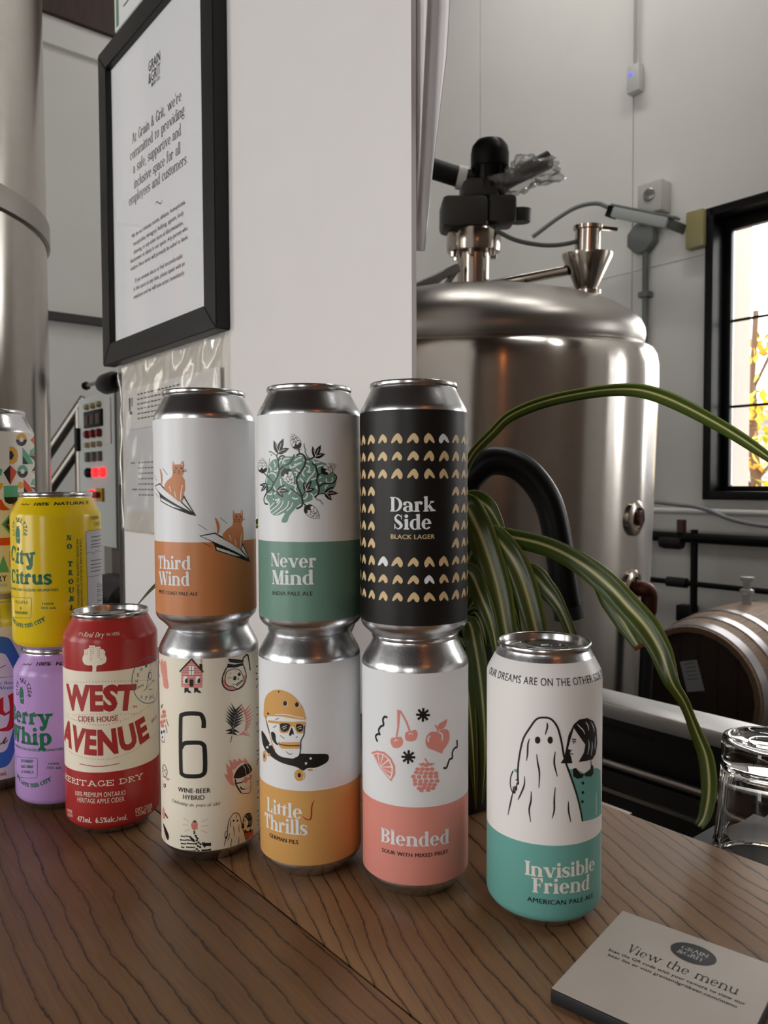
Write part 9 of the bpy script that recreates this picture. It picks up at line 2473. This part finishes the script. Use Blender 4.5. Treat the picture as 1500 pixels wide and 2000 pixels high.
BEIGE = mat('lamp_beige', '#b7ad86', 0.4)
for k in range(3):
    x = -3.005 + 0.066 * k
    knob('indicator', x, 1.605, 0.012, BEIGE)
    knob('push_button', x, 1.500, 0.016, LRED)
    knob('indicator', x, 1.459, 0.011, BEIGE)
    boxo('switch', x - 0.012, x + 0.012, 0.985, 1.0, 1.395, 1.432, GREYP, cp, 0.002)
    knob('lamp', -3.0 + 0.079 * k, 1.3535, 0.019, BLACKP if k == 0 else LON)
knob('lamp', -2.964, 1.272, 0.017, LON)
boxo('stop_switch_plate', -2.905, -2.845, 0.99, 1.0, 1.245, 1.295, mat('stop_yellow', '#c79a2b', 0.4), cp)
boxo('stop_handle', -2.925, -2.86, 0.972, 0.99, 1.258, 1.282, mat('stop_red', '#9c2a22', 0.4), cp, 0.004)
boxo('paper_strip', -2.815, -2.762, 0.996, 1.0, 1.455, 1.622, mat('cabinet_notice', '#dcd5d3', 0.5), cp)
boxo('hinge_block', -3.13, -3.10, 0.985, 1.0, 1.44, 1.53, BLACKP, cp)

# --- stair rail behind the cabinet, valve, white pipe and dark pump
RAILM = mat('rail_steel', '#77726c', 0.35, 1.0)
rl = thing('stair_rail', 'sloping stainless steel stair rail beside the tall tank', 'railing', RM(0, 0, 0), RZ)
tube('rail', [(-3.6, 0.93, 1.31), (-3.4, 1.12, 1.68)], 0.024, RAILM, rl)
tube('rail', [(-3.6, 0.93, 1.15), (-3.4, 1.12, 1.515)], 0.024, RAILM, rl)
tube('post', [(-3.42, 1.10, 0.0), (-3.42, 1.10, 1.64)], 0.022, RAILM, rl)
tube('post', [(-3.58, 0.95, 0.0), (-3.58, 0.95, 1.35)], 0.022, RAILM, rl)
vv = thing('valve', 'dark valve with thin lever just left of the document sleeve', 'valve', RM(-2.3, 0.80, 0), RZ)
tube('pipe', [(0.225, 0, 0), (0.225, 0, 1.62), (0.12, 0, 1.60)], 0.012, BLACKP, vv)
lathe('valve_body', [(0, -0.06), (0.022, -0.06), (0.03, -0.03), (0.03, 0.03), (0.022, 0.06), (0, 0.06)], mat('valve_dark', '#2c2927', 0.4, 0.6), vv, 20, M=T3(0.085, 0, 1.60) @ Matrix.Rotation(math.pi / 2, 4, 'Y'))
tube('lever', [(0.04, 0, 1.60), (-0.03, 0, 1.612), (-0.115, 0, 1.612)], 0.006, STEELD, vv, 8)
lathe('lever_knob', [(0, -0.014), (0.012, -0.008), (0.014, 0), (0.012, 0.008), (0, 0.014)], BLACKR, vv, 12, M=T3(-0.12, 0, 1.612))
wp = tag(tube('standpipe', [RM(-1.975, 0.744, 0), RM(-1.975, 0.744, 1.308)], 0.0125, mat('white_pipe', '#e6e6e4', 0.3)), 'white vertical pipe left of the wallboard edge', 'pipe')
pm = thing('pump', 'black pump on a frame below the control cabinet', 'pump', RM(-2.55, 0.95, 0), RZ)
lathe('motor', [(0, -0.14), (0.08, -0.14), (0.10, -0.12), (0.10, 0.12), (0.08, 0.14), (0, 0.14)], mat('pump_black', '#191817', 0.45), pm, 28, M=T3(0, 0, 0.90) @ Matrix.Rotation(math.pi / 2, 4, 'Y'))
boxo('frame', -0.16, 0.16, -0.1, 0.1, 0.0, 0.80, mat('pump_black', '#191817', 0.45), pm, 0.01)
lathe('gauge', [(0, 0.012), (0.022, 0.012), (0.026, 0.006), (0.026, -0.01)], STEELD, pm, 20, M=T3(0.05, -0.11, 0.93) @ Matrix.Rotation(math.pi / 2, 4, 'X'))

# --- back-bar cooler
co = thing('back_bar_cabinet', 'black fronted low cabinet with stainless steel top rim behind the bar', 'cabinet', RM(0, 0, 0), RZ)
CBLK = mat('cooler_black', '#1c1b1d', 0.42)
boxo('body', -1.0, 0.3, 1.31, 1.37, 0.0, 0.845, CBLK, co)
tpp = boxo('top', -1.01, 0.3, 1.285, 1.375, 0.846, 0.876, mat('rim_steel', '#d8d8d8', 0.4, 1.0), co, 0.004)
for k in range(2):
    x0 = -0.99 + k * 0.50
    dd = boxo('door', x0 + 0.004, x0 + 0.496, 1.292, 1.31, 0.12, 0.74, CBLK, co, 0.003)
    boxo('handle', x0 + 0.05, x0 + 0.30, 1.283, 1.292, 0.70, 0.708, STEELD, dd)
    for j in range(2):
        boxo('vent_slot', x0 + 0.06 + j * 0.22, x0 + 0.20 + j * 0.22, 1.3085, 1.3095, 0.815, 0.824, BLACKR, co)
tube('rail', [(-1.0, 1.288, 0.757), (0.3, 1.288, 0.757)], 0.008, STEELD, co, 12)

# --- barrel
BW_ = Matrix.Translation((1.04, 2.56, 0.600)) @ Matrix.Rotation(math.atan2(0.634, 0.773), 4, 'Z')
barrel = thing('wine_barrel', 'dark oak barrel with pale metal hoops lying on its side', 'barrel', (1.04, 2.56, 0.600), math.atan2(0.634, 0.773))
OAK1 = mat('barrel_oak', '#8a705a', 0.6, noise=0.22, nscale=14, stretch=(1, 6, 6))
OAK2 = mat('barrel_head_oak', '#2a170d', 0.6, noise=0.3, nscale=10, stretch=(1, 12, 1))
HOOP = mat('barrel_hoop', '#a9a6a8', 0.34, 0.9)
BL_, RH, RB = 0.74, 0.222, 0.262


def brad(x):
    u = (x / BL_ - 0.5) * 2
    return RH + (RB - RH) * (1 - u * u)


NS = 26
bm = bmesh.new()
segs = 12
a0, a1 = -math.pi / NS * 0.985, math.pi / NS * 0.985
grid = []
for i in range(segs + 1):
    x = BL_ * i / segs
    r = brad(x)
    grid.append([bm.verts.new((x, rr * math.sin(a), rr * math.cos(a))) for rr, a in ((r, a0), (r * 1.002, 0), (r, a1), (r - 0.018, a1), (r - 0.018, a0))])
for a, b in zip(grid, grid[1:]):
    for k in range(5):
        bm.faces.new((a[k], a[(k + 1) % 5], b[(k + 1) % 5], b[k]))
bm.faces.new(grid[0][::-1])
bm.faces.new(grid[-1])
bmesh.ops.recalc_face_normals(bm, faces=bm.faces[:])
st0 = finish(bm, 'stave', OAK1, barrel, True, 30)
for k in range(1, NS):
    c = st0.copy()
    COL.objects.link(c)
    c.rotation_euler = (2 * math.pi * k / NS, 0, 0)
for x0, w in ((0.012, 0.036), (0.10, 0.032), (0.20, 0.032), (0.51, 0.032), (0.61, 0.032), (0.692, 0.036)):
    lathe('hoop', [(brad(x0) + 0.0005, 0), (brad(x0) + 0.003, 0), (brad(x0 + w) + 0.003, w), (brad(x0 + w) + 0.0005, w)], HOOP, barrel, 64, M=T3(x0, 0, 0) @ Matrix.Rotation(math.pi / 2, 4, 'Y'))
rh = RH - 0.019
for side in (0.03, BL_ - 0.045):
    for k in range(6):
        y0, y1 = -rh + 2 * rh * k / 6 + 0.0008, -rh + 2 * rh * (k + 1) / 6 - 0.0008
        ys = [y0 + (y1 - y0) * j / 6 for j in range(7)]
        up = [(y, math.sqrt(max(0, rh * rh - y * y))) for y in ys]
        out = up + [(y, -z) for y, z in up[::-1]]
        pts = []
        for p in out:
            if not pts or (abs(p[0] - pts[-1][0]) + abs(p[1] - pts[-1][1])) > 1e-5:
                pts.append(p)
        bm = bmesh.new()
        a = [bm.verts.new((side, y, z)) for y, z in pts]
        b = [bm.verts.new((side + 0.015, y, z)) for y, z in pts]
        bm.faces.new(a)
        bm.faces.new(b[::-1])
        for i in range(len(a)):
            j = (i + 1) % len(a)
            bm.faces.new((a[i], b[i], b[j], a[j]))
        bmesh.ops.recalc_face_normals(bm, faces=bm.faces[:])
        finish(bm, 'head_board', OAK2, barrel, False)
lathe('bung', [(0.016, 0.245), (0.016, 0.30), (0.024, 0.302), (0.024, 0.315), (0.014, 0.32), (0.014, 0.345), (0.025, 0.35), (0.025, 0.362), (0, 0.365)], mat('bung_silicone', '#dcdedd', 0.25, 0, 0.5, trans=0.5), barrel, 24, M=T3(0.37, 0, 0))
cradle = thing('barrel_rack', 'black steel rack carrying the oak barrel', 'rack', (1.04, 2.56, 0), math.atan2(0.634, 0.773))
for x in (0.12, 0.58):
    bmz = 0.600 - brad(x + 0.03) - 0.006
    boxo('cross_beam', x, x + 0.06, -0.22, 0.22, bmz - 0.05, bmz, BLACKP, cradle)
    for y in (-0.20, 0.16):
        boxo('leg', x, x + 0.05, y, y + 0.04, 0, bmz - 0.05, BLACKP, cradle)
bm = bmesh.new()
b_box(bm, 0.0285, 0.0296, -0.042, 0.022, -0.062, 0.042)
note = tag(finish(bm, 'paper_note', mat('note_paper', '#c9cdd2', 0.6), None, False), 'white paper note stuck on the dark barrel head', 'paper note')
note.matrix_world = BW_ @ T3(0, 0.035, 0.055) @ Matrix.Rotation(-0.28, 4, 'X')
S = Sheet()
for i in range(6):
    S.line('printed_lines', 1, 'signgrey', 2.2, [(-32, 45 - i * 13), (2 + (i * 7) % 14, 45 - i * 13)], 0)
S.build(lambda x, y, l: (0.0282, x / 1000, y / 1000), note)

# --- pipes along the right wall
pr = thing('pipe_rack', 'thick black pipe rail on posts along the window wall', 'pipe rack', RM(0, 0, 0), RZ)
tube('rail', [(-2.9, 3.42, 1.045), (-0.6, 3.42, 1.045)], 0.024, BLACKP, pr, 16)
tube('rail', [(-2.9, 3.42, 0.828), (-0.6, 3.42, 0.828)], 0.013, BLACKP, pr, 12)
for x in (-1.865, -2.75, -0.9):
    tube('post', [(x, 3.42, 0), (x, 3.42, 1.085)], 0.017, BLACKP, pr, 12)
for x in (-1.96, -2.0):
    lathe('fitting', [(0, -0.035), (0.03, -0.035), (0.034, -0.02), (0.034, 0.02), (0.03, 0.035), (0, 0.035)], BLACKR, pr, 16, M=T3(x, 3.42, 1.02) @ Matrix.Rotation(math.pi / 2, 4, 'Y'))
lathe('fitting', [(0, -0.03), (0.022, -0.03), (0.022, 0.03), (0, 0.03)], mat('fitting_red', '#4a2a24', 0.4), pr, 16, M=T3(-1.93, 3.42, 1.10))
lathe('fitting', [(0, -0.05), (0.024, -0.05), (0.024, 0.05), (0, 0.05)], BLACKR, pr, 16, M=T3(-1.95, 3.42, 0.828) @ Matrix.Rotation(math.pi / 2, 4, 'Y'))
tag(tube('water_pipe', [RM(-2.19, 3.55, 1.165), RM(-0.6, 3.55, 1.165)], 0.016, mat('white_pipe', '#e6e6e4', 0.3)), 'thin white pipe under the black window', 'pipe')
tag(tube('hose_line', catmull([RM(-2.3, 3.46, 1.23), RM(-2.03, 3.46, 1.205), RM(-1.85, 3.46, 1.185), RM(-1.7, 3.46, 1.135), RM(-1.54, 3.46, 1.112), RM(-1.3, 3.46, 1.10), RM(-0.9, 3.46, 1.10)], 6), 0.010, mat('hose_grey', '#8d9094', 0.4)), 'grey flexible hose sagging across the wall under the window', 'hose')
bx = tag(rplace(boxo('switch_box', -2.02, -1.93, 3.53, 3.592, 0.62, 0.70, BLACKP, None, 0.006)), 'small black switch box low on the window wall', 'switch box')

# --- fixtures on the window wall
jb = thing('junction_box', 'round grey junction box with conduit running down the wall', 'junction box', RM(0, 0, 0), RZ)
lathe('cover', [(0, -0.03), (0.072, -0.03), (0.078, -0.02), (0.078, 0.03), (0, 0.03)], GREYP, jb, 8, M=T3(-2.235, 3.555, 2.555) @ Matrix.Rotation(math.pi / 2, 4, 'X') @ Matrix.Rotation(math.pi / 8, 4, 'Z'))
tube('conduit', [(-2.222, 3.56, 2.50), (-2.222, 3.56, 0.3)], 0.016, GREYP, jb, 12)
for z in (2.27, 1.6):
    boxo('conduit_clip', -2.25, -2.194, 3.535, 3.592, z - 0.014, z + 0.014, GREYP, jb, 0.003)
al = thing('alarm_box', 'square pale alarm box with round dial above the junction box', 'alarm box', RM(0, 0, 0), RZ)
boxo('case', -2.235, -2.10, 3.50, 3.592, 2.655, 2.81, mat('alarm_case', '#bdbab5', 0.4), al, 0.008)
lathe('dial', [(0, 0.008), (0.026, 0.008), (0.032, 0.004), (0.032, 0)], mat('alarm_dial', '#908d88', 0.25, 0.5), al, 24, M=T3(-2.168, 3.50, 2.745) @ Matrix.Rotation(math.pi / 2, 4, 'X'))
boxo('red_tab', -2.17, -2.14, 3.505, 3.53, 2.640, 2.655, mat('stop_red', '#9c2a22', 0.4), al)
sg = thing('strip_light', 'unlit grey strip light mounted slanting beside the window', 'light fixture', RM(0, 0, 0), RZ)
d = Vector((-2.005 + 2.344, 0, 2.548 - 2.700))
ML = T3(-2.344, 3.44, 2.692) @ Matrix.Rotation(math.atan2(-d.z, d.x), 4, 'Y')
boxo('tube_cover', 0.02, 0.35, -0.03, 0.03, -0.022, 0.028, mat('diffuser_grey', '#a5aaa6', 0.35), sg, 0.006, ML)
boxo('housing', -0.005, 0.385, -0.026, 0.026, 0.028, 0.040, GREYP, sg, 0.003, ML)
boxo('end_cap', -0.012, 0.02, -0.032, 0.032, -0.026, 0.030, BLACKP, sg, 0.004, ML)
boxo('bracket', 0.335, 0.35, -0.015, 0.148, -0.018, 0.028, GREYP, sg, 0.003, ML)
tag(tube('light_cable', catmull([RM(-2.362, 3.44, 2.722), RM(-2.42, 3.42, 2.755), RM(-2.49, 3.36, 2.745), RM(-2.56, 3.30, 2.70), RM(-2.66, 3.2, 2.60)], 6), 0.011, GREYP), 'bent grey cable leaving the end of the strip light', 'cable')
tag(rplace(boxo('terminal_box', -1.995, -1.905, 3.54, 3.592, 2.44, 2.62, mat('amber_plastic', '#b3a978', 0.3, trans=0.3), None, 0.008)), 'yellowish clear terminal box beside the corner of the black window', 'terminal box')
sn = thing('sensor', 'small pale sensor with blue light hanging on a wire', 'sensor', RM(-2.292, 3.56, 3.31), RZ)
boxo('case', -0.036, 0.036, -0.022, 0.022, 0, 0.138, mat('sensor_case', '#c3c1c0', 0.4), sn, 0.006)
tube('wire', [(0, 0, 0.138), (0.0, 0, ZC - 3.31)], 0.009, mat('sensor_wire', '#a9a6a3', 0.5), sn, 8)
lathe('lamp', [(0, 0.004), (0.009, 0.003), (0.010, 0)], mat('lamp_blue', '#5a62e0', 0.3, emit='#5560ff', estr=1.5), sn, 12, M=T3(-0.012, -0.022, 0.092) @ Matrix.Rotation(math.pi / 2, 4, 'X'))

# --- fill lights added on the ceiling, out of view, to brighten the brewery
FILLM = mat('fill_light_diffuser', '#f4f6ff', 0.4, emit='#f6f4ee', estr=40.0)
for lx, ly, wh in ((-2.6, 2.5, 'near the back wall'), (-0.9, 2.5, 'beside the window wall'), (0.9, 2.5, 'over the taproom corner')):
    lf = thing('added_fill_light', 'long white fill light added on the ceiling ' + wh, 'light fixture', RM(lx, ly, 0), RZ)
    boxo('housing', -0.62, 0.62, -0.09, 0.09, ZC - 0.06, ZC - 0.001, WHITEP, lf, 0.006)
    boxo('diffuser', -0.60, 0.60, -0.075, 0.075, ZC - 0.075, ZC - 0.06, FILLM, lf)

# --- pendant lamp over the taproom, mirrored as a warm spot in the cans
pd = thing('pendant_lamp', 'warm bare bulb pendant hanging over the taproom', 'lamp', (0.75, -1.3, 2.25))
lathe('bulb', [(0, 0), (0.03, 0.008), (0.045, 0.035), (0.042, 0.06), (0.02, 0.10), (0.018, 0.12)], mat('warm_bulb', '#ff9a50', 0.3, emit='#ff8a3c', estr=25.0), pd, 24)
lathe('socket', [(0.019, 0.12), (0.022, 0.125), (0.022, 0.18), (0.006, 0.19)], BLACKP, pd, 20)
tube('cord', [(0, 0, 0.19), (0, 0, ZC - 2.25)], 0.004, BLACKR, pd, 8)

# ------------------------------------------------------------------ outside the window
struct(rplace(boxo('ground_outside', -14, 8, 3.9, 16, -0.3, -0.1, mat('pavement', '#9b9790', 0.8, noise=0.1, nscale=3))), 'pale pavement outside')
pil = thing('brick_pilaster', 'pale brick pilaster seen through the window', 'pilaster', RM(0, 0, 0), RZ)
BRK = mat('pale_brick', '#8a6355', 0.8, noise=0.15, nscale=30)
boxo('core', -2.295, -2.027, 4.085, 4.295, -0.1, 3.2, mat('mortar', '#9a9088', 0.9), pil)
b0 = None
for r in range(40):
    for k in range(2):
        z = -0.09 + r * 0.082
        if b0 is None:
            b0 = boxo('brick', 0, 0.128, 0, 0.22, 0, 0.073, BRK, pil, 0.003)
            c = b0
        else:
            c = b0.copy()
            COL.objects.link(c)
        c.location = (-2.296 + k * 0.137 - (0.004 if r % 2 else 0), 4.08, z)
bs = thing('street_house', 'pale grey house across the street with dark windows', 'building', RM(-5.2, 8.5, -0.1), RZ)
boxo('wall', 0, 5, 0, 3, 0, 2.1, mat('house_siding', '#9a9a9d', 0.7), bs)
boxo('roof', -0.2, 5.2, -0.2, 3.2, 2.1, 2.25, mat('house_roof', '#8f8a86', 0.8), bs)
for x in (0.6, 1.7, 2.8, 3.9):
    boxo('window', x, x + 0.5, -0.03, 0, 0.6, 1.6, mat('house_glass', '#5e646c', 0.2), bs)
for k in range(13):
    boxo('siding_board', 0, 5, -0.015, 0, 0.02 + k * 0.16, 0.165 + k * 0.16, mat('house_siding', '#9a9a9d', 0.7), bs)
tr = thing('street_tree', 'small tree with bright yellow autumn leaves outside the window', 'tree', RM(-2.42, 5.2, 0.25), RZ)
tube('trunk', catmull([(0, 0, -0.35), (0.02, 0.02, 0.8), (-0.02, 0, 1.5), (0.0, 0, 2.2)], 5), [0.05] * 6 + [0.035] * 6 + [0.02] * 4, mat('bark', '#6a5647', 0.9), tr, 10)
rng = random.Random(5)
bm = bmesh.new()
for cz, cx, n, sp in ((1.05, 0.1, 90, .17), (1.20, -0.1, 60, .13), (1.55, -0.02, 90, .11), (1.30, 0.25, 50, .14), (1.95, 0.02, 40, .09), (2.05, 0.22, 26, .08), (0.9, -0.05, 40, .12)):
    for i in range(n):
        c = Vector((cx + rng.gauss(0, sp), rng.gauss(0, sp), cz + rng.gauss(0, sp * 0.7)))
        M = Matrix.Translation(c) @ Matrix.Rotation(rng.uniform(0, 6.3), 4, 'Z') @ Matrix.Rotation(rng.uniform(0, 3), 4, 'X')
        s = rng.uniform(0.03, 0.05)
        vs = [bm.verts.new(M @ Vector(p)) for p in ((0, -s, 0), (s * 0.6, 0, s * 0.15), (0, s, 0), (-s * 0.6, 0, s * 0.15))]
        f = bm.faces.new(vs)
        f.material_index = rng.choice((0, 0, 0, 1, 2))
fo = finish(bm, 'leaves', [mat('leaf_yellow', '#f0cf25', 0.6), mat('leaf_orange', '#e8a030', 0.6), mat('leaf_lime', '#b9c53a', 0.6)], tr, False)
fo['kind'] = 'stuff'
for a in ((0.25, 0.05, 1.35), (-0.2, 0, 1.3), (0.2, -0.1, 2.0)):
    tube('branch', [(0, 0, a[2] - 0.3), a], 0.012, mat('bark', '#6a5647', 0.9), tr, 8)
